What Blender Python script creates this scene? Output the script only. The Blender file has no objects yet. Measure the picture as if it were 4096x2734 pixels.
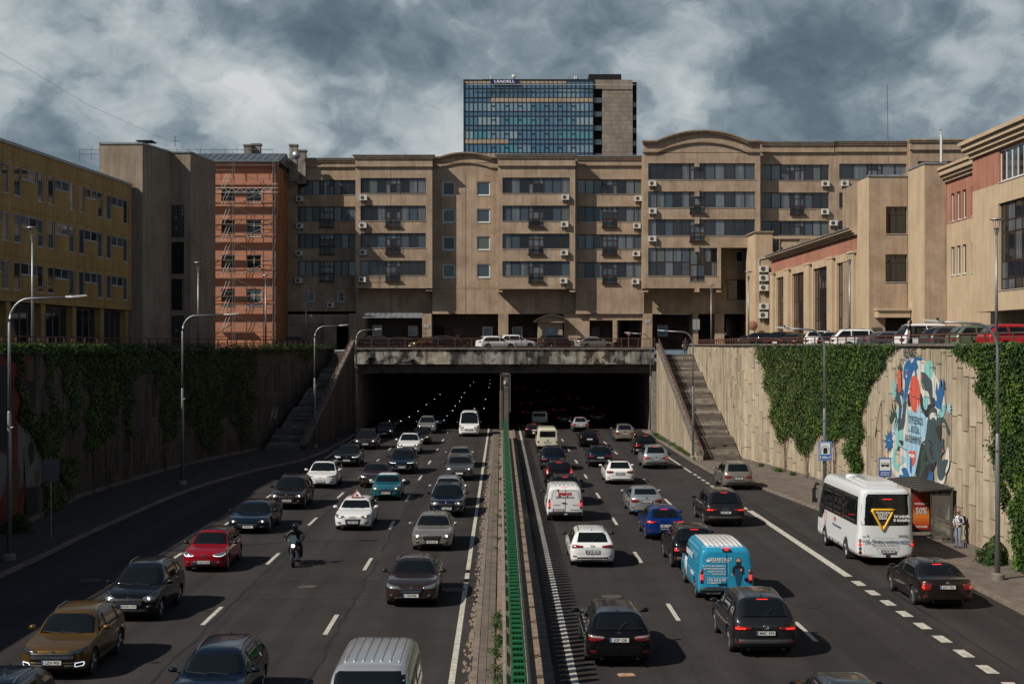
import bpy, bmesh, math, random
from mathutils import Vector, Matrix, Euler
from mathutils.bvhtree import BVHTree
random.seed(7)
R = math.radians; PI = math.pi
SC = bpy.context.scene; COL = SC.collection
# ---------------------------------------------------------------- camera, sky, sun, exposure
F = 5600.0; EYE = 9.0; CX = 2004.0; HY = 1378.0      # focal length (photo px), eye height (m), vanishing point of the road
cd = bpy.data.cameras.new('camera'); cam = bpy.data.objects.new('camera', cd); COL.objects.link(cam)
cam.location = (0, 0, EYE); cam.rotation_euler = (R(90), 0, 0)
cd.sensor_width = 36; cd.lens = 36 * F / 4096; cd.shift_x = 44 / 4096; cd.shift_y = 11 / 4096
cd.clip_start = .5; cd.clip_end = 9000
SC.camera = cam
SUN = Vector((1.035, .60, -1.0)).normalized()
sl = bpy.data.lights.new('sun', 'SUN'); sl.energy = 5.0; sl.angle = R(.5); sl.color = (1, .92, .80)
so = bpy.data.objects.new('sun', sl); COL.objects.link(so); so.rotation_euler = SUN.to_track_quat('-Z', 'Y').to_euler(); so.location = (-60, -40, 80)
w = bpy.data.worlds.new('World'); SC.world = w; w.use_nodes = True
nt = w.node_tree; N = nt.nodes; LK = nt.links
bg = N['Background']; bg.inputs[1].default_value = .1
sk = N.new('ShaderNodeTexSky'); sk.sky_type = 'NISHITA'; sk.sun_disc = False
sk.sun_elevation = math.asin(-SUN.z); sk.sun_rotation = math.atan2(-SUN.x, -SUN.y); sk.altitude = 100; sk.air_density = 1.2; sk.dust_density = .6
def nd(t, **k):
    n = N.new(t)
    for a, b in k.items(): setattr(n, a, b)
    return n
def noise_n(vec, sc, det, ro, di=0.):
    n = nd('ShaderNodeTexNoise'); n.inputs['Scale'].default_value = sc; n.inputs['Detail'].default_value = det
    n.inputs['Roughness'].default_value = ro; n.inputs['Distortion'].default_value = di; LK.new(vec, n.inputs['Vector']); return n.outputs['Fac']
def ramp_n(fac, stops):
    r = nd('ShaderNodeValToRGB'); e = r.color_ramp.elements
    while len(e) < len(stops): e.new(.5)
    for i, (p, c) in enumerate(stops): e[i].position = p; e[i].color = (*c, 1)
    LK.new(fac, r.inputs[0]); return r.outputs[0]
tc = nd('ShaderNodeTexCoord'); mp = nd('ShaderNodeMapping'); mp.inputs['Scale'].default_value = (1, 1, 1.35); mp.inputs['Location'].default_value = (5.2, .4, 1.1)
LK.new(tc.outputs['Generated'], mp.inputs[0]); V = mp.outputs[0]
wrp = nd('ShaderNodeTexNoise'); wrp.inputs['Scale'].default_value = 16; wrp.inputs['Detail'].default_value = 5; LK.new(V, wrp.inputs['Vector'])
wv = nd('ShaderNodeVectorMath', operation='MULTIPLY_ADD'); wv.inputs[1].default_value = (.07,) * 3; LK.new(wrp.outputs['Color'], wv.inputs[0]); LK.new(V, wv.inputs[2]); VW = wv.outputs[0]
n1 = noise_n(VW, 10., 12, .62, 0.); n2 = noise_n(V, 3.2, 3, .5, .3)
vo = nd('ShaderNodeTexVoronoi', feature='F1'); vo.inputs['Scale'].default_value = 9; vo.inputs['Detail'].default_value = 3; vo.inputs['Roughness'].default_value = .55; LK.new(VW, vo.inputs['Vector'])
def acc(a, k, c):
    m = nd('ShaderNodeMath', operation='MULTIPLY_ADD'); m.inputs[1].default_value = k; LK.new(a, m.inputs[0])
    if isinstance(c, float): m.inputs[2].default_value = c
    else: LK.new(c, m.inputs[2])
    return m.outputs[0]
dens_ = acc(n2, .62, acc(n1, .55, acc(vo.outputs['Distance'], -.20, .0)))
K_ = 1.95
ccol = ramp_n(dens_, [(p, tuple(K_ * v for v in c)) for p, c in ((.16, (.75, 1.12, 1.5)), (.30, (1.4, 1.95, 2.4)), (.385, (2.4, 3.05, 3.5)), (.44, (3.9, 4.55, 4.9)), (.58, (6.9, 7.2, 7.2)))])
sp_ = nd('ShaderNodeSeparateXYZ'); LK.new(tc.outputs['Generated'], sp_.inputs[0])      # broken cloud: a closed bank towards the horizon, unseen overhead opened to blue to cut ambient light
m3 = nd('ShaderNodeMath', operation='MULTIPLY_ADD'); m3.inputs[1].default_value = -1.4; m3.inputs[2].default_value = .42; LK.new(sp_.outputs[2], m3.inputs[0])
m4 = nd('ShaderNodeMath', operation='ADD'); LK.new(m3.outputs[0], m4.inputs[0]); LK.new(n2, m4.inputs[1])
cover = ramp_n(m4.outputs[0], [(.30, (0,) * 3), (.42, (1,) * 3)])
mixc = nd('ShaderNodeMix', data_type='RGBA'); LK.new(cover, mixc.inputs[0]); LK.new(sk.outputs[0], mixc.inputs[6]); LK.new(ccol, mixc.inputs[7])
LK.new(mixc.outputs[2], bg.inputs[0]); bg.inputs[1].default_value = .05
SC.view_settings.view_transform = 'Standard'; SC.view_settings.look = 'None'; SC.view_settings.exposure = -.12; SC.view_settings.gamma = 1
SC.view_settings.use_curve_mapping = False
SC.cycles.max_bounces = 5; SC.cycles.diffuse_bounces = 1; SC.cycles.glossy_bounces = 3; SC.cycles.transmission_bounces = 4; SC.cycles.transparent_max_bounces = 6

# ---------------------------------------------------------------- helpers
def gy(py): return F * EYE / (py - HY)                  # distance of a road point seen at photo row py
def wx(px, Y): return (px - CX) * Y / F
def wz(py, Y): return EYE - (py - HY) * Y / F
MATS = {}
def mat(name, rgb=(.5, .5, .5), rough=.6, metal=0., var=0., scale=1., streak=0., bump=0., coat=0., emit=0., dark=None, spec=None, fine=0., alpha=1., trans=0.):
    if name in MATS: return MATS[name]
    m = bpy.data.materials.new(name); m.use_nodes = True; t = m.node_tree; b = t.nodes['Principled BSDF']; L = t.links
    b.inputs['Base Color'].default_value = (*rgb, 1); b.inputs['Roughness'].default_value = rough; b.inputs['Metallic'].default_value = metal
    if coat: b.inputs['Coat Weight'].default_value = coat; b.inputs['Coat Roughness'].default_value = .04
    if spec is not None: b.inputs['Specular IOR Level'].default_value = spec
    if alpha < 1: b.inputs['Alpha'].default_value = alpha
    if trans: b.inputs['Transmission Weight'].default_value = trans
    if emit: b.inputs['Emission Color'].default_value = (*rgb, 1); b.inputs['Emission Strength'].default_value = emit
    if var or streak or bump or fine:
        g = t.nodes.new('ShaderNodeNewGeometry')
        def noi(sc, det, stretch=None, ro=.6):
            n = t.nodes.new('ShaderNodeTexNoise'); n.inputs['Scale'].default_value = sc; n.inputs['Detail'].default_value = det; n.inputs['Roughness'].default_value = ro
            src = g.outputs['Position']
            if stretch:
                q = t.nodes.new('ShaderNodeMapping'); q.inputs['Scale'].default_value = stretch; L.new(src, q.inputs[0]); src = q.outputs[0]
            L.new(src, n.inputs['Vector']); return n.outputs['Fac']
        cur = None
        def mult(fac, lo, hi, a, c):
            nonlocal cur
            r = t.nodes.new('ShaderNodeMapRange'); r.inputs[1].default_value = a; r.inputs[2].default_value = c; r.inputs[3].default_value = 0; r.inputs[4].default_value = 1
            L.new(fac, r.inputs[0])
            x = t.nodes.new('ShaderNodeMix'); x.data_type = 'RGBA'; x.blend_type = 'MULTIPLY'; x.inputs[0].default_value = 1
            y = t.nodes.new('ShaderNodeMix'); y.data_type = 'RGBA'; L.new(r.outputs[0], y.inputs[0]); y.inputs[6].default_value = (*lo, 1); y.inputs[7].default_value = (*hi, 1)
            if cur is None: x.inputs[6].default_value = (*rgb, 1)
            else: L.new(cur, x.inputs[6])
            L.new(y.outputs[2], x.inputs[7]); cur = x.outputs[2]
        d = dark or (1, .97, .93)
        if var: mult(noi(scale, 6), tuple((1 - var) * q for q in d), (1 + var * .5,) * 3, .33, .67)
        if streak: mult(noi(1.0, 5, (2.6, 2.6, .16)), tuple((1 - streak) * q for q in d), (1.03,) * 3, .36, .56)
        if fine: mult(noi(22, 3), (1 - fine,) * 3, (1 + fine * .8,) * 3, .35, .65)
        if cur is not None: L.new(cur, b.inputs['Base Color'])
        if bump:
            bp = t.nodes.new('ShaderNodeBump'); bp.inputs['Strength'].default_value = bump; bp.inputs['Distance'].default_value = .02
            L.new(noi(18, 4), bp.inputs['Height']); L.new(bp.outputs[0], b.inputs['Normal'])
    MATS[name] = m; return m
class MB:
    def __init__(s): s.v = []; s.f = []; s.m = []
    def face(s, idx, m=0): s.f.append(tuple(idx)); s.m.append(m)
    def quad(s, a, b, c, d, m=0):
        n = len(s.v); s.v += [tuple(a), tuple(b), tuple(c), tuple(d)]; s.face((n, n + 1, n + 2, n + 3), m)
    def box(s, x0, x1, y0, y1, z0, z1, m=0):
        n = len(s.v); s.v += [(x, y, z) for z in (z0, z1) for y in (y0, y1) for x in (x0, x1)]
        for q in ((0, 2, 3, 1), (4, 5, 7, 6), (0, 1, 5, 4), (2, 6, 7, 3), (0, 4, 6, 2), (1, 3, 7, 5)): s.face([n + i for i in q], m)
        return s
    def prism(s, pts, z0, z1, m=0):                      # footprint (x, y) counter-clockwise
        n = len(s.v); k = len(pts); s.v += [(p[0], p[1], z0) for p in pts] + [(p[0], p[1], z1) for p in pts]
        s.face(range(n + k - 1, n - 1, -1), m); s.face(range(n + k, n + 2 * k), m)
        for i in range(k): j = (i + 1) % k; s.face((n + i, n + j, n + k + j, n + k + i), m)
        return s
    def vprism(s, pts, y0, y1, m=0):                     # outline (x, z), counter-clockwise seen from -y
        n = len(s.v); k = len(pts); s.v += [(p[0], y0, p[1]) for p in pts] + [(p[0], y1, p[1]) for p in pts]
        s.face(range(n, n + k), m); s.face(range(n + 2 * k - 1, n + k - 1, -1), m)
        for i in range(k): j = (i + 1) % k; s.face((n + j, n + i, n + k + i, n + k + j), m)
        return s
    def tube(s, pts, r, seg=8, m=0, cap=True):
        pts = [Vector(p) for p in pts]; n0 = len(s.v); k = len(pts)
        rr = r if isinstance(r, (list, tuple)) else [r] * k
        up = Vector((0, 0, 1))
        for i, p in enumerate(pts):
            d = (pts[min(i + 1, k - 1)] - pts[max(i - 1, 0)]).normalized()
            a = d.cross(up)
            if a.length < .05: a = d.cross(Vector((1, 0, 0)))
            a.normalize(); b = d.cross(a)
            for j in range(seg): t = 2 * PI * j / seg; s.v.append(tuple(p + (a * math.cos(t) + b * math.sin(t)) * rr[i]))
        for i in range(k - 1):
            for j in range(seg):
                q = (j + 1) % seg; s.face((n0 + i * seg + j, n0 + (i + 1) * seg + j, n0 + (i + 1) * seg + q, n0 + i * seg + q), m)
        if cap: s.face(range(n0, n0 + seg), m); s.face(range(n0 + k * seg - 1, n0 + (k - 1) * seg - 1, -1), m)
        return s
    def lathe(s, prof, seg=24, axis='z', c=(0, 0, 0), m=0, closed=False):  # prof (r, h)
        n0 = len(s.v); k = len(prof)
        for r_, h in prof:
            for j in range(seg):
                t = 2 * PI * j / seg; a, b = r_ * math.cos(t), r_ * math.sin(t)
                p = (a, b, h) if axis == 'z' else ((h, a, b) if axis == 'x' else (a, h, b)); s.v.append((p[0] + c[0], p[1] + c[1], p[2] + c[2]))
        for i in range(k if closed else k - 1):
            for j in range(seg):
                q = (j + 1) % seg; i2 = (i + 1) % k; s.face((n0 + i * seg + j, n0 + i * seg + q, n0 + i2 * seg + q, n0 + i2 * seg + j), m)
        return s
    def mesh(s, name, mats, smooth=False):
        me = bpy.data.meshes.new(name); me.from_pydata(s.v, [], s.f)
        for m in (mats if isinstance(mats, (list, tuple)) else [mats]): me.materials.append(m)
        if any(s.m): me.polygons.foreach_set('material_index', s.m)
        if smooth: me.polygons.foreach_set('use_smooth', [True] * len(s.f))
        me.update(); return me
    def build(s, name, mats, parent=None, smooth=False, loc=(0, 0, 0), rz=0.):
        return put(name, s.mesh(name, mats, smooth), parent, loc, rz)
def put(name, me, parent=None, loc=(0, 0, 0), rz=0., scale=None, rot=None):
    o = bpy.data.objects.new(name, me); COL.objects.link(o); o.location = loc; o.rotation_euler = rot or (0, 0, rz)
    if scale: o.scale = scale
    if parent is not None: o.parent = parent
    return o
def tag(o, label, cat, group=None, kind=None):
    o['label'] = label; o['category'] = cat
    if group: o['group'] = group
    if kind: o['kind'] = kind
    return o
def struct(o): o['kind'] = 'structure'; return o
def stuff(o): o['kind'] = 'stuff'; return o
def thing(name, label, cat, loc=(0, 0, 0), rz=0., group=None):
    o = bpy.data.objects.new(name, None); COL.objects.link(o); o.empty_display_size = .3; o.location = loc; o.rotation_euler = (0, 0, rz); return tag(o, label, cat, group)
def copy_tree(o, parent=None):
    c = o.copy(); COL.objects.link(c); c.parent = parent
    for ch in o.children: copy_tree(ch, c)
    return c
TXT = {}; SPACE = 1.
def text_mesh(s, size, m, bold=.0, align='CENTER', ext=.002):
    key = (s, size, m.name, bold, align)
    if key in TXT: return TXT[key]
    cu = bpy.data.curves.new('lettering', 'FONT'); cu.body = s; cu.size = size; cu.offset = bold * size; cu.extrude = ext; cu.align_x = align; cu.space_character = SPACE; cu.align_y = 'CENTER'; cu.resolution_u = 3
    o = bpy.data.objects.new('lettering', cu); me = bpy.data.meshes.new_from_object(o); me.materials.clear(); me.materials.append(m)
    bpy.data.objects.remove(o); TXT[key] = me; return me
FRONT = (R(90), 0, 0); BACK = (R(90), 0, PI); LEFTW = (R(90), 0, R(90)); RIGHTW = (R(90), 0, R(-90))
def text(s, size, m, parent, loc, rot, bold=0., align='CENTER', name='lettering', sx=1.):
    return put(name, text_mesh(s, size, m, bold, align), parent, loc, rot=rot, scale=(sx, 1, 1))
def pchip(keys):
    xs = [k[0] for k in keys]; ys = [k[1] for k in keys]; n = len(xs)
    h = [xs[i + 1] - xs[i] for i in range(n - 1)]; d = [(ys[i + 1] - ys[i]) / h[i] for i in range(n - 1)]; m = [0.] * n
    m[0] = d[0]; m[-1] = d[-1]
    for i in range(1, n - 1):
        if d[i - 1] * d[i] > 0:
            w1 = 2 * h[i] + h[i - 1]; w2 = h[i] + 2 * h[i - 1]; m[i] = (w1 + w2) / (w1 / d[i - 1] + w2 / d[i])
    def f(x):
        if x <= xs[0]: return ys[0]
        if x >= xs[-1]: return ys[-1]
        i = 0
        while x > xs[i + 1]: i += 1
        t = (x - xs[i]) / h[i]; t2 = t * t; t3 = t2 * t
        return ys[i] * (2 * t3 - 3 * t2 + 1) + h[i] * m[i] * (t3 - 2 * t2 + t) + ys[i + 1] * (3 * t2 - 2 * t3) + h[i] * m[i + 1] * (t3 - t2)
    return f
def lerp_path(path, y):                                   # x on a polyline [(x, y)...] sorted by y
    if y <= path[0][1]: return path[0][0]
    for (x0, y0), (x1, y1) in zip(path, path[1:]):
        if y <= y1: return x0 + (x1 - x0) * (y - y0) / (y1 - y0)
    return path[-1][0]
def inpoly(x, y, P):
    c = False; j = len(P) - 1
    for i in range(len(P)):
        if (P[i][1] > y) != (P[j][1] > y) and x < (P[j][0] - P[i][0]) * (y - P[i][1]) / (P[j][1] - P[i][1]) + P[i][0]: c = not c
        j = i
    return c
# ---------------------------------------------------------------- materials
ASPH = mat('asphalt', (.046, .041, .039), .9, spec=.25, var=.22, scale=.35, fine=.35, bump=.25, dark=(1, 1, 1))
ASPH2 = mat('street_asphalt', (.06, .057, .053), .9, var=.3, scale=.8, fine=.2)
TAR = mat('tar', (.012, .012, .013), .6)
LINE = mat('road_paint', (.56, .54, .47), .7, var=.35, scale=5, fine=.3)
KERB = mat('kerb_stone', (.20, .17, .14), .9, var=.35, scale=2, bump=.4)
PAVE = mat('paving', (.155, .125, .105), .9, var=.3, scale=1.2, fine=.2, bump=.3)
SAND = mat('sand', (.26, .20, .145), 1, var=.35, scale=4, fine=.3)
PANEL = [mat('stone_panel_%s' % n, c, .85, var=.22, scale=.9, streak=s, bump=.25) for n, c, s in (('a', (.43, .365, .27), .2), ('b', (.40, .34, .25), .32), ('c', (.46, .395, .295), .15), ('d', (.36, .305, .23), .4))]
PANELS_ = [mat('shade_toned_panel_%s' % n, c, .9, var=.3, scale=.9, streak=s, bump=.25) for n, c, s in (('a', (.070, .056, .044), .3), ('b', (.055, .045, .036), .4), ('c', (.085, .068, .052), .25), ('d', (.045, .038, .031), .45))]  # left-wall copies of the panel stone, shade darkened into the base colour
PANELB = mat('stone_backing', (.14, .115, .085), .95, var=.3)
CONC = mat('concrete', (.26, .235, .205), .9, var=.35, scale=1.5, streak=.35, bump=.3)
CAPC = mat('cap_concrete', (.15, .13, .115), .9, var=.4, scale=2, bump=.4)
STEPM = mat('step_stone', (.20, .175, .15), .9, var=.4, scale=2.5, bump=.3)
PLAS = mat('beige_plaster', (.385, .292, .214), .9, var=.24, scale=.6, streak=.16, fine=.07, bump=.15)
PLASD = mat('cornice_plaster', (.30, .225, .16), .9, var=.2, scale=.6, streak=.25)
PLAS2 = mat('light_plaster', (.47, .365, .25), .9, var=.12, scale=.5, streak=.08, fine=.06, bump=.15)
TERRA = mat('terracotta_plaster', (.36, .16, .11), .9, var=.15, scale=.6, streak=.15)
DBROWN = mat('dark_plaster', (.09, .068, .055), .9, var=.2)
TOWERP = mat('rough_grey_plaster', (.29, .235, .185), .95, var=.22, scale=.35, streak=.2, fine=.15, bump=.5)
YELL = mat('yellow_plaster', (.42, .275, .10), .9, var=.18, scale=.5, streak=.22, fine=.05)
ORAN = mat('orange_plaster', (.46, .195, .115), .9, var=.12, scale=.6, fine=.05)
ORAND = mat('orange_side', (.40, .17, .07), .95, var=.3, scale=.8, streak=.3)
FRAME = mat('brown_frame', (.035, .018, .015), .5)
WFRAME = mat('white_frame', (.62, .62, .60), .4)
GFRAME = mat('grey_frame', (.50, .52, .54), .5)
SILL = mat('sill_metal', (.45, .42, .38), .5)
RUST = mat('rusty_brown_paint', (.10, .042, .027), .8, var=.4, scale=5)
GLASS = mat('window_glass', (.012, .016, .020), .04, spec=.9)
GLASSB = mat('window_glass_blue', (.03, .085, .14), .05, metal=.35)
GLASSC = mat('curtained_glass', (.12, .145, .165), .12, streak=.5, spec=.8, coat=.6)
GLASSG = mat('green_blind_glass', (.09, .12, .11), .12, coat=.5)
DARK = mat('black_void', (.006, .006, .006), .9)
BLACK = mat('black_plastic', (.012, .012, .013), .45)
GREYM = mat('galvanised_steel', (.26, .28, .30), .45, metal=.6, var=.15, scale=4)
LGREY = mat('light_grey_metal', (.55, .56, .55), .4)
SLATE = mat('slate_blue_roof', (.12, .15, .18), .5, metal=.3, var=.3)
ROOFM = mat('roof_metal', (.30, .33, .36), .4, metal=.4, var=.3, scale=2)
ACW = mat('ac_casing', (.62, .61, .57), .5)
WHITE = mat('white_paint', (.80, .80, .78), .5)
INK = mat('black_ink', (.01, .01, .012), .6)
BLUE = mat('sign_blue', (.02, .13, .45), .4)
EUBLUE = mat('plate_blue', (.01, .10, .42), .5)
PLATE = mat('plate_white', (.66, .66, .62), .5)
RED = mat('red_print', (.45, .03, .02), .5)
YEL = mat('sign_yellow', (.85, .45, .02), .4)
LEAF = [mat('leaf_%s' % n, c, .6, spec=.3) for n, c in (('mid', (.026, .062, .006)), ('dark', (.014, .036, .005)), ('light', (.055, .105, .010)), ('pale', (.085, .13, .02)), ('withered', (.09, .07, .025)))]
BARK = mat('bark', (.07, .05, .035), .95)
GREENP = mat('green_plastic', (.006, .115, .038), .6, var=.25, scale=6)

def asphalt_tracks(m):                                    # long oil and wear streaks along the lanes
    t = m.node_tree; b = t.nodes['Principled BSDF']; src = b.inputs['Base Color'].links[0].from_socket
    g = t.nodes.new('ShaderNodeNewGeometry'); q = t.nodes.new('ShaderNodeMapping'); q.inputs['Scale'].default_value = (.85, .018, 1); n = t.nodes.new('ShaderNodeTexNoise'); n.inputs['Scale'].default_value = 1; n.inputs['Detail'].default_value = 5; n.inputs['Roughness'].default_value = .55
    r = t.nodes.new('ShaderNodeValToRGB'); r.color_ramp.elements[0].position = .36; r.color_ramp.elements[1].position = .64; r.color_ramp.elements[0].color = (.62, .60, .63, 1); r.color_ramp.elements[1].color = (1.0, 1.0, 1.0, 1)
    x = t.nodes.new('ShaderNodeMix'); x.data_type = 'RGBA'; x.blend_type = 'MULTIPLY'; x.inputs[0].default_value = 1
    t.links.new(g.outputs['Position'], q.inputs[0]); t.links.new(q.outputs[0], n.inputs['Vector']); t.links.new(n.outputs['Fac'], r.inputs[0]); t.links.new(src, x.inputs[6]); t.links.new(r.outputs[0], x.inputs[7]); t.links.new(x.outputs[2], b.inputs['Base Color'])
asphalt_tracks(ASPH)
# ---------------------------------------------------------------- road, kerbs, markings, pavements
ZS = 8.45                                                 # level of the streets above
LK_ = [(-19.3, -60), (-19.3, 58), (-19.5, 66), (-19.4, 81), (-18.9, 89.6), (-17.5, 99.6), (-15.3, 108), (-14.6, 118), (-14.4, 146), (-14.4, 420)]
LW_ = [(-23.8, -60), (-23.8, 72), (-24.7, 82), (-24.3, 91), (-23.7, 101), (-22.3, 110), (-20.6, 119), (-17.3, 146)]
RK_ = [(17.4, -60), (17.4, 46), (17.45, 52), (17.3, 75), (16.4, 86), (14.7, 98), (14.6, 107), (14.7, 146), (14.7, 420)]
RW_ = [(20.6, -60), (20.6, 55), (20.4, 62), (20.8, 82), (20.4, 93), (19.3, 102), (18.5, 107), (19.9, 146), (20.1, 151)]
def sheet(name, left, right, z, m, ys=None):
    b = MB(); ys = sorted(set([p[1] for p in left] + [p[1] for p in right])) if ys is None else ys
    for y0, y1 in zip(ys, ys[1:]):
        b.quad((lerp_path(left, y0), y0, z), (lerp_path(right, y0), y0, z), (lerp_path(right, y1), y1, z), (lerp_path(left, y1), y1, z))
    return struct(b.build(name, m))
const = lambda x, y0=-60, y1=420: [(x, y0), (x, y1)]
sheet('road_surface', const(-30), const(26), 0., ASPH, [-60, 420])
def strip(b, x, y0, y1, w_, z=.008): b.box(x - w_ / 2, x + w_ / 2, y0, y1, z - .004, z)
b = MB()
strip(b, -1.32, -20, 300, .17); strip(b, 1.97, -20, 300, .2)
for k in range(-3, 26): strip(b, -5.47, 43.5 + 12.42 * k, 46.7 + 12.42 * k, .15)
for k in range(-3, 26): strip(b, -9.6, 45 + 12.42 * k, 48.1 + 12.42 * k, .15)
for k in range(-3, 5): strip(b, -13.8, 45.2 + 12.4 * k, 48.2 + 12.4 * k, .15)
strip(b, -13.95, 108, 300, .15)
for k in range(-3, 26): strip(b, 5.8, 45.7 + 12.15 * k, 48.7 + 12.15 * k, .15)
for k in range(-3, 26): strip(b, 9.57, 42.5 + 12.1 * k, 45.5 + 12.1 * k, .15)
strip(b, 13.5, 54.4, 76, .32)
for k in range(20): strip(b, 13.5, 52.35 - 2 * k, 53.35 - 2 * k, .34)
for k in range(11): strip(b, 13.45, 76.6 + 2 * k, 77.6 + 2 * k, .2)
strip(b, 13.4, 98.5, 300, .16)
struct(b.build('road_marking', LINE))
# tar seams and patches
b = MB()
def wobble(x, y0, y1, amp=.1, wd=.03, step=.8, dx=0.):
    y = y0; px = x; i = 0
    while y < y1:
        nx = x + dx * (y - y0) / (y1 - y0) + random.uniform(-amp, amp); ww = wd * random.uniform(.4, 1.3)
        b.quad((px - ww, y, .004), (px + ww, y, .004), (nx + ww, y + step, .004), (nx - ww, y + step, .004)); px = nx; y += step
wobble(-5.15, 31, 58, .09, .045); wobble(-5.2, 61, 100, .07, .04); wobble(-9.35, 34, 70, .06, .05); wobble(-9.3, 70, 140, .05, .03); wobble(5.6, 60, 140, .04, .012)
wobble(14.25, 34, 90, .02, .03, 2.5)
for y in (49.5, 53.4, 96.5, 111): b.box(-19, -1, y, y + .035, .003, .0045)
struct(b.build('tar_seam', TAR))
# kerbs
def kerb(path, side, y0, y1, h=.13, w_=.2, step=1.5):
    root = bpy.data.objects.new('kerb', None); COL.objects.link(root); struct(root)
    y = y0; k = 0; rest = MB(); vis = 0
    while y < y1:
        ya, yb = y + .012, min(y + step, y1); xa, xb = lerp_path(path, ya), lerp_path(path, yb); q = MB()
        s = side; hh = h + random.uniform(-.012, .012)
        pts = [(xa, ya), (xb, yb), (xb + s * w_, yb), (xa + s * w_, ya)]
        if s > 0: pts = pts[::-1]
        (q if 30 < y < 150 else rest).prism(pts, -.05, hh)
        if q.v: q.build('kerb_stone', KERB, root)
        y += step
    if rest.v: stuff(rest.build('kerb_run', KERB, root))
kerb(LK_, -1, -20, 146); kerb(RK_, 1, -20, 146)
PAVED = mat('shade_toned_paving', (.05, .042, .038), .95, var=.3, scale=1.2, fine=.2)  # shade below the left wall mixed into the slab colour
# pavements: slabs with joints
def slabs(name, inner, outer, z, y0, y1, m, rows=3, step=1.2, holes=None):
    b = MB(); y = y0
    while y < y1:
        ya, yb = y + .008, min(y + step, y1)
        for r in range(rows):
            t0 = r / rows; t1 = (r + 1) / rows; zz = z + random.uniform(-.006, .006)
            a0, a1, c0, c1 = lerp_path(inner, ya), lerp_path(outer, ya), lerp_path(inner, yb), lerp_path(outer, yb)
            g = .006 if a1 > a0 else -.006
            p = [(a0 + (a1 - a0) * t0 + g, ya), (a0 + (a1 - a0) * t1 - g, ya), (c0 + (c1 - c0) * t1 - g, yb), (c0 + (c1 - c0) * t0 + g, yb)]
            if a1 < a0: p = p[::-1]
            b.prism(p, z - .06, zz)
        y += step
    return b.build(name, m)
sh = lambda path, d: [(x + d, y) for x, y in path]
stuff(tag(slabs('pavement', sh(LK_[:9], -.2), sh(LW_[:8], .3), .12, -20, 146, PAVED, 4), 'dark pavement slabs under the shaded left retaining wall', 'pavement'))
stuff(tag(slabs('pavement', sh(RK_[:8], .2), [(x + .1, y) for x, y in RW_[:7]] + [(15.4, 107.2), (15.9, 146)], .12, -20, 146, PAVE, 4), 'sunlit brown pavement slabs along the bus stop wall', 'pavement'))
# median strip
MDL, MDR = -.80, 1.42
kerb(const(MDL), 1, -20, 146, .13, .16); kerb(const(MDR), -1, -20, 146, .12, .28, .45)
stuff(tag(slabs('pavement', const(MDL + .17), const(-.18), .125, -20, 146, PAVE, 2, 1.0), 'narrow paved strip beside the green median barrier', 'pavement'))
struct(MB().box(-.18, 1.14, -20, 146, -.05, .08).build('median_soil', SAND))
b = MB()
for i in range(1300):                                      # sand drifts against the kerb
    y = random.uniform(28, 140); r_ = random.uniform(.02, .10); x = MDL - .02 - abs(random.gauss(0, .10)); k = 7
    n = len(b.v); a = random.random() * 6
    b.v += [(x + r_ * .6 * math.cos(a + 2 * PI * j / k) * random.uniform(.5, 1.2), y + 3.6 * r_ * math.sin(a + 2 * PI * j / k) * random.uniform(.5, 1.2), .006 + i * 1e-6) for j in range(k)]; b.face(range(n, n + k))
stuff(tag(b.build('sand', SAND), 'pale sand drifted along the median kerb', 'sand'))
# manhole covers and drain grates
IRON = mat('cast_iron', (.05, .042, .038), .6, metal=.4, var=.3, scale=8)
def manhole(px, py, r_, label, grate=False, fill=False):
    Y = gy(py); X = wx(px, Y); t = thing('manhole_cover', label, 'manhole cover', (X, Y, 0))
    MB().lathe([(r_, .004), (r_, .012), (r_ - .05, .014), (r_ - .08, .010)], 28).build('ring', IRON, t)
    q = MB(); q.lathe([(r_ - .09, .008), (.0, .008)], 28); q.build('cover', CAPC if fill else IRON, t)
    q = MB()
    if grate:
        for i in range(-3, 4):
            for j in range(-2, 3): q.box(i * .1 - .03, i * .1 + .03, j * .12 - .04, j * .12 + .04, .0082, .011)
        q.build('slots', DARK, t)
    else:
        for i in range(1, 4): q.lathe([(r_ * .2 * i, .009), (r_ * .2 * i + .02, .013), (r_ * .2 * i + .04, .009)], 24)
        q.build('raised_ring', IRON, t)
manhole(1228, 2345, .42, 'round manhole cover in the second lane behind the motorcyclist', fill=True)
manhole(1884, 2284, .42, 'round cover near the median kerb, farthest of the three')
manhole(1866, 2321, .40, 'round drain grate with square slots beside the median', True)
manhole(1811, 2357, .46, 'round ribbed cover lying in the shadow of the brown saloon')
manhole(2446, 2384, .44, 'round manhole cover in front of the black estate car', fill=True)
manhole(3230, 2422, .46, 'round manhole cover right of the dark grey crossover')
manhole(3551, 2357, .40, 'round drain cover left of the brown saloon in the bus bay', True)
manhole(2722, 1917, .42, 'round manhole cover right of the white hatchback with chrome bumper')
manhole(1796, 1879, .42, 'round drain cover on the solid line beside the grey crossover', True)
manhole(363, 2320, .45, 'round manhole cover in the shaded left lane')
t = MB(); t.box(-.22, .22, -.15, .15, .01, .03); t.box(-.2, -.05, -.12, .1, .03, .05)
tag(t.build('flattened_cardboard', mat('cardboard', (.45, .27, .18), .8), loc=(wx(2506, gy(2700)), gy(2700), 0), rz=.2), 'small flattened piece of pink cardboard lying in the right-hand carriageway', 'litter')
t = MB(); t.tube([(-.2, 0, .03), (0, .06, .05), (.22, -.02, .03)], .02, 5); t.tube([(0, .06, .05), (.08, .16, .04)], .012, 5)
tag(t.build('dry_branch', BARK, loc=(-1.0, gy(2408), .01)), 'dry branch lying at the median kerb beside the sand', 'branch')
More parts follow.
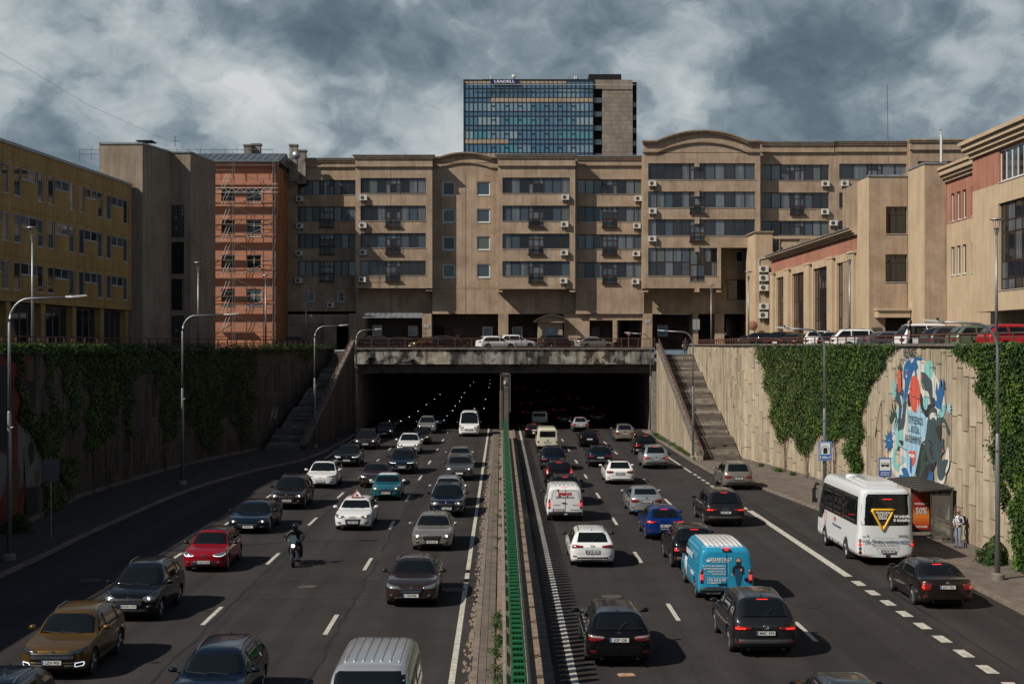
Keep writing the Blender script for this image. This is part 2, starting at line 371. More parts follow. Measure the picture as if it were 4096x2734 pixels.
# ---------------------------------------------------------------- street level ground
far = 2500
b = MB()
b.quad((-far, -200, ZS), (-24, -200, ZS), (-24, 146, ZS), (-far, 146, ZS)); b.quad((20.9, -200, ZS), (far, -200, ZS), (far, 151, ZS), (20.9, 151, ZS))
b.quad((-far, 151, ZS), (far, 151, ZS), (far, far, ZS), (-far, far, ZS)); b.quad((-far, 146, ZS), (-17.3, 146, ZS), (-17.3, 151, ZS), (-far, 151, ZS))
b.quad((-24, 101, ZS), (-23.4, 101, ZS), (-17.3, 146, ZS), (-24, 146, ZS)); b.quad((-15.2, 146.1, ZS), (16.0, 146.1, ZS), (16.0, 151, ZS), (-15.2, 151, ZS)); b.quad((20.2,107,ZS),(20.9,107,ZS),(20.9,151,ZS),(20.2,151,ZS))
struct(b.build('ground', ASPH2))
struct(MB().box(-17.3, -15.2, 146, 151, 8.0, 8.35).build('stair_landing', STEPM)); struct(MB().box(16.0, 20.2, 146, 151, 7.6, 8.0).build('stair_landing', STEPM))
# ---------------------------------------------------------------- retaining walls with stone panels
def wall(path, side, y0, y1, ztop, cap, label, pm=None, colw=.8, far_first=False, skip=None, capm=CAPC, tint=None):
    root = thing('retaining_wall', label, 'wall')
    b = MB(); ys = sorted(set([y0, y1] + [p[1] for p in path if y0 < p[1] < y1]))
    for a, c in zip(ys, ys[1:]):
        xa, xc = lerp_path(path, a), lerp_path(path, c)
        p = [(xa + side * .12, a), (xc + side * .12, c), (xc + side * .7, c), (xa + side * .7, a)]
        if side > 0: p = p[::-1]
        b.prism(p, -.2, ztop)
    b.build('backing', PANELB, root)
    # panels
    global RCELLS
    cells = []; y = y0; col = 0
    while y < y1 - .1:
        yb = min(y + colw, y1); z = .25 if col % 2 else -.1; z -= random.uniform(0, 1.6)
        while z < ztop - .02:
            hh = random.choice((1.7, 2.1, 2.4, 2.4)); cells.append((y, yb, max(z, 0.3), min(z + hh, ztop - .01))); z += hh
        y += colw; col += 1
    cells = [c for c in cells if c[3] - c[2] > .12]
    if side > 0: RCELLS = [c for c in cells if 63 < c[0] < 76.5]
    rest = MB(); n = 0
    cells.sort(key=lambda c: (c[0] < 52 if side > 0 else c[0] < 62, c[0]))
    for (a, c, z0, z1) in cells:
        xa, xc = lerp_path(path, a), lerp_path(path, c); dd = random.uniform(0, .05); g = .024
        q = MB() if n < 300 else rest
        p = [(xa + side * dd, a + g), (xc + side * dd, c - g), (xc + side * .13, c - g), (xa + side * .13, a + g)]
        if side > 0: p = p[::-1]
        mi = random.choice((0, 0, 1, 2, 2, 3)); q.prism(p, z0 + g, z1 - g, mi if q is rest else 0)
        if q is not rest: q.build('stone_panel', (pm or PANEL)[mi], root)
        n += 1
    if rest.v: stuff(rest.build('far_stone_panels', pm or PANEL, root))
    b = MB(); z = MB()
    for a, c in zip(ys, ys[1:]):
        xa, xc = lerp_path(path, a), lerp_path(path, c)
        p = [(xa - side * .12, a), (xc - side * .12, c), (xc + side * .75, c), (xa + side * .75, a)]
        p2 = [(xa - side * .04, a), (xc - side * .04, c), (xc + side * .1, c), (xa + side * .1, a)]
        if side > 0: p = p[::-1]; p2 = p2[::-1]
        b.prism(p, ztop, cap); z.prism(p2, .0, .3)
    b.build('coping', capm, root); z.build('plinth', CAPC, root)
    return root
RWT, RWC = 8.93, 9.06
wall(RW_, 1, 30, 151, RWT, RWC, 'tall sunlit retaining wall of beige stone panels behind the bus stop')
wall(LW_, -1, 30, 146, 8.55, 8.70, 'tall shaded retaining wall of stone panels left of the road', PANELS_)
# ---------------------------------------------------------------- bridge deck and tunnel
YM = 146.
t = thing('underpass_bridge', 'stained concrete bridge deck over the two dark tunnel mouths', 'bridge')
STAIN = [mat('stained_concrete_%s' % n, c, .95, var=.5, scale=s, streak=k, bump=.5, dark=(1, .98, .95)) for n, c, s, k in (('pale', (.33, .315, .29), .9, .6), ('dark', (.22, .21, .195), 1.3, .85), ('warm', (.37, .325, .265), 1.1, .55))]
for m_ in STAIN:                                           # black lichen patches with ragged edges
    tt = m_.node_tree; pb_ = tt.nodes['Principled BSDF']; src = pb_.inputs['Base Color'].links[0].from_socket; g_ = tt.nodes.new('ShaderNodeNewGeometry'); n_ = tt.nodes.new('ShaderNodeTexNoise'); n_.inputs['Scale'].default_value = .75; n_.inputs['Detail'].default_value = 9; n_.inputs['Roughness'].default_value = .65; tt.links.new(g_.outputs['Position'], n_.inputs['Vector'])
    r_ = tt.nodes.new('ShaderNodeValToRGB'); r_.color_ramp.elements[0].position = .50; r_.color_ramp.elements[1].position = .56; r_.color_ramp.elements[0].color = (1, 1, 1, 1); r_.color_ramp.elements[1].color = (.16, .15, .145, 1); tt.links.new(n_.outputs['Fac'], r_.inputs[0]); x_ = tt.nodes.new('ShaderNodeMix'); x_.data_type = 'RGBA'; x_.blend_type = 'MULTIPLY'; x_.inputs[0].default_value = 1; tt.links.new(src, x_.inputs[6]); tt.links.new(r_.outputs[0], x_.inputs[7]); tt.links.new(x_.outputs[2], pb_.inputs['Base Color'])
x = -15.2; i = 0
while x < 15.9:
    x1 = min(x + 3.3, 15.95); MB().box(x + .012, x1 - .012, YM - .45 - random.uniform(0, .02), YM - .1, 6.98, 8.50).build('fascia_panel', STAIN[(0, 0, 2, 1, 0, 1, 0, 2, 0, 1)[i % 10]], t); x = x1; i += 1
MB().box(-15.3, 16.0, YM - .62, YM + .2, 8.52, 8.69).build('edge_beam', CAPC, t)
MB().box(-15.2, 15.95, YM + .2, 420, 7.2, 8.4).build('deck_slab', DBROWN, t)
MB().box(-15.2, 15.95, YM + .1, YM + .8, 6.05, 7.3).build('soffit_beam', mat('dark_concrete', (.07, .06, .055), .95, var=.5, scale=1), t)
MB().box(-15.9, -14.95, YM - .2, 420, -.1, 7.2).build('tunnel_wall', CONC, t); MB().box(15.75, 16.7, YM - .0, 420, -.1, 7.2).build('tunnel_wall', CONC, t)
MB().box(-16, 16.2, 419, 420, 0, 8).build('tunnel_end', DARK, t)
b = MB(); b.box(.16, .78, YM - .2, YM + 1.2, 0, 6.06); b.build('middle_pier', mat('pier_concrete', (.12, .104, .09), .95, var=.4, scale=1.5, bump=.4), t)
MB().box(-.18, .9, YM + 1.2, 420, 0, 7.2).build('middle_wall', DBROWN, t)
b = MB(); b.tube([(-.02, YM - .35, .3), (-.02, YM - .35, 5.9), (.06, YM - .35, 6.0), (.86, YM - .35, 6.0), (.95, YM - .35, 5.9), (.95, YM - .35, 2.)], .04, 6); b.build('conduit_pipe', GREYM, t)
MB().box(.28, .5, YM - .32, YM - .2, 4.9, 5.25).build('junction_box', LGREY, t)
# railing on the bridge
def railing(name, label, path3, post_step=1.65, h=.95, pick=True, slope=False):
    t = thing(name, label, 'railing'); top = MB(); 
    tot = 0; segs = []
    for a, c in zip(path3, path3[1:]):
        a, c = Vector(a), Vector(c); L = (c - a).length; segs.append((a, c, L))
    off = Vector((0, 0, h)); pm = MB(); pts = [Vector(p) + off for p in path3]
    top.tube(pts, .045, 6); top.tube([Vector(p) + Vector((0, 0, h * .62 if not pick else .12)) for p in path3], .025, 5); top.build('handrail', RUST, t)
    proto = MB().box(-.035, .035, -.035, .035, 0, 1).mesh('post', RUST)
    for a, c, L in segs:
        n = max(1, int(L / post_step))
        for i in range(n + 1):
            p = a + (c - a) * (i / n); put('post', proto, t, p, scale=(1, 1, h))
        if pick:
            k = int(L / .16)
            for i in range(k): p = a + (c - a) * ((i + .5) / k); pm.box(p.x - .008, p.x + .008, p.y - .008, p.y + .008, p.z + .12, p.z + h - .04)
    if pm.v: stuff(pm.build('pickets', RUST, t))
    return t
railing('bridge_railing', 'rusty brown picket railing along the bridge edge', [(-15.2, YM - .3, 8.69), (16, YM - .3, 8.69)])
railing('wall_railing', 'low brown railing along the top of the sunlit right wall', [(lerp_path(RW_, y) + .45, y, RWC) for y in (34, 62, 82, 93, 102, 107, 144)], 1.6, .42, False)
railing('wall_railing', 'brown railing along the top of the ivy covered left wall', [(lerp_path(LW_, y) - .45, y, 8.70) for y in (40, 72, 82, 91, 101, 119, 140)], 1.9, .72, False)
# ---------------------------------------------------------------- stairs beside the tunnel
STEPS = [mat('step_stone_%d' % i, c, .9, var=.45, scale=1.5, bump=.3, fine=.2) for i, c in enumerate(((.22, .19, .16), (.15, .13, .11), (.27, .235, .195), (.12, .10, .085)))]
def stairs(label, bl, br, yb, tl, tr, yt, zt, pside, plabel, rlabel):
    t = thing('stairway', label, 'stairs'); n = 50; land = {9, 19, 29, 39}; run = (yt - yb) / (n + 4 * 3.2); y = yb; z = 0; rest = MB()
    for i in range(n):
        z += zt / n; d = run * (4.2 if i in land else 1)
        f0 = (y - yb) / (yt - yb); f1 = (y + d - yb) / (yt - yb)
        xa, xb = bl + (tl - bl) * f0, br + (tr - br) * f0; xc, xd = bl + (tl - bl) * f1, br + (tr - br) * f1
        MB().prism([(xa, y + .01), (xb, y + .01), (xd, y + d + .04), (xc, y + d + .04)], z - .145, z + random.uniform(-.008, .008)).build('step', random.choice(STEPS), t)
        rest.prism([(xa, y + .06), (xb, y + .06), (xd, y + d + .06), (xc, y + d + .06)], -.1, z - .142); y += d
    rest.build('understructure', CAPC, t)
    # sloped parapet wall between stairs and road
    xi0, xi1 = (br, tr) if pside > 0 else (bl, tl)
    w_ = thing('stair_parapet', plabel, 'wall'); cells = []; L = yt - yb
    prof = lambda f: .75 + (zt + .25) * f + (.25 if int(f * 5) % 2 else 0)
    pts = []; k = 15; b = MB()
    for i in range(k):
        f0, f1 = i / k, (i + 1) / k; ya, yc = yb + L * f0, yb + L * f1; xa = xi0 + (xi1 - xi0) * f0; xc = xi0 + (xi1 - xi0) * f1
        o0, o1 = (0, .45) if pside > 0 else (-.45, 0)
        h0, h1 = .55 + (zt + .3) * f0, .55 + (zt + .3) * f1
        v = [(xa + o0, ya, -.1), (xa + o1, ya, -.1), (xc + o1, yc, -.1), (xc + o0, yc, -.1), (xa + o0, ya, h0), (xa + o1, ya, h0), (xc + o1, yc, h1), (xc + o0, yc, h1)]
        q = MB(); q.v = v; 
        for fc in ((0, 3, 2, 1), (4, 5, 6, 7), (0, 1, 5, 4), (2, 3, 7, 6), (1, 2, 6, 5), (3, 0, 4, 7)): q.face(fc)
        g = .01; q.v = [(a, c + (g if j % 4 in (0, 1) else -g), d) for j, (a, c, d) in enumerate(v)]
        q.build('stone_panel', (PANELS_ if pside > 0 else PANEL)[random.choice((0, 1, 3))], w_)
        b.v += [(xa + o0 - .06, ya, h0), (xa + o1 + .06, ya, h0), (xc + o1 + .06, yc, h1), (xc + o0 - .06, yc, h1), (xa + o0 - .06, ya, h0 + .3), (xa + o1 + .06, ya, h0 + .3), (xc + o1 + .06, yc, h1 + .3), (xc + o0 - .06, yc, h1 + .3)]
        n0 = len(b.v) - 8
        for fc in ((0, 3, 2, 1), (4, 5, 6, 7), (0, 1, 5, 4), (2, 3, 7, 6), (1, 2, 6, 5), (3, 0, 4, 7)): b.face([n0 + j for j in fc])
    b.build('coping', CAPC, w_)
    xm = .22 * pside
    railing('stair_handrail', rlabel, [(xi0 + (xi1 - xi0) * f + xm, yb + L * f, .85 + (zt + .3) * f) for f in [j / 5 for j in range(6)]], 1.5, .5, False)
    return t
stairs('shaded flight of stone steps left of the tunnel', -20.0, -16.9, 118, -17.0, -15.55, 144.5, 8.3, 1, 'shaded sloping parapet wall beside the left steps', 'rusty handrail on the parapet of the left steps')
stairs('sunlit flight of stone steps right of the tunnel', 15.45, 18.4, 107, 16.5, 19.8, 144.5, 8.0, -1, 'sunlit sloping parapet wall beside the right steps', 'rusty handrail on the parapet of the right steps')
# ---------------------------------------------------------------- median guard rail with green anti-glare screens
t = thing('guard_rail', 'steel guard rail on the median topped with green plastic anti-glare screens', 'guard rail')
b = MB()
def wbeam(b, x, s):
    pr = [(0, .55), (.07, .60), (.07, .66), (.02, .71), (.02, .73), (.07, .78), (.07, .84), (0, .89)]
    for (a0, z0), (a1, z1) in zip(pr, pr[1:]):
        b.quad((x + s * a0, 27, z0), (x + s * a0, 133, z0), (x + s * a1, 133, z1), (x + s * a1, 27, z1)); b.quad((x + s * a0 + .004 * -s, 27, z0), (x + s * a1 - .004 * s, 27, z1), (x + s * a1 - .004 * s, 133, z1), (x + s * a0 - .004 * s, 133, z0))
RAILM = mat('rail_steel', (.33, .31, .28), .5, metal=.5, var=.3, scale=3)
wbeam(b, .12, -1); b.build('beam', RAILM, t); b = MB(); wbeam(b, .66, 1); b.build('beam', RAILM, t)
pm = MB().box(-.05, .05, -.04, .04, 0, .95).mesh('post', RAILM); y = 27.3
while y < 133:
    put('post', pm, t, (.2, y, 0)); put('post', pm, t, (.58, y, 0)); y += 2.5
MB().box(.34, .44, 27, 133, .93, 1.0).build('carrier', RAILM, t)
b = MB()                                                   # one slotted screen: outer frame with 3 x 2 slots
b.box(-.12, .12, -.01, .01, 0, .06); b.box(-.12, .12, -.01, .01, .5, .54); b.box(-.12, .12, -.01, .15, 1.045, 1.08); b.box(-.12, .12, .14, .15, 0, 1.045)
for xx in (-.108, -.036, .036, .108): b.box(xx - .011, xx + .011, -.01, .01, .06, 1.045)
for s in (-1, 1): b.box(s * .13 - .01, s * .13 + .01, -.02, .36, 0, .5).box(s * .13 - .01, s * .13 + .01, -.02, .15, .5, 1.06)
sm = b.mesh('anti_glare_screen', GREENP); y = 27.4; i = 0
while y < 131.5:
    put('anti_glare_screen', sm, t, (.39 + random.uniform(-.006, .006), y, .99), rz=random.uniform(-.05, .05)).rotation_euler.x = random.uniform(-.02, .02); y += .6
# ---------------------------------------------------------------- ivy
from mathutils import noise as mnoise
def leaves(n, sampler, size, lo=.6, hi=1.35):
    b = MB(); tot = 0; tries = 0
    while tot < n and tries < n * 12:
        tries += 1; r = sampler()
        if r is None: continue
        p, nrm = r; s = size * random.uniform(lo, hi)
        d = (nrm + Vector((random.uniform(-.8, .8), random.uniform(-.8, .8), random.uniform(-.2, .9)))).normalized()
        a = d.cross(Vector((random.uniform(-1, 1), random.uniform(-1, 1), random.uniform(-1, 1)))).normalized(); c = d.cross(a)
        n0 = len(b.v); b.v += [tuple(p - a * s * .5), tuple(p + c * s * .42), tuple(p + a * s * .55), tuple(p - c * s * .42)]
        nn = mnoise.noise(p * .9) + mnoise.noise(p * 3) * .5; b.face((n0, n0 + 1, n0 + 2, n0 + 3), random.choice((0, 2, 2, 3)) if nn > .22 else (random.choice((1, 1, 0)) if nn < -.2 else random.choice((0, 0, 0, 1, 2)))); tot += 1
        if random.random() < .012: b.m[-1] = 4
    return b
def wall_sampler(path, side, polys, y0, y1, z0, z1, depth=.28):
    def f():
        y = 1 / random.uniform(1 / y1, 1 / y0); z = random.uniform(z0, z1); x = lerp_path(path, y)
        px = CX + x * F / y + random.gauss(0, 4); py = HY - (z - EYE) * F / y + random.gauss(0, 5)
        px += 9 * math.sin(py * .05) + 6 * math.sin(py * .017 + 2)
        if not any(inpoly(px, py, P) for P in polys): return None
        return Vector((x - side * (abs(random.gauss(.02, depth * .5)) + .02), y, z)), Vector((-side, 0, .1))
    return f
def stems(path, side, pts):
    b = MB()
    for (px, py0, py1) in pts:
        for k in range(5):
            q = []; o = random.uniform(-12, 12)
            for i in range(6):
                py = py0 + (py1 - py0) * i / 5; xx = px + o * (1 - .5 * i / 5) + random.uniform(-4, 4)
                lo, hi = 45., 140.
                for _ in range(30):
                    m = (lo + hi) / 2
                    if (CX + lerp_path(path, m) * F / m - xx) * side > 0: lo = m
                    else: hi = m
                q.append((lerp_path(path, lo) - side * .05, lo, wz(py, lo)))
            b.tube(q, .018, 4)
    return b
ivyA = [(3020, 1380), (3600, 1378), (3590, 1400), (3560, 1425), (3540, 1470), (3512, 1500), (3490, 1550), (3458, 1585), (3448, 1640), (3450, 1720), (3454, 1800), (3450, 1880), (3442, 1915), (3420, 1895), (3400, 1850), (3390, 1810), (3402, 1745), (3360, 1740), (3340, 1768), (3318, 1770), (3300, 1740), (3275, 1730), (3262, 1790), (3245, 1815), (3215, 1810), (3198, 1775), (3175, 1740), (3160, 1745), (3130, 1770), (3105, 1740), (3090, 1690), (3080, 1620), (3070, 1540), (3058, 1480), (3045, 1430)]
ivyB = [(3840, 1378), (4200, 1370), (4200, 2330), (4070, 2290), (4068, 2240), (4090, 2200), (4070, 2150), (4050, 2050), (4060, 1960), (4030, 1850), (4000, 1800), (3985, 1740), (3975, 1650), (3940, 1600), (3915, 1560), (3935, 1520), (3920, 1470), (3880, 1430), (3835, 1410)]
ivyC = [(3985, 1780), (4022, 1800), (4018, 1900), (4026, 1960), (4015, 2030), (4002, 1990), (4008, 1900), (3990, 1860)]
for nm, P, n, yr in (('large sunlit ivy hanging on the beige wall above the tunnel distance sign', [ivyA], 52000, (66, 104)), ('ivy hanging down the wall at the right edge behind the tall lamp post', [ivyB, ivyC], 42000, (50, 64))):
    t = thing('ivy', nm, 'climbing plant')
    b = leaves(n, wall_sampler(RW_, 1, P, yr[0], yr[1], .1, 9.15), .115); stuff(b.build('foliage', LEAF, t))
    s = stems(RW_, 1, [(3148, 1740, 1905), (3232, 1800, 1920), (3316, 1760, 1935), (3340, 1740, 1940), (3432, 1900, 1905)] if P[0] is ivyA else [(4068, 2200, 2290)]); stuff(s.build('stem', BARK, t))
# overhanging fringe along the coping
def fringe(path, side, y0, y1, ztop, dens):
    ph = [random.uniform(0, 6) for _ in range(4)]
    def f():
        y = 1 / random.uniform(1 / y1, 1 / y0); a = .5 + .5 * math.sin(y * 1.3 + ph[0]) * math.sin(y * .47 + ph[1]); 
        if random.random() > a * dens: return None
        return Vector((lerp_path(path, y) - side * random.uniform(-.35, .3), y, ztop + random.uniform(-.7 * a, .22))), Vector((-side * .6, 0, .7))
    return f
lt = thing('ivy', 'ivy and creepers over the top and face of the shaded left wall', 'climbing plant')
ivyL = [[(180, 1395), (1273, 1385), (1270, 1420), (1225, 1445), (1190, 1400), (1130, 1420), (1040, 1410), (1020, 1500), (1015, 1600), (1000, 1720), (985, 1785), (965, 1780), (930, 1700), (915, 1650), (885, 1680), (860, 1800), (820, 1790), (790, 1760), (760, 1700), (735, 1640), (705, 1700), (690, 1760), (655, 1770), (640, 1700), (625, 1500), (600, 1480), (560, 1500), (540, 1490), (525, 1600), (520, 1740), (500, 1750), (490, 1600), (460, 1640), (455, 1730), (430, 1740), (410, 1780), (380, 1800), (345, 1790), (340, 1660), (355, 1560), (320, 1500), (310, 1600), (300, 1700), (285, 1740), (262, 1560), (250, 1480), (230, 1450), (205, 1440), (205, 1640), (195, 1640), (190, 1440)],
        [(65, 1430), (90, 1440), (92, 1620), (130, 1650), (170, 1700), (175, 1640), (205, 1620), (250, 1640), (255, 1700), (240, 1800), (210, 1850), (175, 1840), (160, 1780), (120, 1740), (70, 1680)], [(250, 1830), (310, 1830), (305, 1900), (280, 1960), (245, 1900)], [(170, 1930), (230, 1930), (250, 2010), (300, 2050), (280, 2070), (180, 2060)]]
b = leaves(48000, wall_sampler(LW_, -1, ivyL, 62, 146, .1, 8.9), .13); stuff(b.build('foliage', LEAF, lt))
b = leaves(14000, fringe(LW_, -1, 66, 146, 8.85, 1.), .13); stuff(b.build('overhanging_foliage', LEAF, lt))
b = stems(LW_, -1, [(370, 1790, 1980), (430, 1790, 1960), (505, 1750, 1920), (660, 1790, 1890), (280, 1900, 2000), (920, 1750, 1850)])
stuff(b.build('stem', BARK, lt))
# weeds
def tuft(n, sampler, hgt, name, label, cat='weeds'):
    b = MB()
    for i in range(n):
        x, y, z = sampler(); h = hgt * random.uniform(.4, 1.2); a = random.random() * 6.28; l = random.uniform(.02, .12); dx, dy = math.cos(a), math.sin(a); w_ = .012
        n0 = len(b.v); b.v += [(x - dy * w_, y + dx * w_, z), (x + dy * w_, y - dx * w_, z), (x + dx * l + dy * w_, y + dy * l - dx * w_, z + h * .7), (x + dx * l * 2, y + dy * l * 2, z + h)]
        b.face((n0, n0 + 1, n0 + 2, n0 + 3), random.choice((0, 1, 2)))
    return tag(stuff(b.build(name, LEAF)), label, cat)
cl = [(random.gauss(-.12, .09), random.choice([random.uniform(28, 47), random.uniform(28, 47), random.uniform(60, 140)])) for _ in range(80)]
def s1(): c = random.choice(cl); return c[0] + random.gauss(0, .05), c[1] + random.gauss(0, .28), .09
tuft(2600, s1, .10, 'weeds', 'green weeds sprouting in the sandy gap along the median rail')
cl2 = [(lerp_path(RW_, y) - random.uniform(.1, .4), y) for y in [random.uniform(57, 59.5) for _ in range(3)] + [random.uniform(68, 104) for _ in range(9)]]
def s2(): c = random.choice(cl2); return c[0] + random.gauss(0, .12), c[1] + random.gauss(0, .25), .12
tuft(1100, s2, .25, 'weeds', 'weeds growing at the foot of the sunlit right wall')
cl3 = [(15.0 + random.uniform(-.1, .2), random.uniform(108, 140)) for _ in range(22)]
def s3(): c = random.choice(cl3); return c[0] + random.gauss(0, .1), c[1] + random.gauss(0, .8), .12
tuft(1500, s3, .25, 'weeds', 'weeds along the base of the stair wall right of the tunnel')
def bush(label, x, y, z, r_, h, n=2600, cat='bush', group=None, name='bush', size=.09):
    t = thing(name, label, cat, (x, y, z), group=group)
    def f():
        a = random.random() * 6.28; q = random.random() ** .5; hh = random.random(); rr = r_ * q * (1 - .6 * hh) * (1 + .3 * math.sin(3 * a + x))
        return Vector((rr * math.cos(a), rr * math.sin(a), hh * h * (1.1 - .4 * q))), Vector((math.cos(a), math.sin(a), .6))
    stuff(leaves(n, f, size).build('foliage', LEAF, t)); b = MB()
    for k in range(6): a = k * 1.05; b.tube([(0, 0, 0), (r_ * .5 * math.cos(a), r_ * .5 * math.sin(a), h * .7)], .015, 4)
    b.build('stem', BARK, t); return t
bush('leafy green bush at the foot of the wall behind the lamp post', 20.0, 56.8, .12, .75, 1.1)
bush('small dark bush on the shaded left pavement by the mural', -22.9, 66.5, .12, .9, .9)
# ---------------------------------------------------------------- facades
QUAD = {}
def pane_mesh(m):
    if m.name not in QUAD: QUAD[m.name] = MB().box(0, 1, -.5, .5, 0, 1).mesh('pane', m)
    return QUAD[m.name]
def wallmb(b, x0, x1, z0, z1, holes, depth=.3, m=0):
    """wall slab in the local xz plane facing -y with real openings"""
    xs = sorted(set([x0, x1] + [v for h in holes for v in h[:2] if x0 < v < x1])); zs = sorted(set([z0, z1] + [v for h in holes for v in h[2:4] if z0 < v < z1]))
    for a, c in zip(xs, xs[1:]):
        run = None
        for e, f in zip(zs, zs[1:]):
            cx, cz = (a + c) / 2, (e + f) / 2; hole = any(h[0] < cx < h[1] and h[2] < cz < h[3] for h in holes)
            if not hole: run = (run[0], f) if run else (e, f)
            if (hole or f == zs[-1]) and run: b.quad((a, 0, run[0]), (c, 0, run[0]), (c, 0, run[1]), (a, 0, run[1]), m); run = None
    for h in holes:
        a, c, e, f = h[:4]; d = depth
        b.quad((a, 0, e), (a, 0, f), (a, d, f), (a, d, e), m); b.quad((c, 0, e), (c, d, e), (c, d, f), (c, 0, f), m)
        b.quad((a, 0, f), (c, 0, f), (c, d, f), (a, d, f), m); b.quad((a, 0, e), (a, d, e), (c, d, e), (c, 0, e), m)
    a, c, e, f, d = x0, x1, z0, z1, depth
    b.quad((a, 0, e), (a, d, e), (a, d, f), (a, 0, f), m); b.quad((c, 0, e), (c, 0, f), (c, d, f), (c, d, e), m)
    b.quad((a, 0, f), (a, d, f), (c, d, f), (c, 0, f), m); b.quad((a, 0, e), (c, 0, e), (c, d, e), (a, d, e), m)
def frame_part(root, M0, x0, x1, z0, z1, cols, rows, fm, glass, y=.2, fw=.06, name='window', mull=None, sill=True):
    """window: frame mesh (part) + one pane object per light (sub-parts). cols/rows: fractions"""
    b = MB(); b.box(x0, x1, y, y + .06, z0, z0 + fw); b.box(x0, x1, y, y + .06, z1 - fw, z1); b.box(x0, x0 + fw, y, y + .06, z0 + fw, z1 - fw); b.box(x1 - fw, x1, y, y + .06, z0 + fw, z1 - fw)
    cs = [x0 + (x1 - x0) * c for c in cols]; rs = [z0 + (z1 - z0) * r for r in rows]; h = (mull or fw) / 2
    for c in cs[1:-1]: b.box(c - h, c + h, y - .01, y + .055, z0 + fw, z1 - fw)
    for r in rs[1:-1]: b.box(x0 + fw, x1 - fw, y - .006, y + .05, r - h * .8, r + h * .8)
    wnd = put(name, b.mesh(name, fm), root); wnd.matrix_local = M0.copy()
    for i in range(len(cs) - 1):
        for j in range(len(rs) - 1):
            g = glass() if callable(glass) else glass
            put('pane', pane_mesh(g), wnd, (cs[i] + h, y + .035, rs[j] + h), scale=(cs[i + 1] - cs[i] - 2 * h, .012, rs[j + 1] - rs[j] - 2 * h), rot=(0, random.uniform(-.001, .001), random.uniform(-.004, .004)))
    if sill:
        s = put('sill', MB().box(x0 - .04, x1 + .04, -.06, y + .02, z0 - .05, z0 - .004).mesh('sill', SILL if fm is not WFRAME else WFRAME), wnd)
    return wnd
def at(loc, rz=0.): return Matrix.Translation(loc) @ Matrix.Rotation(rz, 4, 'Z')
def part(root, b, name, mats, M0=None, smooth=False):
    o = b.build(name, mats, root, smooth)
    if M0 is not None: o.matrix_local = M0.copy()
    return o
def apt_glass():
    r = random.random(); return GLASSC if r < .36 else (GLASSG if r < .42 else (GLASSP if r < .62 else GLASS))
GLASSP = mat('pale_reflecting_glass', (.05, .075, .10), .06, coat=.6)
FANM = mat('fan_grey', (.10, .10, .10), .6)
ACP = MB().box(-.42, .42, -.36, -.02, 0, .60).mesh('ac_unit', ACW)
def acfan(r_=.22):
    b = MB(); b.lathe([(r_, -.375), (r_, -.362)], 16, 'y'); b.lathe([(r_, -.37), (0.02, -.37)], 16, 'y', m=1)
    for k in range(4): b.lathe([(r_ * (k + 1) / 4.4, -.378), (r_ * (k + 1) / 4.4 + .012, -.378)], 16, 'y')
    return b.mesh('fan_grille', [BLACK, FANM])
ACF = acfan(); ACB = MB().box(-.3, -.26, -.4, 0, -.05, 0).box(.26, .3, -.4, 0, -.05, 0).box(-.29, -.27, -.1, 0, -.35, -.05).box(.27, .29, -.1, 0, -.35, -.05).mesh('bracket', BLACK)
def ac_unit(root, M0, x, z, sc=1.):
    o = put('ac_unit', ACP, root); o.matrix_local = M0 @ Matrix.Translation((x, -.02, z)) @ Matrix.Scale(sc, 4)
    put('fan_grille', ACF, o, (-.1, 0, .3)); put('bracket', ACB, o)
# ---------------------------------------------------------------- main apartment block
A = thing('apartment_block', 'long beige apartment block with brown strip windows spanning behind the underpass', 'building')
def section(x0, x1, Y, top, bot, holes, depth=.3, band=None, wall_m=PLAS, name='wall', cut=None):
    M0 = at((0, Y, 0)); b = MB(); H = [(wx(h[0], Y), wx(h[1], Y), wz(h[3], Y), wz(h[2], Y)) for h in holes]
    wallmb(b, wx(x0, Y), wx(x1, Y), wz(bot, Y), wz(top, Y), H, depth); part(A, b, name, wall_m, M0); return M0, H
def strip_windows(x0, x1, Y, rows, n, M0, doors=True, center=None, dw=60):
    """rows: list of (ytop, ybot, door?)"""
    X0, X1 = wx(x0, Y), wx(x1, Y); c = (X0 + X1) / 2 if center is None else wx(center, Y); hw = dw * Y / F / 2
    for (yt, yb, door) in rows:
        zt, zb = wz(yt, Y), wz(yb, Y); dz = zb
        if door: dz = wz(yb + 22, Y)
        def cols(a, e): k = max(1, round((e - a) / ((X1 - X0 - 2 * hw) / (n - 3 if n > 5 else n)))); return [i / k for i in range(k + 1)]
        frame_part(A, M0, X0, c - hw, zb, zt, cols(X0, c - hw), [0, 1], FRAME, apt_glass, mull=.11, fw=.09)
        frame_part(A, M0, c + hw, X1, zb, zt, cols(c + hw, X1), [0, 1], FRAME, apt_glass, mull=.11, fw=.09)
        frame_part(A, M0, c - hw, c + hw, dz, zt, [0, .3, .7, 1], [0, .36, .72, 1] if door else [0, .62, 1], FRAME, apt_glass, mull=.10, fw=.09, name='balcony_door' if door else 'window', sill=not door)
        if door:
            b = MB(); a, e = c - hw - .06, c + hw + .06
            b.box(a, e, -.22, -.18, dz + .93, dz + .98); b.box(a, e, -.22, -.18, dz + .05, dz + .08); b.box(a - .05, e + .05, -.26, .02, dz - .10, dz)
            k = 11
            for i in range(k + 1): xx = a + (e - a - .02) * i / k; b.box(xx, xx + .02, -.21, -.19, dz + .08, dz + .93)
            part(A, b, 'balcony_railing', FRAME, M0)
def door_hole(x0, x1, c, dw, yt, yb, door):
    return [(x0, x1, yt, yb)] + ([(c - dw / 2, c + dw / 2, yb - .01, yb + 22)] if door else [])
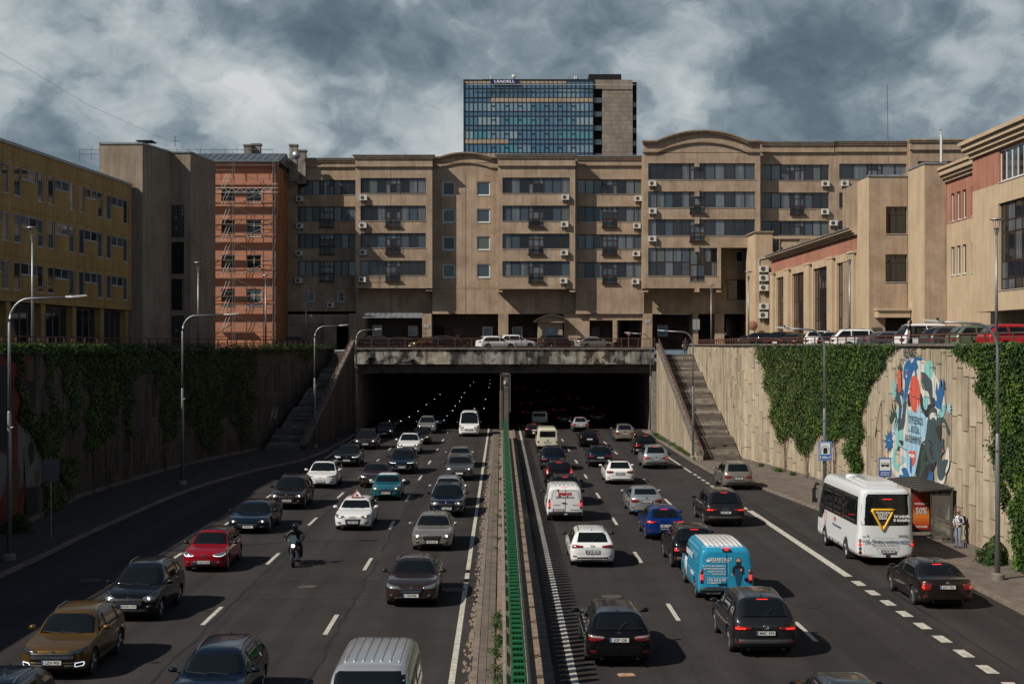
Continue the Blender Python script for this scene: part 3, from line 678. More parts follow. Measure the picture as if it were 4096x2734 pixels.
def strip_section(x0, x1, Y, top, bot, wx0, wx1, rows, n, c=None, dw=60, **k):
    c = (wx0 + wx1) / 2 if c is None else c; holes = []
    for (yt, yb, d) in rows: holes += door_hole(wx0, wx1, c, dw, yt, yb, d)
    M0, H = section(x0, x1, Y, top, bot, holes, **k); strip_windows(wx0, wx1, Y, rows, n, M0, center=c, dw=dw); return M0
Y0, Y1, Y2, Y3, Y4, Y5, Y6 = 166., 162.8, 164.4, 161.6, 163.1, 160., 161.4
GF = 1255
m0 = strip_section(1145, 1424, Y0, 637, 1300, 1191, 1423, [(720, 779, 0), (826, 886, 1), (935, 994, 1), (1043, 1103, 1)], 9, 1307, 56)
m1 = strip_section(1422, 1729, Y1, 627, 1152, 1442, 1703, [(712, 773, 0), (822, 883, 1), (932, 991, 1), (1042, 1101, 1)], 9)
m3 = strip_section(1992, 2301, Y3, 623, 1155, 2010, 2279, [(710, 773, 0), (822, 884, 1), (934, 994, 1), (1044, 1104, 1)], 9)
m4 = strip_section(2303, 2576, Y4, 630, GF, 2308, 2571, [(717, 776, 0), (826, 886, 1), (937, 996, 1), (1048, 1110, 1)], 9)
h2 = [(a, c, e, f) for (a, c) in ((1770, 1821), (1907, 1961)) for (e, f) in ((726, 782), (835, 890), (945, 1000), (1055, 1110))]
m2, H2 = section(1729, 1992, Y2, 650, GF, h2)
for h in H2: frame_part(A, m2, h[0] + .01, h[1] - .01, h[2] + .01, h[3] - .01, [0, 1], [0, 1], WFRAME, lambda: random.choice((GLASSP, GLASS, GLASSG)), fw=.13, y=.12)
m5h = []
rows5 = [(653, 718, 0), (766, 830, 1), (877, 942, 1)]
for (yt, yb, d) in rows5: m5h += door_hole(2593, 3020, 2790, 60, yt, yb, d)
m5, _ = section(2574, 3041, Y5, 610, 990, m5h); strip_windows(2593, 3020, Y5, rows5, 13, m5, center=2790, dw=60)
m5b, H5 = section(2574, 2884, Y5, 990, 1152, [(2593, 2870, 991, 1103), (2760, 2820, 1102.9, 1125)])
X0, X1, c5, hw = wx(2593, Y5), wx(2870, Y5), wx(2790, Y5), 30 * Y5 / F
for a, e, k, zb in ((X0, c5 - hw, 5, 1103), (c5 - hw, c5 + hw, 2, 1125), (c5 + hw, X1, 2, 1103)):
    frame_part(A, m5b, a, e, wz(zb, Y5), wz(991, Y5), [i / k for i in range(k + 1)], [0, .5, 1], FRAME, apt_glass, mull=.11, fw=.09)
b = MB()
for c_, y_ in ((2790, 723), (2790, 822), (2790, 930), (2790, 1103)):
    pass
for yy in ((650, 668), (758, 786), (869, 895), (983, 1008)): b.box(wx(2779, Y5), wx(2797, Y5), -.12, .22, wz(yy[1], Y5), wz(yy[0], Y5))
b.box(wx(2779, Y5), wx(2797, Y5), -.08, .25, wz(1168, Y5), wz(1152, Y5)); part(A, b, 'downstand', PLAS, m5)
# recessed corner right of the lower big window
YR = 163.8
b = MB(); wallmb(b, wx(2880, YR), wx(3050, YR), wz(GF, YR), wz(985, YR), [(wx(2944, YR), wx(2973, YR), wz(1047, YR), wz(1004, YR)), (wx(2902, YR), wx(3012, YR), wz(1200, YR), wz(1117, YR))]); mR = at((0, YR, 0)); part(A, b, 'wall', PLAS, mR)
frame_part(A, mR, wx(2944, YR), wx(2973, YR), wz(1047, YR), wz(1004, YR), [0, 1], [0, 1], WFRAME, GLASSB, fw=.08)
frame_part(A, mR, wx(2902, YR), wx(3012, YR), wz(1200, YR), wz(1117, YR), [0, .5, 1], [0, 1], FRAME, GLASS, fw=.1)
m6 = strip_section(3041, 3337, Y6, 573, 1100, 3050, 3316, [(658, 721, 0), (770, 834, 1), (883, 941, 0)], 9, 3190, 58)
m7 = strip_section(3337, 3640, Y6, 571, 1100, 3357, 3634, [(655, 717, 0), (770, 832, 1), (883, 939, 0)], 7, 3500, 58)
m8 = strip_section(3640, 3960, Y6 - 1.5, 562, 900, 3671, 3940, [(645, 705, 0), (755, 815, 1)], 9, 3800, 58)
# lower wall behind the projecting bays and pier fins
YB = 165.2
section(1424, 1729, YB, 1140, GF, []); section(1992, 2303, YB - 1.2, 1140, GF, []); section(2576, 2905, YB - 1.5, 1140, GF, [])
b = MB()
for x0, x1, Y, yt, yb in ((1422, 1441, Y1, 1140, 1163), (1703, 1729, Y1, 1140, 1163), (1992, 2010, Y3, 1140, 1168), (2279, 2301, Y3, 1140, 1168), (2574, 2592, Y5, 1140, 1168), (2866, 2884, Y5, 1140, 1168)):
    b.box(wx(x0, Y), wx(x1, Y), Y - .10, Y + 2.6, wz(yb, Y), wz(yt, Y) - .6)
part(A, b, 'bay_fin', PLAS)
# body volumes behind the facades
b = MB()
def vol(x0, x1, Y, top, zb=12.9, yb=186): b.box(wx(x0, Y) + .02, wx(x1, Y) - .02, Y + .31, yb, zb, wz(top, Y) - .02)
vol(1145, 1424, Y0, 640); vol(1424, 1727, Y1, 630, wz(1152, Y1)); vol(1729, 1992, Y2, 652); vol(1994, 2299, Y3, 626, wz(1155, Y3)); vol(2303, 2574, Y4, 633)
vol(2576, 3040, Y5, 612, wz(988, Y5)); b.box(wx(2576, Y5), wx(2882, Y5), Y5 + .31, 186, wz(1152, Y5), wz(988, Y5)); b.box(wx(2882, 164), wx(3040, 164), 164.2, 186, 12.9, wz(988, 164))
vol(3042, 3640, Y6, 576, 8.4); vol(3640, 3960, Y6 - 1.5, 565, 8.4); part(A, b, 'building_core', PLASD)
# cornices and bands
b = MB()
def cornice(x0, x1, Y, top, low, d=.25):
    a, e = wx(x0, Y), wx(x1, Y); zt, zl = wz(top, Y), wz(low, Y)
    b.box(a - d, e + d, Y - .42, Y + .6, zt - .14, zt + .02); b.box(a - d * .7, e + d * .7, Y - .32, Y + .5, zt - .34, zt - .14); b.box(a - d * .3, e + d * .3, Y - .16, Y + .3, zl + .12, zt - .34); b.box(a - d * .5, e + d * .5, Y - .24, Y + .3, zl, zl + .12)
cornice(1147, 1420, Y0, 637, 669, 0); cornice(1424, 1727, Y1, 624, 667); cornice(1994, 2299, Y3, 621, 664); cornice(2305, 2572, Y4, 628, 663, 0)
cornice(3043, 3335, Y6, 571, 610, 0); cornice(3339, 3638, Y6, 569, 608, 0); cornice(3642, 3960, Y6 - 1.5, 558, 600)
def arch_band(x0, x1, Y, ye, yp, thick, y_off, flat=.12, n=26, wall_to=None, m=1):
    a, e = wx(x0, Y), wx(x1, Y); ze, zp = wz(ye, Y), wz(yp, Y); fl = (e - a) * flat; L = e - a - 2 * fl; hgt = zp - ze; Rr = (L * L / 4 + hgt * hgt) / (2 * hgt)
    top = [(a, ze), (a + fl * .9, ze)]
    for i in range(n + 1):
        x = -L / 2 + L * i / n; top.append((a + fl + L / 2 + x, ze + math.sqrt(Rr * Rr - x * x) - (Rr - hgt)))
    top += [(e - fl * .9, ze), (e, ze)]
    for p, q in zip(top, top[1:]):
        if q[0] - p[0] < 1e-4: continue
        lo0, lo1 = (p[1] - thick, q[1] - thick) if wall_to is None else (wall_to, wall_to)
        b.vprism([(p[0], lo0), (q[0], lo1), (q[0], q[1]), (p[0], p[1])], Y - y_off, Y + .5, m)
arch_band(2574, 3041, Y5, 566, 524, 0, 0.0, wall_to=wz(612, Y5), m=0)
arch_band(2568, 3047, Y5, 563, 521, .16, .45, m=1); arch_band(2570, 3045, Y5, 568, 526, .22, .33, m=1); arch_band(2572, 3043, Y5, 606, 566, .14, .22, m=1)
arch_band(1729, 1992, Y2, 630, 612, 0, 0, wall_to=wz(652, Y2), m=0)
arch_band(1727, 1994, Y2, 627, 609, .16, .42, m=1); arch_band(1727, 1994, Y2, 632, 614, .2, .3, m=1); arch_band(1728, 1993, Y2, 668, 648, .12, .2, m=1)
part(A, b, 'cornice', [PLAS, PLASD])
b = MB()                                                    # thin joints and roof edge flashing
for x, Y, a, e in ((1563, Y1, 668, 712), (1563, Y1, 774, 822), (2144, Y3, 665, 710), (2144, Y3, 774, 822), (1863, Y2, 690, 1252), (1563, YB, 1165, 1250), (2144, YB - 1.2, 1165, 1250)):
    b.box(wx(x, Y) - .025, wx(x, Y) + .025, Y - .006, Y + .01, wz(e, Y), wz(a, Y))
for x0, x1, Y, y in ((1729, 1992, Y2, 1153),): b.box(wx(x0, Y), wx(x1, Y), Y - .006, Y + .01, wz(y, Y) - .02, wz(y, Y) + .02)
part(A, b, 'wall_joint', DBROWN)
b = MB()
for x0, x1, Y, y in ((1143, 1424, Y0, 634), (1418, 1733, Y1, 621), (1988, 2303, Y3, 618), (2303, 2572, Y4, 625), (3043, 3337, Y6, 568), (3337, 3642, Y6, 566)):
    b.box(wx(x0, Y) - .2, wx(x1, Y) + .2, Y - .5, Y + .8, wz(y, Y) - .06, wz(y, Y) + .03)
part(A, b, 'roof_flashing', ROOFM)
# air conditioners (photo column, row of the unit's lower edge)
for M0, Y, lst in ((m0, Y0, [(1200, 806), (1201, 914), (1198, 1023), (1196, 1132)]), (m1, Y1, [(1454, 802), (1452, 912), (1454, 1020), (1450, 1128)]), (m3, Y3, [(2261, 800), (2258, 908), (2257, 1021), (2254, 1133)]),
                   (m4, Y4, [(2553, 805), (2547, 914), (2545, 1025), (2541, 1136)]), (m5, Y5, [(2609, 745), (2610, 855), (2609, 966)]), (m6, Y6, [(3301, 746), (3299, 858), (3333, 903)]), (m7, Y6, [(3378, 745)])):
    for x, y in lst: ac_unit(A, M0, wx(x, Y), wz(y, Y), 1.0)
ac_unit(A, m0, wx(1324, Y0), wz(1230, Y0)); 
# lower part of the left wing: small windows, garage recess and passage
M0 = m0
for a, c in ((1232, 1259), (1350, 1378)):
    frame_part(A, at((0, Y0 - .22, 0)), wx(a, Y0), wx(c, Y0), wz(1206, Y0), wz(1163, Y0), [0, 1], [0, 1], WFRAME, GLASS, fw=.08, y=.14)
# ground floor: piers, recess back walls, doors and windows
YG = 168.2
b = MB()
for x0, x1, Y in ((1145, 1200, Y0), (1395, 1460, Y1 + 1.4), (1689, 1726, Y2 - .1), (1993, 2033, Y2 - .8), (2256, 2358, Y4 + .5), (2572, 2609, Y4), (2772, 2793, Y4), (2860, 2897, Y4), (2993, 3050, Y4 + .4)):
    part(A, MB().box(wx(x0, Y), wx(x1, Y), Y, 169.5, ZS - .1, wz(GF if x0 > 1300 else 1300, Y) + .05), 'pier', PLAS)
b = MB(); b.box(wx(2358, Y4), wx(2572, Y4), Y4 + .3, Y4 + .8, wz(1280, Y4), 12.95); part(A, b, 'lintel', PLAS)
b = MB()
for x0, x1 in ((1145, 1345), (1424, 2155), (2247, 2450), (2520, 2895), (2995, 3100)):
    b.box(wx(x0, YG), wx(x1, YG), YG, YG + .4, ZS - .1, 13.0)
for x0, x1 in ((1200, 1345), (1424, 1435), (2358, 2365), (2440, 2452), (2518, 2530), (2893, 2899)): b.box(wx(x0, YG), wx(x1, YG), YG + .4, 186, ZS - .1, 13.)
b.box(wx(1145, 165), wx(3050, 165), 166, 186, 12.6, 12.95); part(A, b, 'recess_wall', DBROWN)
part(A, MB().box(wx(1190, Y0), wx(1346, Y0), Y0 + .02, Y0 + .4, ZS, wz(1296, Y0)), 'lower_wall', PLAS); part(A, MB().box(wx(1205, Y0), wx(1300, Y0), Y0 - .04, Y0 + .02, ZS, wz(1290, Y0)), 'garage_door', PLASD)
mG = at((0, YG, 0)); DOORR = mat('red_brown_door', (.10, .028, .022), .5)
for x0, x1, y0, y1 in ((1490, 1529, 1300, 1340), (1633, 1673, 1302, 1343), (1930, 1971, 1306, 1348), (2048, 2090, 1306, 1346), (2629, 2670, 1300, 1344)):
    frame_part(A, at((0, YG - .25, 0)), wx(x0, YG), wx(x1, YG), wz(y1, YG), wz(y0, YG), [0, 1], [0, 1], WFRAME, GLASSB if x0 > 2600 else GLASS, fw=.16, y=.05)
for x0, x1, y0, m_ in ((1812, 1849, 1308, DOORR), (1556, 1604, 1303, FRAME), (1732, 1778, 1306, DARK), (2112, 2155, 1305, FRAME), (2716, 2762, 1300, DOORR), (2365, 2398, 1306, mat('grey_shutter', (.16, .15, .16), .6)), (2410, 2440, 1306, FRAME), (2806, 2850, 1306, FRAME)):
    q = MB(); q.box(wx(x0, YG), wx(x1, YG), -.12, -.02, ZS, wz(y0, YG)); d = part(A, q, 'door', m_, mG)
    if m_ is DOORR: put('door_window', MB().box(wx(x0, YG) + .45, wx(x0, YG) + .7, -.14, -.121, ZS + 1.1, ZS + 1.75).mesh('door_window', GLASS), d); put('handle', MB().box(wx(x1, YG) - .2, wx(x1, YG) - .14, -.18, -.121, ZS + .95, ZS + 1.1).mesh('handle', LGREY), d)
# standing seam canopy, notices, guard booth
Yc = Y1 - .2
q = MB(); a, e = wx(1462, Yc), wx(1688, Yc); zt, zb = wz(1251, Yc), wz(1268, Yc)
q.v += [(a, Yc, zt), (e, Yc, zt), (e + .25, Yc - 1.3, zb), (a - .25, Yc - 1.3, zb), (a, Yc, zt - .1), (e, Yc, zt - .1), (e + .25, Yc - 1.3, zb - .12), (a - .25, Yc - 1.3, zb - .12)]
for f in ((0, 3, 2, 1), (4, 5, 6, 7), (2, 3, 7, 6), (0, 4, 7, 3), (1, 2, 6, 5)): q.face(f)
part(A, q, 'canopy_roof', ROOFM); q = MB()
for i in range(12): xx = a + (e - a) * i / 11; x2 = a - .25 + (e - a + .5) * i / 11; q.tube([(xx, Yc, zt + .03), (x2, Yc - 1.3, zb + .03)], .03, 4)
part(A, q, 'canopy_seam', ROOFM)
for x0, y0, Y in ((1697, 1298, Y2 - .12), (2582, 1278, Y4 - .02)):
    q = MB().box(wx(x0, Y), wx(x0 + 20, Y), Y - .04, Y - .005, wz(y0 + 13, Y), wz(y0, Y)); s = part(A, q, 'notice_board', mat('notice_white', (.5, .53, .56), .4))
    for k in range(3): text(('AUTOMOBILIŲ', 'STATYMAS', 'DRAUDŽIAMAS')[k], .08, INK, s, (wx(x0 + 10, Y), Y - .045, wz(y0 + 3 + 3.4 * k, Y)), FRONT)
G = thing('guard_booth', 'small beige guard booth with curved roof beside the courtyard passage', 'booth'); Yb = 163.2
q = MB(); wallmb(q, wx(2152, Yb), wx(2250, Yb), ZS, wz(1290, Yb), [(wx(2168, Yb), wx(2235, Yb), wz(1350, Yb), wz(1307, Yb))]); part(G, q, 'wall', PLAS, at((0, Yb, 0)))
part(G, MB().box(wx(2152, Yb), wx(2250, Yb), Yb + .31, Yb + 4, ZS, wz(1290, Yb)), 'booth_core', PLAS)
frame_part(G, at((0, Yb, 0)), wx(2168, Yb), wx(2235, Yb), wz(1350, Yb), wz(1307, Yb), [0, .5, 1], [0, 1], SILL, GLASSC, fw=.08)
q = MB(); a, e = wx(2135, Yb), wx(2276, Yb); n = 14
for i in range(n):
    f0, f1 = i / n, (i + 1) / n; h0, h1 = 4 * f0 * (1 - f0) * .75, 4 * f1 * (1 - f1) * .75; x0, x1 = a + (e - a) * f0, a + (e - a) * f1; zr = wz(1288, Yb)
    q.vprism([(x0, zr + h0), (x1, zr + h1), (x1, zr + h1 + .12), (x0, zr + h0 + .12)], Yb - .9, Yb + 4, 0)
    q.vprism([(x0, zr - .05), (x1, zr - .05), (x1, zr + h1), (x0, zr + h0)], Yb - .5, Yb - .45, 1)
part(G, q, 'roof', [DBROWN, PLAS])
q = MB(); q.tube([(wx(2250, Yb) , Yb + .8, wz(1262, Yb)), (wx(2256, Yb), Yb + .7, wz(1256, Yb)), (wx(2580, Yb), Yb + .6, wz(1253, Yb)), (wx(2760, Yb), Yb + .4, wz(1256, Yb))], .05, 6); part(A, q, 'conduit', LGREY)
# things seen through the courtyard passage
t = thing('courtyard_building', 'pale tiled building seen through the courtyard passage', 'building'); q = MB().box(wx(2380, 215), wx(2600, 215), 215, 220, ZS, 26); part(t, q, 'wall', PLAS2)
pt = MB().box(.03, .97, -.06, 0, .03, .97).mesh('facade_tile', PLAS2)
for i in range(8):
    for j in range(6): put('facade_tile', pt, t, (wx(2440, 215) + i * .95, 215, 8.5 + j * 1.15), scale=(.95, 1, 1.15))
# ---------------------------------------------------------------- glass office tower
T = thing('office_tower', 'tall blue glass office tower rising behind the apartment block', 'building'); YT = 362.
tx = lambda v: wx(1800 + .3406 * v, YT); tz = lambda v: wz(250 + .3406 * v, YT); mT = at((0, YT, 0))
SPAN = mat('blue_spandrel', (.07, .165, .265), .12, metal=0., coat=.5); TCON = mat('tower_stone', (.40, .32, .25), .8, var=.2, scale=.25); TCON2 = mat('tower_stone_dark', (.235, .195, .16), .8, var=.2, scale=.3)
b = MB().box(tx(160), tx(1690), YT + .3, YT + 18, 8, tz(205)); part(T, b, 'tower_core', DARK)
b = MB().box(tx(1690), tx(1790), YT + 1.5, YT + 18, 8, tz(205)); part(T, b, 'stair_core', DARK)
b = MB().box(tx(1790), tx(2145), YT + .1, YT + 18, 8, tz(203)); part(T, b, 'stone_wing', TCON2)
b = MB().box(tx(1690), tx(1790), YT + .1, YT + 2, tz(308), tz(203)); part(T, b, 'stone_wing', TCON2)
b = MB().box(tx(2145), tx(2196), YT + 1, YT + 3, 8, tz(222)); part(T, b, 'edge_frame', DARK)
ncol = 29; cw = (tx(1678) - tx(165)) / ncol; X0 = tx(165)
TG = [mat('tower_glass_%s' % n, c, r_, metal=me_, coat=.5) for n, c, r_, me_ in (('blue', (.075, .18, .28), .05, 0), ('teal', (.075, .25, .32), .06, 0), ('dark', (.045, .12, .18), .05, 0), ('curtain', (.25, .35, .40), .2, 0), ('pale', (.17, .28, .36), .06, 0))]
rowsT = [(305, 410, (2, 2, 0, 2, 4)), (467, 573, (4, 3, 0, 4, 0)), (630, 735, (3, 1, 0, 3, 0)), (795, 898, (4, 3, 0, 1, 0)), (955, 1060, (4, 4, 0, 1, 0)), (1120, 1222, (0, 0, 1, 2, 4))]
for r0, r1, pal in rowsT:
    k = 0; run = 0
    for i in range(ncol):
        if run <= 0: k = random.choice(pal); run = random.choice((1, 2, 3, 4, 5))
        run -= 1
        if 16 <= i <= 19: k = 0
        a = X0 + i * cw; put('pane', pane_mesh(TG[k]), T, (a + .03, YT + .14, tz(r1) + .04), scale=(cw - .06, .03, tz(r0) - tz(r1) - .08), rot=(random.uniform(-.012, .012), 0, random.uniform(-.012, .012)))
b = MB(); c2 = MB()
for (r0, r1, s0, s1) in ((250, 303, 0, 0), (412, 465, 6, 29), (575, 628, 0, 0), (738, 792, 0, 0), (902, 953, 0, 10), (1062, 1118, 0, 10), (210, 248, 0, 23)):
    for i in range(ncol):
        a = X0 + i * cw; stone = s0 <= i < s1
        (c2 if stone else b).box(a + .03, a + cw - .03, YT + (.0 if stone else .12), YT + .3, tz(r1) + .04, tz(r0) - .04)
        if stone: c2.v[-8:] = c2.v[-8:]
stuff(part(T, b, 'spandrel_panels', SPAN)); stuff(part(T, c2, 'stone_bands', TCON))
b = MB()
for i in range(ncol + 1): b.box(X0 + i * cw - .045, X0 + i * cw + .045, YT - .06, YT + .16, tz(1230), tz(205))
for r0 in (303, 410, 412, 465, 573, 628, 735, 792, 898, 953, 1060): b.box(tx(162), tx(1682), YT - .05, YT + .15, tz(r0) - .05, tz(r0) + .05)
for r0, r1, _ in rowsT:
    for i in range(6, 26, 3): z_ = tz(r0) * .62 + tz(r1) * .38; b.box(X0 + i * cw, X0 + (i + 1) * cw, YT - .08, YT + .1, z_ - .05, z_ + .05); b.box(X0 + i * cw - .05, X0 + i * cw + .05, YT - .08, YT + .1, tz(r1), z_); b.box(X0 + (i + 1) * cw - .05, X0 + (i + 1) * cw + .05, YT - .08, YT + .1, tz(r1), z_)
part(T, b, 'mullion', FRAME)
b = MB().box(tx(158), tx(166), YT - .2, YT + .4, 8, tz(203)).box(tx(158), tx(1686), YT - .2, YT + .4, tz(207), tz(202)).box(tx(1680), tx(1688), YT - .2, YT + .5, 8, tz(196)); part(T, b, 'edge_trim', DARK)
part(T, MB().box(tx(200), tx(1700), YT - 1.1, YT - .9, tz(269), tz(264)).box(tx(1700), tx(2170), YT - .8, YT - .65, tz(269), tz(265)), 'cleaning_rail', LGREY)
st = MB().box(.02, .98, -.05, 0, .02, .98)
tl = st.mesh('facade_tile', TCON2); tl2 = st.mesh('facade_tile', mat('tower_stone_mid', (.275, .225, .185), .8, var=.2, scale=.3))
for i in range(14):
    for j in range(17):
        cwid = (tx(2145) - tx(1790)) / 14; ch = (tz(210) - tz(1100)) / 17; o = put('facade_tile', random.choice((tl, tl2)), T, (tx(1790) + i * cwid, YT + .1 - random.uniform(0, .03), tz(210) - (j + 1) * ch), scale=(cwid, 1, ch))
b = MB()
for k in range(6): z_ = tz(472 + 163.5 * k); b.box(tx(1694), tx(1788), YT + .2, YT + 1.4, z_, z_ + 1.3)
part(T, b, 'balcony', GLASSP)
b = MB()
for k in range(5): z_ = tz(520 + 152 * k); b.box(tx(2150), tx(2192), YT + .6, YT + .9, z_, z_ + 1.3)
part(T, b, 'balcony', GLASSC)
b = MB().box(tx(378), tx(1635), YT + 3, YT + 14, tz(206), tz(170)); part(T, b, 'plant_room', mat('plant_room_grey', (.10, .095, .09), .8, var=.3)); part(T, MB().box(tx(1640), tx(2025), YT + 3, YT + 14, tz(206), tz(111)), 'lift_room', DARK)
b = MB(); b.tube([(tx(1477), YT + 3, tz(170)), (tx(1477), YT + 3, tz(136))], .3, 8); b.tube([(tx(1496), YT + 3, tz(170)), (tx(1496), YT + 3, tz(136))], .3, 8); b.tube([(tx(485), YT + 3, tz(170)), (tx(485), YT + 3, tz(128))], .25, 6); b.tube([(tx(1963), YT + 4, tz(111)), (tx(1963), YT + 4, tz(62))], .12, 5); b.tube([(tx(1782), YT + 4, tz(111)), (tx(1782), YT + 4, tz(42))], .04, 4); part(T, b, 'vent_pipe', LGREY)
b = MB(); b.lathe([(0, 0), (.25, .03), (.45, .11), (.55, .2)], 16, 'y', (tx(750), YT + 2.4, tz(142))); b.tube([(tx(750), YT + 2.8, tz(140)), (tx(765), YT + 3, tz(170))], .08, 5); part(T, b, 'satellite_dish', LGREY, smooth=True)
s = part(T, MB().box(tx(482), tx(797), YT - .5, YT - .1, tz(248), tz(208)), 'sign_board', mat('navy_sign', (.005, .015, .12), .4))
text('LEADELL', .92, mat('white_letters', (.8, .8, .8), .5), s, ((tx(482) + tx(797)) / 2, YT - .52, tz(229)), FRONT, .02, sx=1.5)
# ---------------------------------------------------------------- yellow office building on the left
def facade_line(A0, B0):
    A0, B0 = Vector(A0), Vector(B0); d = (B0 - A0).normalized(); rz = math.atan2(d.y, d.x)
    def u(px): return ((CX - px) * A0.y / F + A0.x) / ((px - CX) * d.y / F - d.x)
    def z(px, py): Y = A0.y + d.y * u(px); return wz(py, Y)
    return at((A0.x, A0.y, 0), rz), u, z, (B0 - A0).length, rz
YB_ = thing('office_building', 'yellow rendered office building in shade above the left wall', 'building')
MY, uy, zy, LY, rzy = facade_line((-37.5, 105), (-35.5, 134.5))
bays = [(-70, 38), (56, 177), (193, 301), (317, 413), (427, 513)]; bays = [(uy(a), uy(c)) for a, c in bays]; wd = bays[1][1] - bays[1][0]; st_ = bays[2][0] - bays[1][0]
bays = [(bays[1][0] - 1 * st_ - k * st_, bays[1][0] - 1 * st_ - k * st_ + wd) for k in (2, 1, 0)] + bays[1:]
HO = []; rws = [(22.75, 20.45, 21.85), (19.1, 16.85, 18.15), (15.4, 13.2, 14.45)]
for a, c in bays:
    q1, q2 = a + (c - a) * .24, a + (c - a) * .78
    for zt, zb, zm in rws: HO += [(a, q1, zb, zt), (q1, q2, zm, zt), (q2, c, zb, zt)]
    
b = MB(); wallmb(b, -26, LY, 12.3, 24.2, HO); part(YB_, b, 'wall', YELL, MY)
for a, c in bays:
    q1, q2 = a + (c - a) * .24, a + (c - a) * .78
    for zt, zb, zm in rws:
        gl = lambda: random.choice((GLASS, GLASSP, GLASS, GLASSP))
        frame_part(YB_, MY, a, q1, zb, zt, [0, 1], [0, 1], GFRAME, gl, y=.08, fw=.09); frame_part(YB_, MY, q1, q2, zm, zt, [0, .5, 1], [0, 1], GFRAME, gl, y=.08, fw=.09); frame_part(YB_, MY, q2, c, zb, zt, [0, 1], [0, 1], GFRAME, gl, y=.08, fw=.09)
b = MB(); b.box(-26, LY + .1, -.12, 8, 24.2, 24.45); part(YB_, b, 'roof_edge', ROOFM, MY)
part(YB_, MB().box(-26, LY, .31, 14, 12.3, 24.2).box(-26, LY, 1.2, 14, ZS, 12.3), 'building_core', DBROWN, MY)
b = MB()
for a, c in bays: part(YB_, MB().box(c + (st_ - wd) * .02, c + (st_ - wd) * .98 , .25, 1.2, ZS, 12.3), 'pilaster', YELL, MY)
for a, c in bays: frame_part(YB_, at((0, 0, 0)) @ MY, a - .05, c + .05, ZS + .15, 12.2, [0, .25, .5, .75, 1], [0, 1], mat('blue_grey_frame', (.10, .14, .17), .5), GLASS, y=.8, fw=.09, mull=.13, sill=False)
b = MB()
for i in range(-7, 8):
    uu = bays[3][0] + i * st_ - (st_ - wd) / 2
    if -26 < uu < LY: b.box(uu - .02, uu + .02, -.005, .01, 12.3, 24.2)
for zz in (15.75 + 3.68, 15.75, 12.9, 23.1): b.box(-26, LY, -.004, .01, zz - .015, zz + .015)
part(YB_, b, 'panel_joint', DBROWN, MY)
# ---------------------------------------------------------------- stepped windowless tower block
TB = thing('stair_tower_block', 'tall stepped windowless tower of rough grey brown plaster', 'building')
zt = 28.3; P_ = [(-38.7, 134.8), (wx(570, 134.8), 134.8), (wx(607, 136.8), 136.8), (wx(682, 141), 141), (wx(762, 141), 141), (wx(862, 149.2), 149.2), (-31.6, 149.2), (-38.7, 141)]
part(TB, MB().prism(P_, ZS - .2, zt), 'wall', TOWERP)
b = MB()
for (p, q) in zip(P_[:5], P_[1:6]):
    d = (Vector(q) - Vector(p)).normalized(); nx, ny = d.y * .1, -d.x * .1
    b.prism([(p[0] + nx, p[1] + ny), (q[0] + nx, q[1] + ny), (q[0] - nx * 3, q[1] - ny * 3), (p[0] - nx * 3, p[1] - ny * 3)], zt + .002, zt + .16)
part(TB, b, 'roof_edge', ROOFM)
Mw, uw, zw, LW2, _ = facade_line(P_[3], P_[4])
for k, (y0, y1) in enumerate(((820, 948), (968, 1095), (1115, 1240), (1262, 1380))):
    zz = wz(y1, 141), wz(y0, 141); frame_part(TB, Mw, 0.12, LW2 - .15 - .5, zz[0], zz[1], [0, .5, 1], [i / 9 for i in range(10)] if k in (0, 3) else [0, 1], DARK, mat('glass_blocks', (.03, .035, .035), .3) if k in (0, 3) else DARK, y=-.03, fw=.05, sill=False)
b = MB(); b.box(-35.5, -33.9, 136, 138, zt + .5, zt + .56); b.tube([(-34.8, 137, zt), (-34.8, 137, zt + .5)], .04, 5); b.tube([(-31.9, 137, zt), (-31.9, 137, zt + 1.1)], .03, 5); b.tube([(-32.2, 137, zt + .6), (-31.5, 137, zt + .6)], .03, 5); part(TB, b, 'roof_antenna', DARK)
# ---------------------------------------------------------------- orange building and scaffolding
OB = thing('orange_building', 'old orange rendered building behind scaffolding', 'building'); YO = 157.
MO = at((0, YO, 0)); HO = []
for y0, y1 in ((755, 812), (879, 946), (1018, 1083), (1155, 1224)):
    for x0, x1 in ((700, 752), (790, 842), (885, 939), (985, 1045)): HO.append((wx(x0, YO), wx(x1, YO), wz(y1, YO), wz(y0, YO)))
b = MB(); wallmb(b, wx(600, YO), -25.3, ZS - .2, 29.2, HO); part(OB, b, 'wall', ORAN, MO)
for i, h in enumerate(HO): frame_part(OB, MO, h[0], h[1], h[2], h[3], [0, .5, 1], [0, .66, 1], WFRAME if i % 4 == 3 else FRAME, GLASSC if i == 15 else GLASS, fw=.07)
part(OB, MB().box(wx(600, YO), -25.34, YO + .31, 166.2, ZS - .2, 29.2), 'building_core', ORAND)
part(OB, MB().box(-25.338, -25.27, YO + .01, 166.2, ZS - .2, 29.2), 'side_wall', ORAND)
b = MB(); b.box(wx(600, YO), -24.9, YO - .5, YO + .4, 29.2, 29.45); b.box(wx(600, YO), -25.0, YO - .3, YO + .3, 28.9, 29.2); b.box(wx(600, YO), -25.1, YO - .15, YO + .2, 26.9, 27.1)
for zz in (24.9, 21.2, 17.4, 13.6): b.box(wx(600, YO), -25.3, YO - .09, YO, zz, zz + .2)
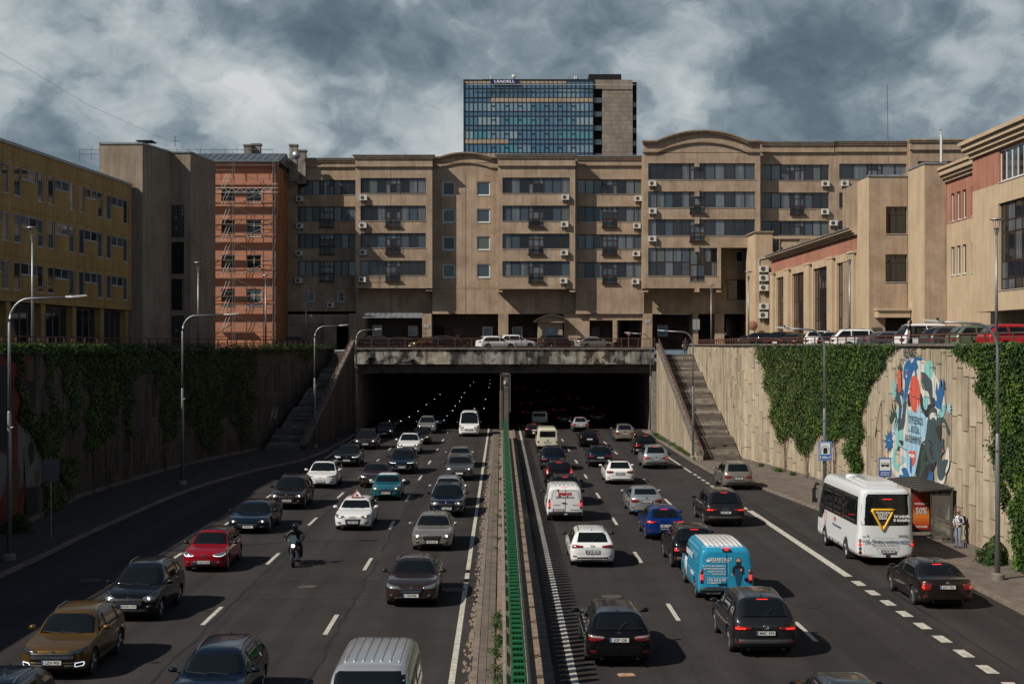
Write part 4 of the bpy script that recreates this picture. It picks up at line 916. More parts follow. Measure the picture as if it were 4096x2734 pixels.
part(OB, b, 'cornice', ORAN); b = MB(); b.v += [(wx(600, YO), YO - .6, 29.46), (-24.8, YO - .6, 29.46), (-24.8, 162, 31.1), (wx(600, YO), 162, 31.1), (-24.8, 167, 29.5), (wx(600, YO), 167, 29.5)]; b.face((0, 1, 2, 3)); b.face((3, 2, 4, 5)); b.face((1, 4, 2)); part(OB, b, 'roof', SLATE)
b = MB()
for i in range(24): xx = wx(600, YO) + i * .75; b.tube([(xx, YO - .6, 29.5), (xx, 162, 31.13)], .03, 4)
b.box(wx(600, YO), -24.8, YO - .72, YO - .6, 29.38, 29.56); part(OB, b, 'roof_seam', GREYM)
for x0, x1, y0, Y in ((975, 1005, 583, 163), (1008, 1040, 580, 164), (1158, 1187, 583, 163), (1190, 1222, 605, 165)):
    c = part(OB, MB().box(wx(x0, Y), wx(x1, Y), Y, Y + 1, 28, wz(y0, Y)), 'chimney', CONC); put('chimney_cap', MB().box(wx(x0, Y) - .1, wx(x1, Y) + .1, Y - .1, Y + 1.1, wz(y0, Y) + .002, wz(y0, Y) + .2).mesh('chimney_cap', CONC), c)
b = MB(); b.lathe([(0, 0), (.3, .05), (.48, .2)], 14, 'y', (wx(1186, 161), 160.6, wz(622, 161))); part(OB, b, 'satellite_dish', GREYM, smooth=True)
b = MB(); b.tube([(-25.6, YO - .08, ZS), (-25.6, YO - .08, 28.9)], .07, 6); part(OB, b, 'drainpipe', DBROWN)
SG = thing('scaffolding', 'steel scaffolding with planks in front of the orange building', 'scaffolding'); SY0, SY1 = 155.2, 156.3
xs = [wx(v, SY0) for v in (560, 690, 800, 931, 1091)]
pole = MB().tube([(0, 0, 0), (0, 0, 22)], .03, 5).mesh('pole', GREYM)
for x in xs:
    for y in (SY0, SY1): put('pole', pole, SG, (x, y, ZS))
zl = [10.4, 12.4, 14.4, 16.4, 18.4, 20.4, 22.4, 24.4, 26.4, 28.4]
led = MB().tube([(0, 0, 0), (1, 0, 0)], .028, 5).mesh('ledger', GREYM); plk = MB().box(0, 1, 0, .9, 0, .05).mesh('plank', mat('scaffold_plank', (.28, .19, .12), .9, var=.3))
for z_ in zl:
    for a, c in zip(xs, xs[1:]):
        put('ledger', led, SG, (a, SY0, z_ + 1), scale=(c - a, 1, 1)); put('ledger', led, SG, (a, SY0, z_ + .5), scale=(c - a, 1, 1)); (put('plank', plk, SG, (a, SY0 + .1, z_ - .05), scale=(c - a - .02, .6, 1)) if (zl.index(z_) + xs.index(a)) % 2 or xs.index(a) == 2 else None)
b = MB()
for k, z_ in enumerate(zl[:-1]):
    for j in (1, 3): a, c = (xs[j], xs[j + 1]) if k % 2 else (xs[j + 1], xs[j]); b.tube([(a, SY0 - .05, z_), (c, SY0 - .05, z_ + 2)], .025, 4)
b.build('brace', GREYM, SG); b = MB()
for k, z_ in enumerate(zl[:-1]):
    for s_ in (0, .35): b.tube([(xs[3] - 1.4 + s_, SY0 + .3, z_), (xs[3] - .6 + s_, SY0 + .3, z_ + 2)], .025, 4)
b.build('ladder', LGREY, SG)
b = MB(); za = wz(752, SY0); b.tube([(xs[2], SY0 - .2, za), (xs[4] + .6, SY0 - .2, za)], .03, 5); b.tube([(xs[2], SY0 - .2, za - .5), (xs[4] + .6, SY0 - .2, za - .5)], .03, 5)
for i in range(18): x_ = xs[2] + (xs[4] - xs[2]) * i / 18; b.tube([(x_, SY0 - .2, za - (.5 if i % 2 else 0)), (x_ + (xs[4] - xs[2]) / 18, SY0 - .2, za - (0 if i % 2 else .5))], .018, 4)
b.build('truss_girder', LGREY, SG)
b = MB()
for z_ in (30.2, 30.7):
    b.tube([(wx(330, 157), 155.8, z_), (wx(1100, 157), 155.8, z_)], .03, 4)
for i in range(16): xx = wx(330, 157) + i * 1.35; b.tube([(xx, 155.8, 29.4), (xx, 155.8, 30.9)], .025, 4)
b.build('guard_frame', GREYM, SG)
# ---------------------------------------------------------------- beige complex on the right
def oblique(root, A0, B0, z0, z1, holes, m, depth=.35, name='wall'):
    Mx, u, z, L, rz = facade_line(A0, B0); H = [(u(h[0]), u(h[1]), h[2], h[3]) for h in holes]; b = MB(); wallmb(b, 0, L, z0, z1, H, depth); part(root, b, name, m, Mx); return Mx, u, L, H
H_ = thing('hall_building', 'low beige hall with tall windows between pilasters and terracotta band', 'building')
wins = [(3105, 3139), (3168, 3220), (3252, 3313), (3346, 3405)]
Mh, uh, Lh, Hh = oblique(H_, (29.8, 154.4), (29.8, 117.1), ZS - .2, 16.9, [(a, c, ZS + .3, 16.2) for a, c in wins], PLAS2)
for h in Hh:
    n = 5; frame_part(H_, Mh, h[0], h[1], h[2], h[3], [i / n for i in range(n + 1)], [0, .34, .62, 1], FRAME, lambda: random.choice((GLASS, GLASS, mat('brown_curtain_glass', (.05, .035, .025), .15, coat=.4))), y=.22, fw=.1, mull=.09)
b = MB(); ed = [0] + [e for h in Hh for e in (h[0], h[1])] + [Lh]
for a, c in zip(ed[::2], ed[1::2]):
    w_ = c - a; b = MB(); b.box(a + w_ * .18, c - w_ * .18, -.28, 0, ZS, 16.7); b.box(a + w_ * .1, c - w_ * .1, -.33, .0, 16.7, 16.9); part(H_, b, 'pilaster', PLAS2, Mh)
part(H_, MB().box(0, Lh, .02, .3, 16.9, 18.2), 'terracotta_band', TERRA, Mh)
b = MB()
for k, (d, z0, z1) in enumerate(((.25, 18.2, 18.38), (.45, 18.38, 18.56), (.65, 18.56, 18.8))): b.box(0, Lh, -d, .3, z0, z1)
part(H_, b, 'cornice', PLAS2, Mh); b = MB(); b.tube([(0, -.7, 18.75), (Lh, -.7, 18.75)], .06, 6)
for i in range(14): b.tube([(Lh * i / 14, -.5, 18.85), (Lh * i / 14 + 1, -.55, 18.95), (Lh * i / 14 + 1.4, -.3, 18.85)], .03, 4)
part(H_, b, 'roof_conduit', GREYM, Mh); part(H_, MB().box(0, Lh, .36, 14, ZS, 18.78), 'building_core', PLASD, Mh)
# pier with condensers at the far end of the hall
AX = thing('annex_pier', 'beige pier with stacked condenser units at the corner of the hall', 'building'); Ya = 155.
part(AX, MB().box(wx(3022, Ya), wx(3090, Ya), Ya, Ya + 6, ZS - .1, wz(930, Ya)), 'wall', PLAS2); part(AX, MB().box(wx(3016, Ya), wx(3094, Ya), Ya - .15, Ya + 6, wz(930, Ya), wz(924, Ya)), 'coping', PLASD)
for x, y in ((3054, 1088), (3054, 1124), (3054, 1163), (3055, 1237), (3052, 1272)): ac_unit(AX, at((0, Ya, 0)), wx(x, Ya), wz(y, Ya), 1.15)
b = MB(); b.tube([(wx(3036, Ya), Ya - .06, wz(1250, Ya)), (wx(3036, Ya), Ya - .06, wz(1036, Ya)), (wx(3066, Ya), Ya - .06, wz(1030, Ya))], .05, 5); part(AX, b, 'pipe', LGREY)
b = MB(); b.lathe([(0, 0), (.3, .04), (.55, .16)], 14, 'y', (wx(3007, Ya), Ya - .8, wz(1302, Ya))); part(AX, b, 'satellite_dish', TERRA, smooth=True)
part(AX, MB().box(wx(3090, 158), wx(3345, 158), 158, 159, wz(955, 158), wz(944, 158)).box(wx(3128, 158), wx(3200, 158), 158.2, 159, 18, wz(955, 158)), 'canopy', PLAS2)
# front towers
ST = thing('entrance_tower', 'beige entrance tower with two dark square windows behind the parked cars', 'building')
oblique(ST, (29.8, 117.05), (29.8, 113.41), ZS - .2, 22.6, [], PLAS2)
Ms, us, Ls, Hs = oblique(ST, (29.806, 113.4), (32.95, 113.4), ZS - .2, 22.6, [(3544, 3629, wz(934, 113.4), wz(826, 113.4)), (3542, 3629, wz(1127, 113.4), wz(1017, 113.4)), (3541, 3629, ZS, wz(1270, 113.4))], PLAS)
for h in Hs[:2]: frame_part(ST, Ms, h[0], h[1], h[2], h[3], [0, .5, 1], [0, .7, 1], FRAME, GLASS, y=.2, fw=.07)
part(ST, MB().box(Hs[2][0], Hs[2][1], .2, .3, ZS, Hs[2][3]), 'door', DARK, Ms)
part(ST, MB().box(0.06, Ls, .36, 9, ZS, 22.55).box(.36, 4, .36, 9, ZS, 22.5), 'building_core', PLASD, Ms); part(ST, MB().box(-.08, Ls + .05, -.08, .4, 22.6, 22.75), 'roof_edge', ROOFM, Ms)
part(ST, MB().box(us(3498), us(3627), -1.0, 0, wz(1270, 113.4), wz(1243, 113.4)).box(us(3495), us(3630), -1.15, 0, wz(1243, 113.4), wz(1234, 113.4)), 'door_canopy', [PLAS2], Ms)
s = part(ST, MB().box(us(3489), us(3526), -.06, -.005, wz(1327, 113.4), wz(1309, 113.4)), 'name_plate', mat('bronze_plate', (.12, .11, .10), .4, metal=.5), Ms)
b = MB(); b.tube([(-.1, 1, 22.6), (-.1, 1, 9 + (1378 - 1230) * 113.4 / F)], .05, 5); part(ST, b, 'drainpipe', LGREY, at((29.8, 116.9, 0), R(-90)))
b = MB(); b.tube([(32.1, 116, 22.6), (32.0, 116, 30.5)], .022, 4); part(ST, b, 'antenna_mast', DBROWN)
S2 = thing('blank_tower', 'windowless beige tower beside the entrance tower', 'building')
oblique(S2, (32.95, 113.3), (32.95, 108.91), ZS - .2, 23.05, [], PLAS2); Ms2, u2, L2, _ = oblique(S2, (32.956, 108.9), (34.65, 108.9), ZS - .2, 23.05, [], PLAS); part(S2, MB().box(.03, 3, .36, 9, ZS, 23.0), 'building_core', PLASD, Ms2)
part(S2, MB().box(-.08, L2 + .03, -.08, 4.4, 23.05, 23.2), 'roof_edge', ROOFM, Ms2)
b = MB(); b.tube([(wx(3766, 112), 112, 23), (wx(3766, 112), 112, wz(538, 112))], .09, 6); b.tube([(wx(3762, 112), 112, 23), (wx(3762, 112), 112, wz(515, 112))], .05, 6); b.box(wx(3754, 112), wx(3770, 112), 111.9, 112.1, wz(517, 112), wz(512, 112)); part(S2, b, 'roof_mast', LGREY)
B3 = thing('annex_building', 'beige annex with narrow white framed windows and terracotta upper floor', 'building')
nw = [(3803, 3818), (3826, 3842), (3849, 3865), (3885, 3902)]
oblique(B3, (34.65, 108.85), (34.65, 98), ZS - .2, 18.3, [(a, c, z0, z1) for a, c in nw for z0, z1 in ((14.3, 16.5), (8.9, 9.5))], PLAS2)
M3, u3, L3, H3 = oblique(B3, (34.65, 108.85), (34.65, 98), 18.3, 21.6, [(a, c, 18.45, 20.6) for a, c in nw], TERRA)
for h in H3: frame_part(B3, M3, h[0], h[1], h[2], h[3], [0, 1], [0, 1], WFRAME, GLASS, y=.14, fw=.1); frame_part(B3, M3, h[0], h[1], 14.3, 16.5, [0, 1], [0, 1], WFRAME, GLASS, y=.14, fw=.1); part(B3, MB().box(h[0] - .05, h[1] + .05, -.12, .1, 9.5, 9.75).box(h[0], h[1], .05, .1, 8.9, 9.5), 'shutter', WFRAME, M3)
b = MB()
for d, z0, z1 in ((.2, 21.6, 21.85), (.4, 21.85, 22.1), (.6, 22.1, 22.5), (.75, 22.5, 22.7)): b.box(0, L3, -d, .3, z0, z1)
part(B3, b, 'cornice', PLAS2, M3); part(B3, MB().box(0, L3, .37, 10, ZS, 22.68), 'building_core', PLASD, M3)
B4 = thing('corner_building', 'beige building with terracotta top floor and large dark window at the right edge', 'building')
M4, u4, L4, H4 = oblique(B4, (33.07, 98.2), (33.07, 70), 11.26, 19.7, [(3993, 4300, 12.6, 18.35)], PLAS2)
M4b, _, _, H4b = oblique(B4, (33.07, 98.2), (33.07, 70), 19.7, 22.0, [(3995, 4300, 20.0 - .25, 21.9)], TERRA)
frame_part(B4, M4, H4[0][0], H4[0][1], 12.6, 18.35, [i / 10 for i in range(11)], [0, .13, .33, .66, .8, 1], FRAME, lambda: random.choice((GLASS, GLASS, GLASSP, GLASSC)), y=.2, fw=.1)
frame_part(B4, M4b, H4b[0][0], H4b[0][1], 19.75, 21.9, [i / 12 for i in range(13)], [0, 1], WFRAME, lambda: random.choice((GLASS, GLASSP)), y=.15, fw=.12)
b = MB()
for d, z0, z1 in ((.2, 22.0, 22.3), (.4, 22.3, 22.6), (.6, 22.6, 22.95), (.8, 22.95, 23.2)): b.box(-d, L4, -d, .3, z0, z1)
part(B4, b, 'cornice', PLAS2, M4); part(B4, MB().box(.05, L4, .37, 12, 11.26, 23.15).box(1.5, L4, 3.5, 12, ZS, 11.3), 'building_core', PLASD, M4); part(B4, MB().box(0, 1.5, 1.5, 5, ZS, 11.25), 'side_pier', PLAS2, M4)
frame_part(B4, M4, 2.2, 5, ZS, 11.1, [0, .5, 1], [0, 1], FRAME, GLASS, y=3.2, fw=.1)
# ---------------------------------------------------------------- vehicles
def paint(name, rgb, metal=0., rough=.28): return mat('paint_' + name, rgb, rough, metal=metal, coat=.8, spec=.12)
TYRE = mat('tyre_rubber', (.014, .014, .015), .85); RIM = mat('alloy_rim', (.30, .30, .31), .35, metal=.8); RIMD = mat('dark_rim', (.05, .05, .05), .4, metal=.6)
CHR = mat('chrome', (.6, .6, .6), .15, metal=1.); CARGL = mat('car_glass', (.006, .008, .009), .03, spec=.55); LENS = mat('headlight_lens', (.22, .24, .26), .12, metal=.5, coat=1.)
LENSD = mat('dark_lens', (.03, .03, .035), .1, coat=1.)
LIT = mat('lit_headlamp', (1, .96, .88), .3, emit=2.2); LITW = mat('lit_warm_lamp', (1, .72, .42), .3, emit=1.6); DRL = mat('daylight_strip', (.85, .95, 1), .3, emit=1.0)
TAIL = mat('tail_lens', (.17, .008, .008), .2, coat=1.); TLIT = mat('lit_tail_lamp', (1, .03, .02), .3, emit=1.1); TCLR = mat('clear_tail_lens', (.25, .2, .2), .2, coat=1.); AMB = mat('amber_lens', (.5, .14, .02), .3)
CLAD = mat('bumper_plastic', (.022, .022, .023), .6); RAILC = mat('roof_rail_metal', (.35, .36, .37), .3, metal=.8)
def spec(kind, **k):
    S = dict(L=4.4, W=1.8, H=1.47, nz=.68, hn=.81, hood=.95, cowl=1.15, wf=1.95, re=None, rb=None, rbz=1.0, tz=.86, axF=.85, wb=2.62, wr=.32, belt=.90, low=.19, tum=.46, nR=.55, nP=3.4, tR=.42, tP=3.8, n=5.4, kind='hatch', rails=0, clad=0)
    if kind == 'sedan': S.update(L=4.65, H=1.45, wb=2.7, rbz=1.06, kind='sedan', re_=.66, belt=.93)
    if kind == 'suv': S.update(L=4.5, H=1.66, W=1.85, hood=1.04, hn=.90, nz=.78, belt=1.03, wr=.35, low=.24, rails=1, kind='suv', tum=.38, rbz=1.12, clad=1)
    if kind == 'estate': S.update(L=4.75, H=1.48, W=1.84, wb=2.8, rails=1, kind='estate', rbz=.98)
    if kind == 'mpv': S.update(L=4.4, H=1.66, hood=1.02, cowl=.95, wf=2.0, hn=.90, nz=.76, rails=1, kind='mpv', tum=.34, belt=.98, rbz=1.08)
    if kind == 'van': S.update(L=5.1, W=1.94, H=1.96, hood=1.12, cowl=.85, wf=1.55, hn=.98, nz=.80, belt=1.12, wb=3.1, wr=.34, tum=.12, tR=.14, tP=5, n=7, kind='van', rbz=1.3, low=.24, clad=1)
    S.update(k); L, H = S['L'], S['H']; sed = S['kind'] == 'sedan'; van = S['kind'] == 'van'
    if S['re'] is None: S['re'] = L - (1.38 if sed else .30 if van else .72)
    if S['rb'] is None: S['rb'] = L - (.42 if sed else .07 if van else .13)
    c, hz, wf, re_, rb = S['cowl'], S['hood'], S['wf'], S['re'], S['rb']
    top = [(0, S['nz']), (.04, S['nz'] + .06), (.2, S['hn']), (c * .6, hz - .05), (c, hz), (wf, H - .055), (wf + .35, H - .012), ((wf + .35 + re_) / 2, H), (re_, H - .04)]
    if sed: top += [(rb, S['rbz']), (L - .06, S['rbz'] - .03), (L, S['tz'])]
    elif van: top += [(rb, H - .10), (L, H - .2)]
    else: top += [(rb, S['rbz']), (L - .03, S['rbz'] - .1), (L, S['tz'])]
    S['topf'] = pchip(top); S['beltf'] = pchip([(0, S['nz'] - .03), (.22, S['hn'] - .05), (c, S['belt'] - .02), (L * .6, S['belt']), (L - .3, S['belt'] + (.0 if van else .05)), (L, (S['belt'] if van else S['tz'] - .04))])
    S['lowf'] = pchip([(0, .34), (.25, S['low'] + .03), (.6, S['low']), (L - .6, S['low'] + .02), (L - .2, S['low'] + .06), (L, .36)]); return S
def plan(S, t):
    w_ = 1.
    if t < S['nR']: w_ = (1 - (1 - t / S['nR']) ** S['nP']) ** (1 / S['nP'])
    q = S['L'] - t
    if q < S['tR']: w_ = min(w_, (max(0, 1 - (1 - q / S['tR']) ** S['tP'])) ** (1 / S['tP']))
    return max(w_, .015)
def body(S):
    L, W = S['L'], S['W']; ts = [0, .004, .016, .035, .065, .11, .17, .24, .33, .43, .54]
    ts += [L - v for v in ((0, .004, .015, .035, .065, .1, .15, .22, .3, .4) if S['kind'] != 'van' else (0, .002, .006, .014, .03, .055, .08, .11, .14, .3))]
    ar = S['wr'] + .055; ax = (S['axF'], S['axF'] + S['wb'])
    for a in ax:
        for k in range(11): ts.append(a + ar * math.cos(PI * k / 10))
    t = .7
    while t < L - .5: ts.append(t); t += .16
    ts = sorted(v for v in ts if 0 <= v <= L); out = [ts[0]]
    for v in ts[1:]:
        if v - out[-1] > .0015: out.append(v)
    b = MB(); N1, N2 = 8, 11; rings = []
    for t in out:
        w_ = W / 2 * plan(S, t); zl = S['lowf'](t); zt = S['topf'](t); zb = min(S['beltf'](t), zt - .012)
        for a in ax:
            if abs(t - a) < ar: zl = max(zl, S['wr'] + math.sqrt(max(0, ar * ar - (t - a) ** 2)))
        zl = min(zl, zb - .06); pts = [(0, zl + .02), (w_ * .80, zl)]
        for i in range(N1):
            r_ = (i / (N1 - 1)); z = zl + .015 + (zb - zl - .015) * r_
            f = 1 - .07 * max(0, (.60 - z) / .4) ** 2 - .045 * max(0, (z - .60) / max(.1, zb - .60)) ** 2.2 + (.008 if .62 < z < .72 else 0)
            pts.append((w_ * f, z))
        h = zt - zb; n = 2 + (S['n'] - 2) * min(1, h / .35); wi = w_ * (.935 if S['kind'] != 'van' else .955)
        if h < .12: wi = w_ * .95
        for i in range(1, N2 + 1):
            th = PI / 2 * i / N2; c_, s_ = math.cos(th), math.sin(th); z = zb + h * s_ ** (2 / n); x = wi * max(0, c_) ** (2 / n) * (1 - S['tum'] * (z - zb) * (1 if S['kind'] != 'van' else (1.0)))
            pts.append((x, z))
        full = pts + [(-x, z) for x, z in pts[-2:0:-1]]; n0 = len(b.v); b.v += [(x, t - L / 2, z) for x, z in full]; rings.append((n0, len(full)))
    for (a, k), (c, _) in zip(rings, rings[1:]):
        for i in range(k): j = (i + 1) % k; b.face((a + i, a + j, c + j, c + i))
    a, k = rings[0]; b.face(range(a + k - 1, a - 1, -1)); a, k = rings[-1]; b.face(range(a, a + k))
    return b
AX = {'F': (Vector((0, 1, 0)), lambda a, z: Vector((a, -9, z))), 'R': (Vector((0, -1, 0)), lambda a, z: Vector((a, 9, z))), 'P': (Vector((-1, 0, 0)), lambda a, z: Vector((9, a, z))), 'N': (Vector((1, 0, 0)), lambda a, z: Vector((-9, a, z))), 'T': (Vector((0, 0, -1)), lambda a, y: Vector((a, y, 9)))}
def patch(bvh, view, rows, off=.006, nm='patch', m=None, root=None, skirt=.02, smooth=True):
    d, o = AX[view]; b = MB(); g = []
    for row in rows:
        r_ = []
        for (a, z) in row:
            h = bvh.ray_cast(o(a, z), d)[0]
            if h is None: h = bvh.find_nearest(o(a, z) + d * 8)[0]
            r_.append(len(b.v)); b.v.append(tuple(h - d * off))
        g.append(r_)
    R_, C_ = len(g), len(g[0]); flip = view in ('R', 'N')
    if view == 'P': flip = False
    for i in range(R_ - 1):
        for j in range(C_ - 1):
            q = (g[i][j], g[i][j + 1], g[i + 1][j + 1], g[i + 1][j]); b.face(q[::-1] if flip else q)
    if skirt:
        rim = g[0] + [g[i][-1] for i in range(1, R_)] + g[-1][-2::-1] + [g[i][0] for i in range(R_ - 2, 0, -1)]; n0 = len(b.v)
        for v in rim: p = Vector(b.v[v]) + d * (off + skirt); b.v.append(tuple(p))
        k = len(rim)
        for i in range(k):
            j = (i + 1) % k; q = (rim[j], rim[i], n0 + i, n0 + j); b.face(q[::-1] if flip else q)
    return b.build(nm, m, root, smooth)
def rows_z(spans, nc):   # spans: [(z, a0, a1)]
    return [[(a0 + (a1 - a0) * j / nc, z) for j in range(nc + 1)] for z, a0, a1 in spans]
def cols_x(spans, nr):   # spans: [(a, z0, z1)]
    return [[(a, z0 + (z1 - z0) * i / nr) for a, z0, z1 in spans] for i in range(nr + 1)]
def dens(c, k=3): return [tuple(p[j] + (q[j] - p[j]) * i / k for j in range(3)) for p, q in zip(c, c[1:]) for i in range(k)] + [c[-1]]
WH = {}
def wheel_meshes(r_, rimm):
    k = (round(r_, 2), rimm.name)
    if k not in WH:
        w_ = .105; ri = r_ * .66
        ty = MB().lathe([(ri, -w_ * .8), (r_ * .93, -w_), (r_, -w_ * .7), (r_, w_ * .7), (r_ * .93, w_), (ri, w_ * .8)], 26, 'x', closed=True).mesh('tyre', TYRE, True)
        b = MB(); b.lathe([(ri, .085), (ri * .93, .09), (ri * .88, .04), (.0, .03)], 26, 'x', m=1); b.lathe([(ri * .99, .088), (ri * .9, .09)], 26, 'x'); b.lathe([(.065, .085), (0, .09)], 12, 'x')
        for i in range(5):
            a = 2 * PI * i / 5
            for da in (-.13, .13):
                c0, c1 = a + da * 1.6, a + da; p0 = (.05, .045 * math.cos(c0), .045 * math.sin(c0)); p1 = (.075, ri * .94 * math.cos(c1), ri * .94 * math.sin(c1)); b.tube([(.07, p0[1], p0[2]), (.08, p1[1], p1[2])], .022, 4)
        WH[k] = (ty, b.mesh('rim', [rimm, RIMD], False))
    return WH[k]
PL_ = MB().box(-.26, .26, -.012, .0, -.056, .056).mesh('licence_plate', PLATE); PLB = MB().box(-.258, -.215, -.0135, -.0122, -.052, .052).mesh('plate_band', EUBLUE); PLS = MB().box(-.28, .28, -.006, .01, -.072, .072).mesh('plate_holder', BLACK)
def plate(root, txt, loc, back, tilt=0.):
    o = put('licence_plate', PL_, root, loc, rot=(tilt, 0, PI if back else 0)); put('plate_holder', PLS, o); put('plate_band', PLB, o)
    if txt: text(txt, .105, INK, o, (.02, -.0135, -.002), FRONT, .012, sx=1.04)
def ring(r_, tk=.008, seg=20): return MB().lathe([(r_ - tk, 0), (r_, -.006), (r_ + tk, 0), (r_, .006)], seg, 'y', closed=True)
def badge(root, kind, y, z, back, s=1.):
    sg = 1 if back else -1; yy = y + sg * .02; m_ = CHR; b = MB()
    if kind == 'rings':
        for i in range(4): b.lathe([(.044, 0), (.050, -.006), (.056, 0), (.05, .006)], 18, 'y', ((i - 1.5) * .082, yy, z), closed=True)
    elif kind == 'oval':
        for (a, c) in ((.085, .058), (.055, .03), (.03, .057)):
            n = 22; b.tube([(a * math.cos(2 * PI * i / n), yy, z + c * math.sin(2 * PI * i / n) + (.02 if a < .08 and c < .05 else 0)) for i in range(n + 1)], .008, 4)
    elif kind == 'vw': b.lathe([(.062, 0), (.068, -.006), (.074, 0), (.068, .006)], 20, 'y', (0, yy, z), closed=True); b.tube([(-.04, yy, z + .055), (-.012, yy, z + .004), (0, yy, z + .03), (.012, yy, z + .004), (.04, yy, z + .055)], .006, 4); b.tube([(-.06, yy, z + .02), (-.026, yy, z - .055), (0, yy, z - .004), (.026, yy, z - .055), (.06, yy, z + .02)], .006, 4)
    elif kind == 'disc': b.lathe([(.0, -.012), (.05, -.006), (.056, .004)], 20, 'y', (0, yy, z))
    elif kind == 'bar': b.lathe([(.06, 0), (.068, -.006), (.076, 0), (.068, .006)], 20, 'y', (0, yy, z), closed=True); b.box(-.11, .11, yy - .006, yy + .006, z - .014, z + .014)
    elif kind == 'loz': b.tube([(0, yy, z + .07), (.05, yy, z), (0, yy, z - .07), (-.05, yy, z), (0, yy, z + .07)], .01, 4)
    elif kind == 'tee': b.box(-.05, .05, yy - .005, yy + .005, z + .02, z + .032); b.box(-.008, .008, yy - .005, yy + .005, z - .04, z + .03)
    else: return
    b.build('badge', m_, root)
def car(label, S, P, X, Y, z=0., yaw=0., plate_txt='', back=False, cat='car', group=None, head=None, tail=None, roof=None, grille=None, bdg=None, detail=1, name=None, rimm=None, mirror=None, lit=False, extra=None, drl=None):
    """root at the centre of the car on the ground; the nose points to local -y"""
    nm = name or {'suv': 'suv', 'van': 'van', 'estate': 'estate_car', 'sedan': 'saloon_car', 'hatch': 'hatchback', 'mpv': 'people_carrier'}[S['kind']]
    t = thing(nm, label, cat, (X, Y, z), yaw, group or ('cars queuing out of the tunnel' if not back else 'cars driving into the tunnel')); L, W, H = S['L'], S['W'], S['H']; bb = body(S); bvh = BVHTree.FromPolygons([Vector(v) for v in bb.v], bb.f)
    bb.build('body', P, t, True); hl = L / 2; sed = S['kind'] == 'sedan'; van = S['kind'] == 'van'; k = S['kind']
    MB().box(-W / 2 + .25, W / 2 - .25, -hl + .35, hl - .3, .17, .62).build('underbody', DARK, t)
    tyre, rim = wheel_meshes(S['wr'], rimm or RIM)
    for ay in (S['axF'] - hl, S['axF'] + S['wb'] - hl):
        for s in (1, -1):
            o = put('wheel', tyre, t, (s * (W / 2 - .125), ay, S['wr']), rz=0 if s > 0 else PI); put('rim', rim, o)
    belt, hood, tum, zt = S['belt'], S['hood'], S['tum'], S['topf']
    def inv(z, a, c):
        n = 60; up = zt(c) > zt(a)
        for i in range(n + 1):
            q = a + (c - a) * i / n
            if (zt(q) >= z) == up: return q
        return c
    hw = lambda z, m_: W / 2 * (.935 if not van else .955) * (1 - tum * (z - belt)) - m_
    z0, z1 = hood + .05, H - .10
    patch(bvh, 'F', rows_z([(z, -hw(z, .085) * (1 if i else .97), hw(z, .085) * (1 if i else .97)) for i, z in enumerate([z0 + (z1 - z0) * q / 10 for q in range(11)])], 18), .012, 'windscreen', CARGL, t)
    zs0, zs1 = belt + (.03 if not van else .02), H - (.15 if not van else .42 if H > 1.9 else .2)
    fz = [zs0 + (zs1 - zs0) * q / 4 for q in range(5)]
    if van: spans = [(.30, 1.42 + S.get('door', .25))]
    y_f = lambda z: inv(z + .07, S['cowl'] - .02, S['wf'] + .4) + .06 - hl
    if sed: y_b = lambda z: inv(z + .07, S['re'] - .3, S['rb']) - .12 - hl
    elif van: y_b = lambda z: 1.95 - hl + S.get('door', 0)
    else: y_b = lambda z: inv(z + .08, S['re'] - .1, S['rb']) - .14 - hl - (.10 if k == 'hatch' else .0)
    B = S.get('B', S['axF'] + S['wb'] * .47) - hl; Cp = S['axF'] + S['wb'] - .18 - hl
    if van: cuts = [(None, None)]
    elif sed: cuts = [(None, B - .035), (B + .035, None)]
    elif k == 'hatch': cuts = [(None, B - .035), (B + .035, None)]
    else: cuts = [(None, B - .035), (B + .035, Cp - .03), (Cp + .03, None)]
    if van and S.get('glazed'): y_b2 = hl - .35; cuts = [(None, 1.9 - hl), (1.98 - hl, 3.1 - hl), (3.2 - hl, y_b2)]; y_b = lambda z: y_b2
    for v in ('P', 'N'):
        for a, c in cuts:
            sp = [(z, max(y_f(z), a) if a is not None else y_f(z), min(y_b(z), c) if c is not None else y_b(z)) for z in fz]
            sp = [(z, p, max(q, p + .02)) for z, p, q in sp]; patch(bvh, v, rows_z(sp, 8), .010, 'side_window', CARGL, t, .02)
    # rear window
    if not (van and not S.get('glazed') and not S.get('rearglass')):
        a, c = (S['rbz'] + .05, H - .09) if not van else (1.12, H - .32)
        m0, m1 = (.17, .13) if not van else (.22, .18)
        patch(bvh, 'R', rows_z([(z, -hw(z, m1 + (m0 - m1) * (1 - i / 5)), hw(z, m1 + (m0 - m1) * (1 - i / 5))) for i, z in enumerate([a + (c - a) * q / 5 for q in range(6)])], 16), .012, 'rear_window', CARGL, t)
    if roof:                                               # contrasting roof skin / glass roof
        ys = [S['wf'] + .12 - hl, S['re'] - .12 - hl]; patch(bvh, 'T', [[(x, y) for x in [-.54 + .09 * i for i in range(13)]] for y in [ys[0] + (ys[1] - ys[0]) * j / 14 for j in range(15)]], .008, 'roof_panel', roof, t)
    # mirrors
    mm = MB(); mp_ = mirror or P
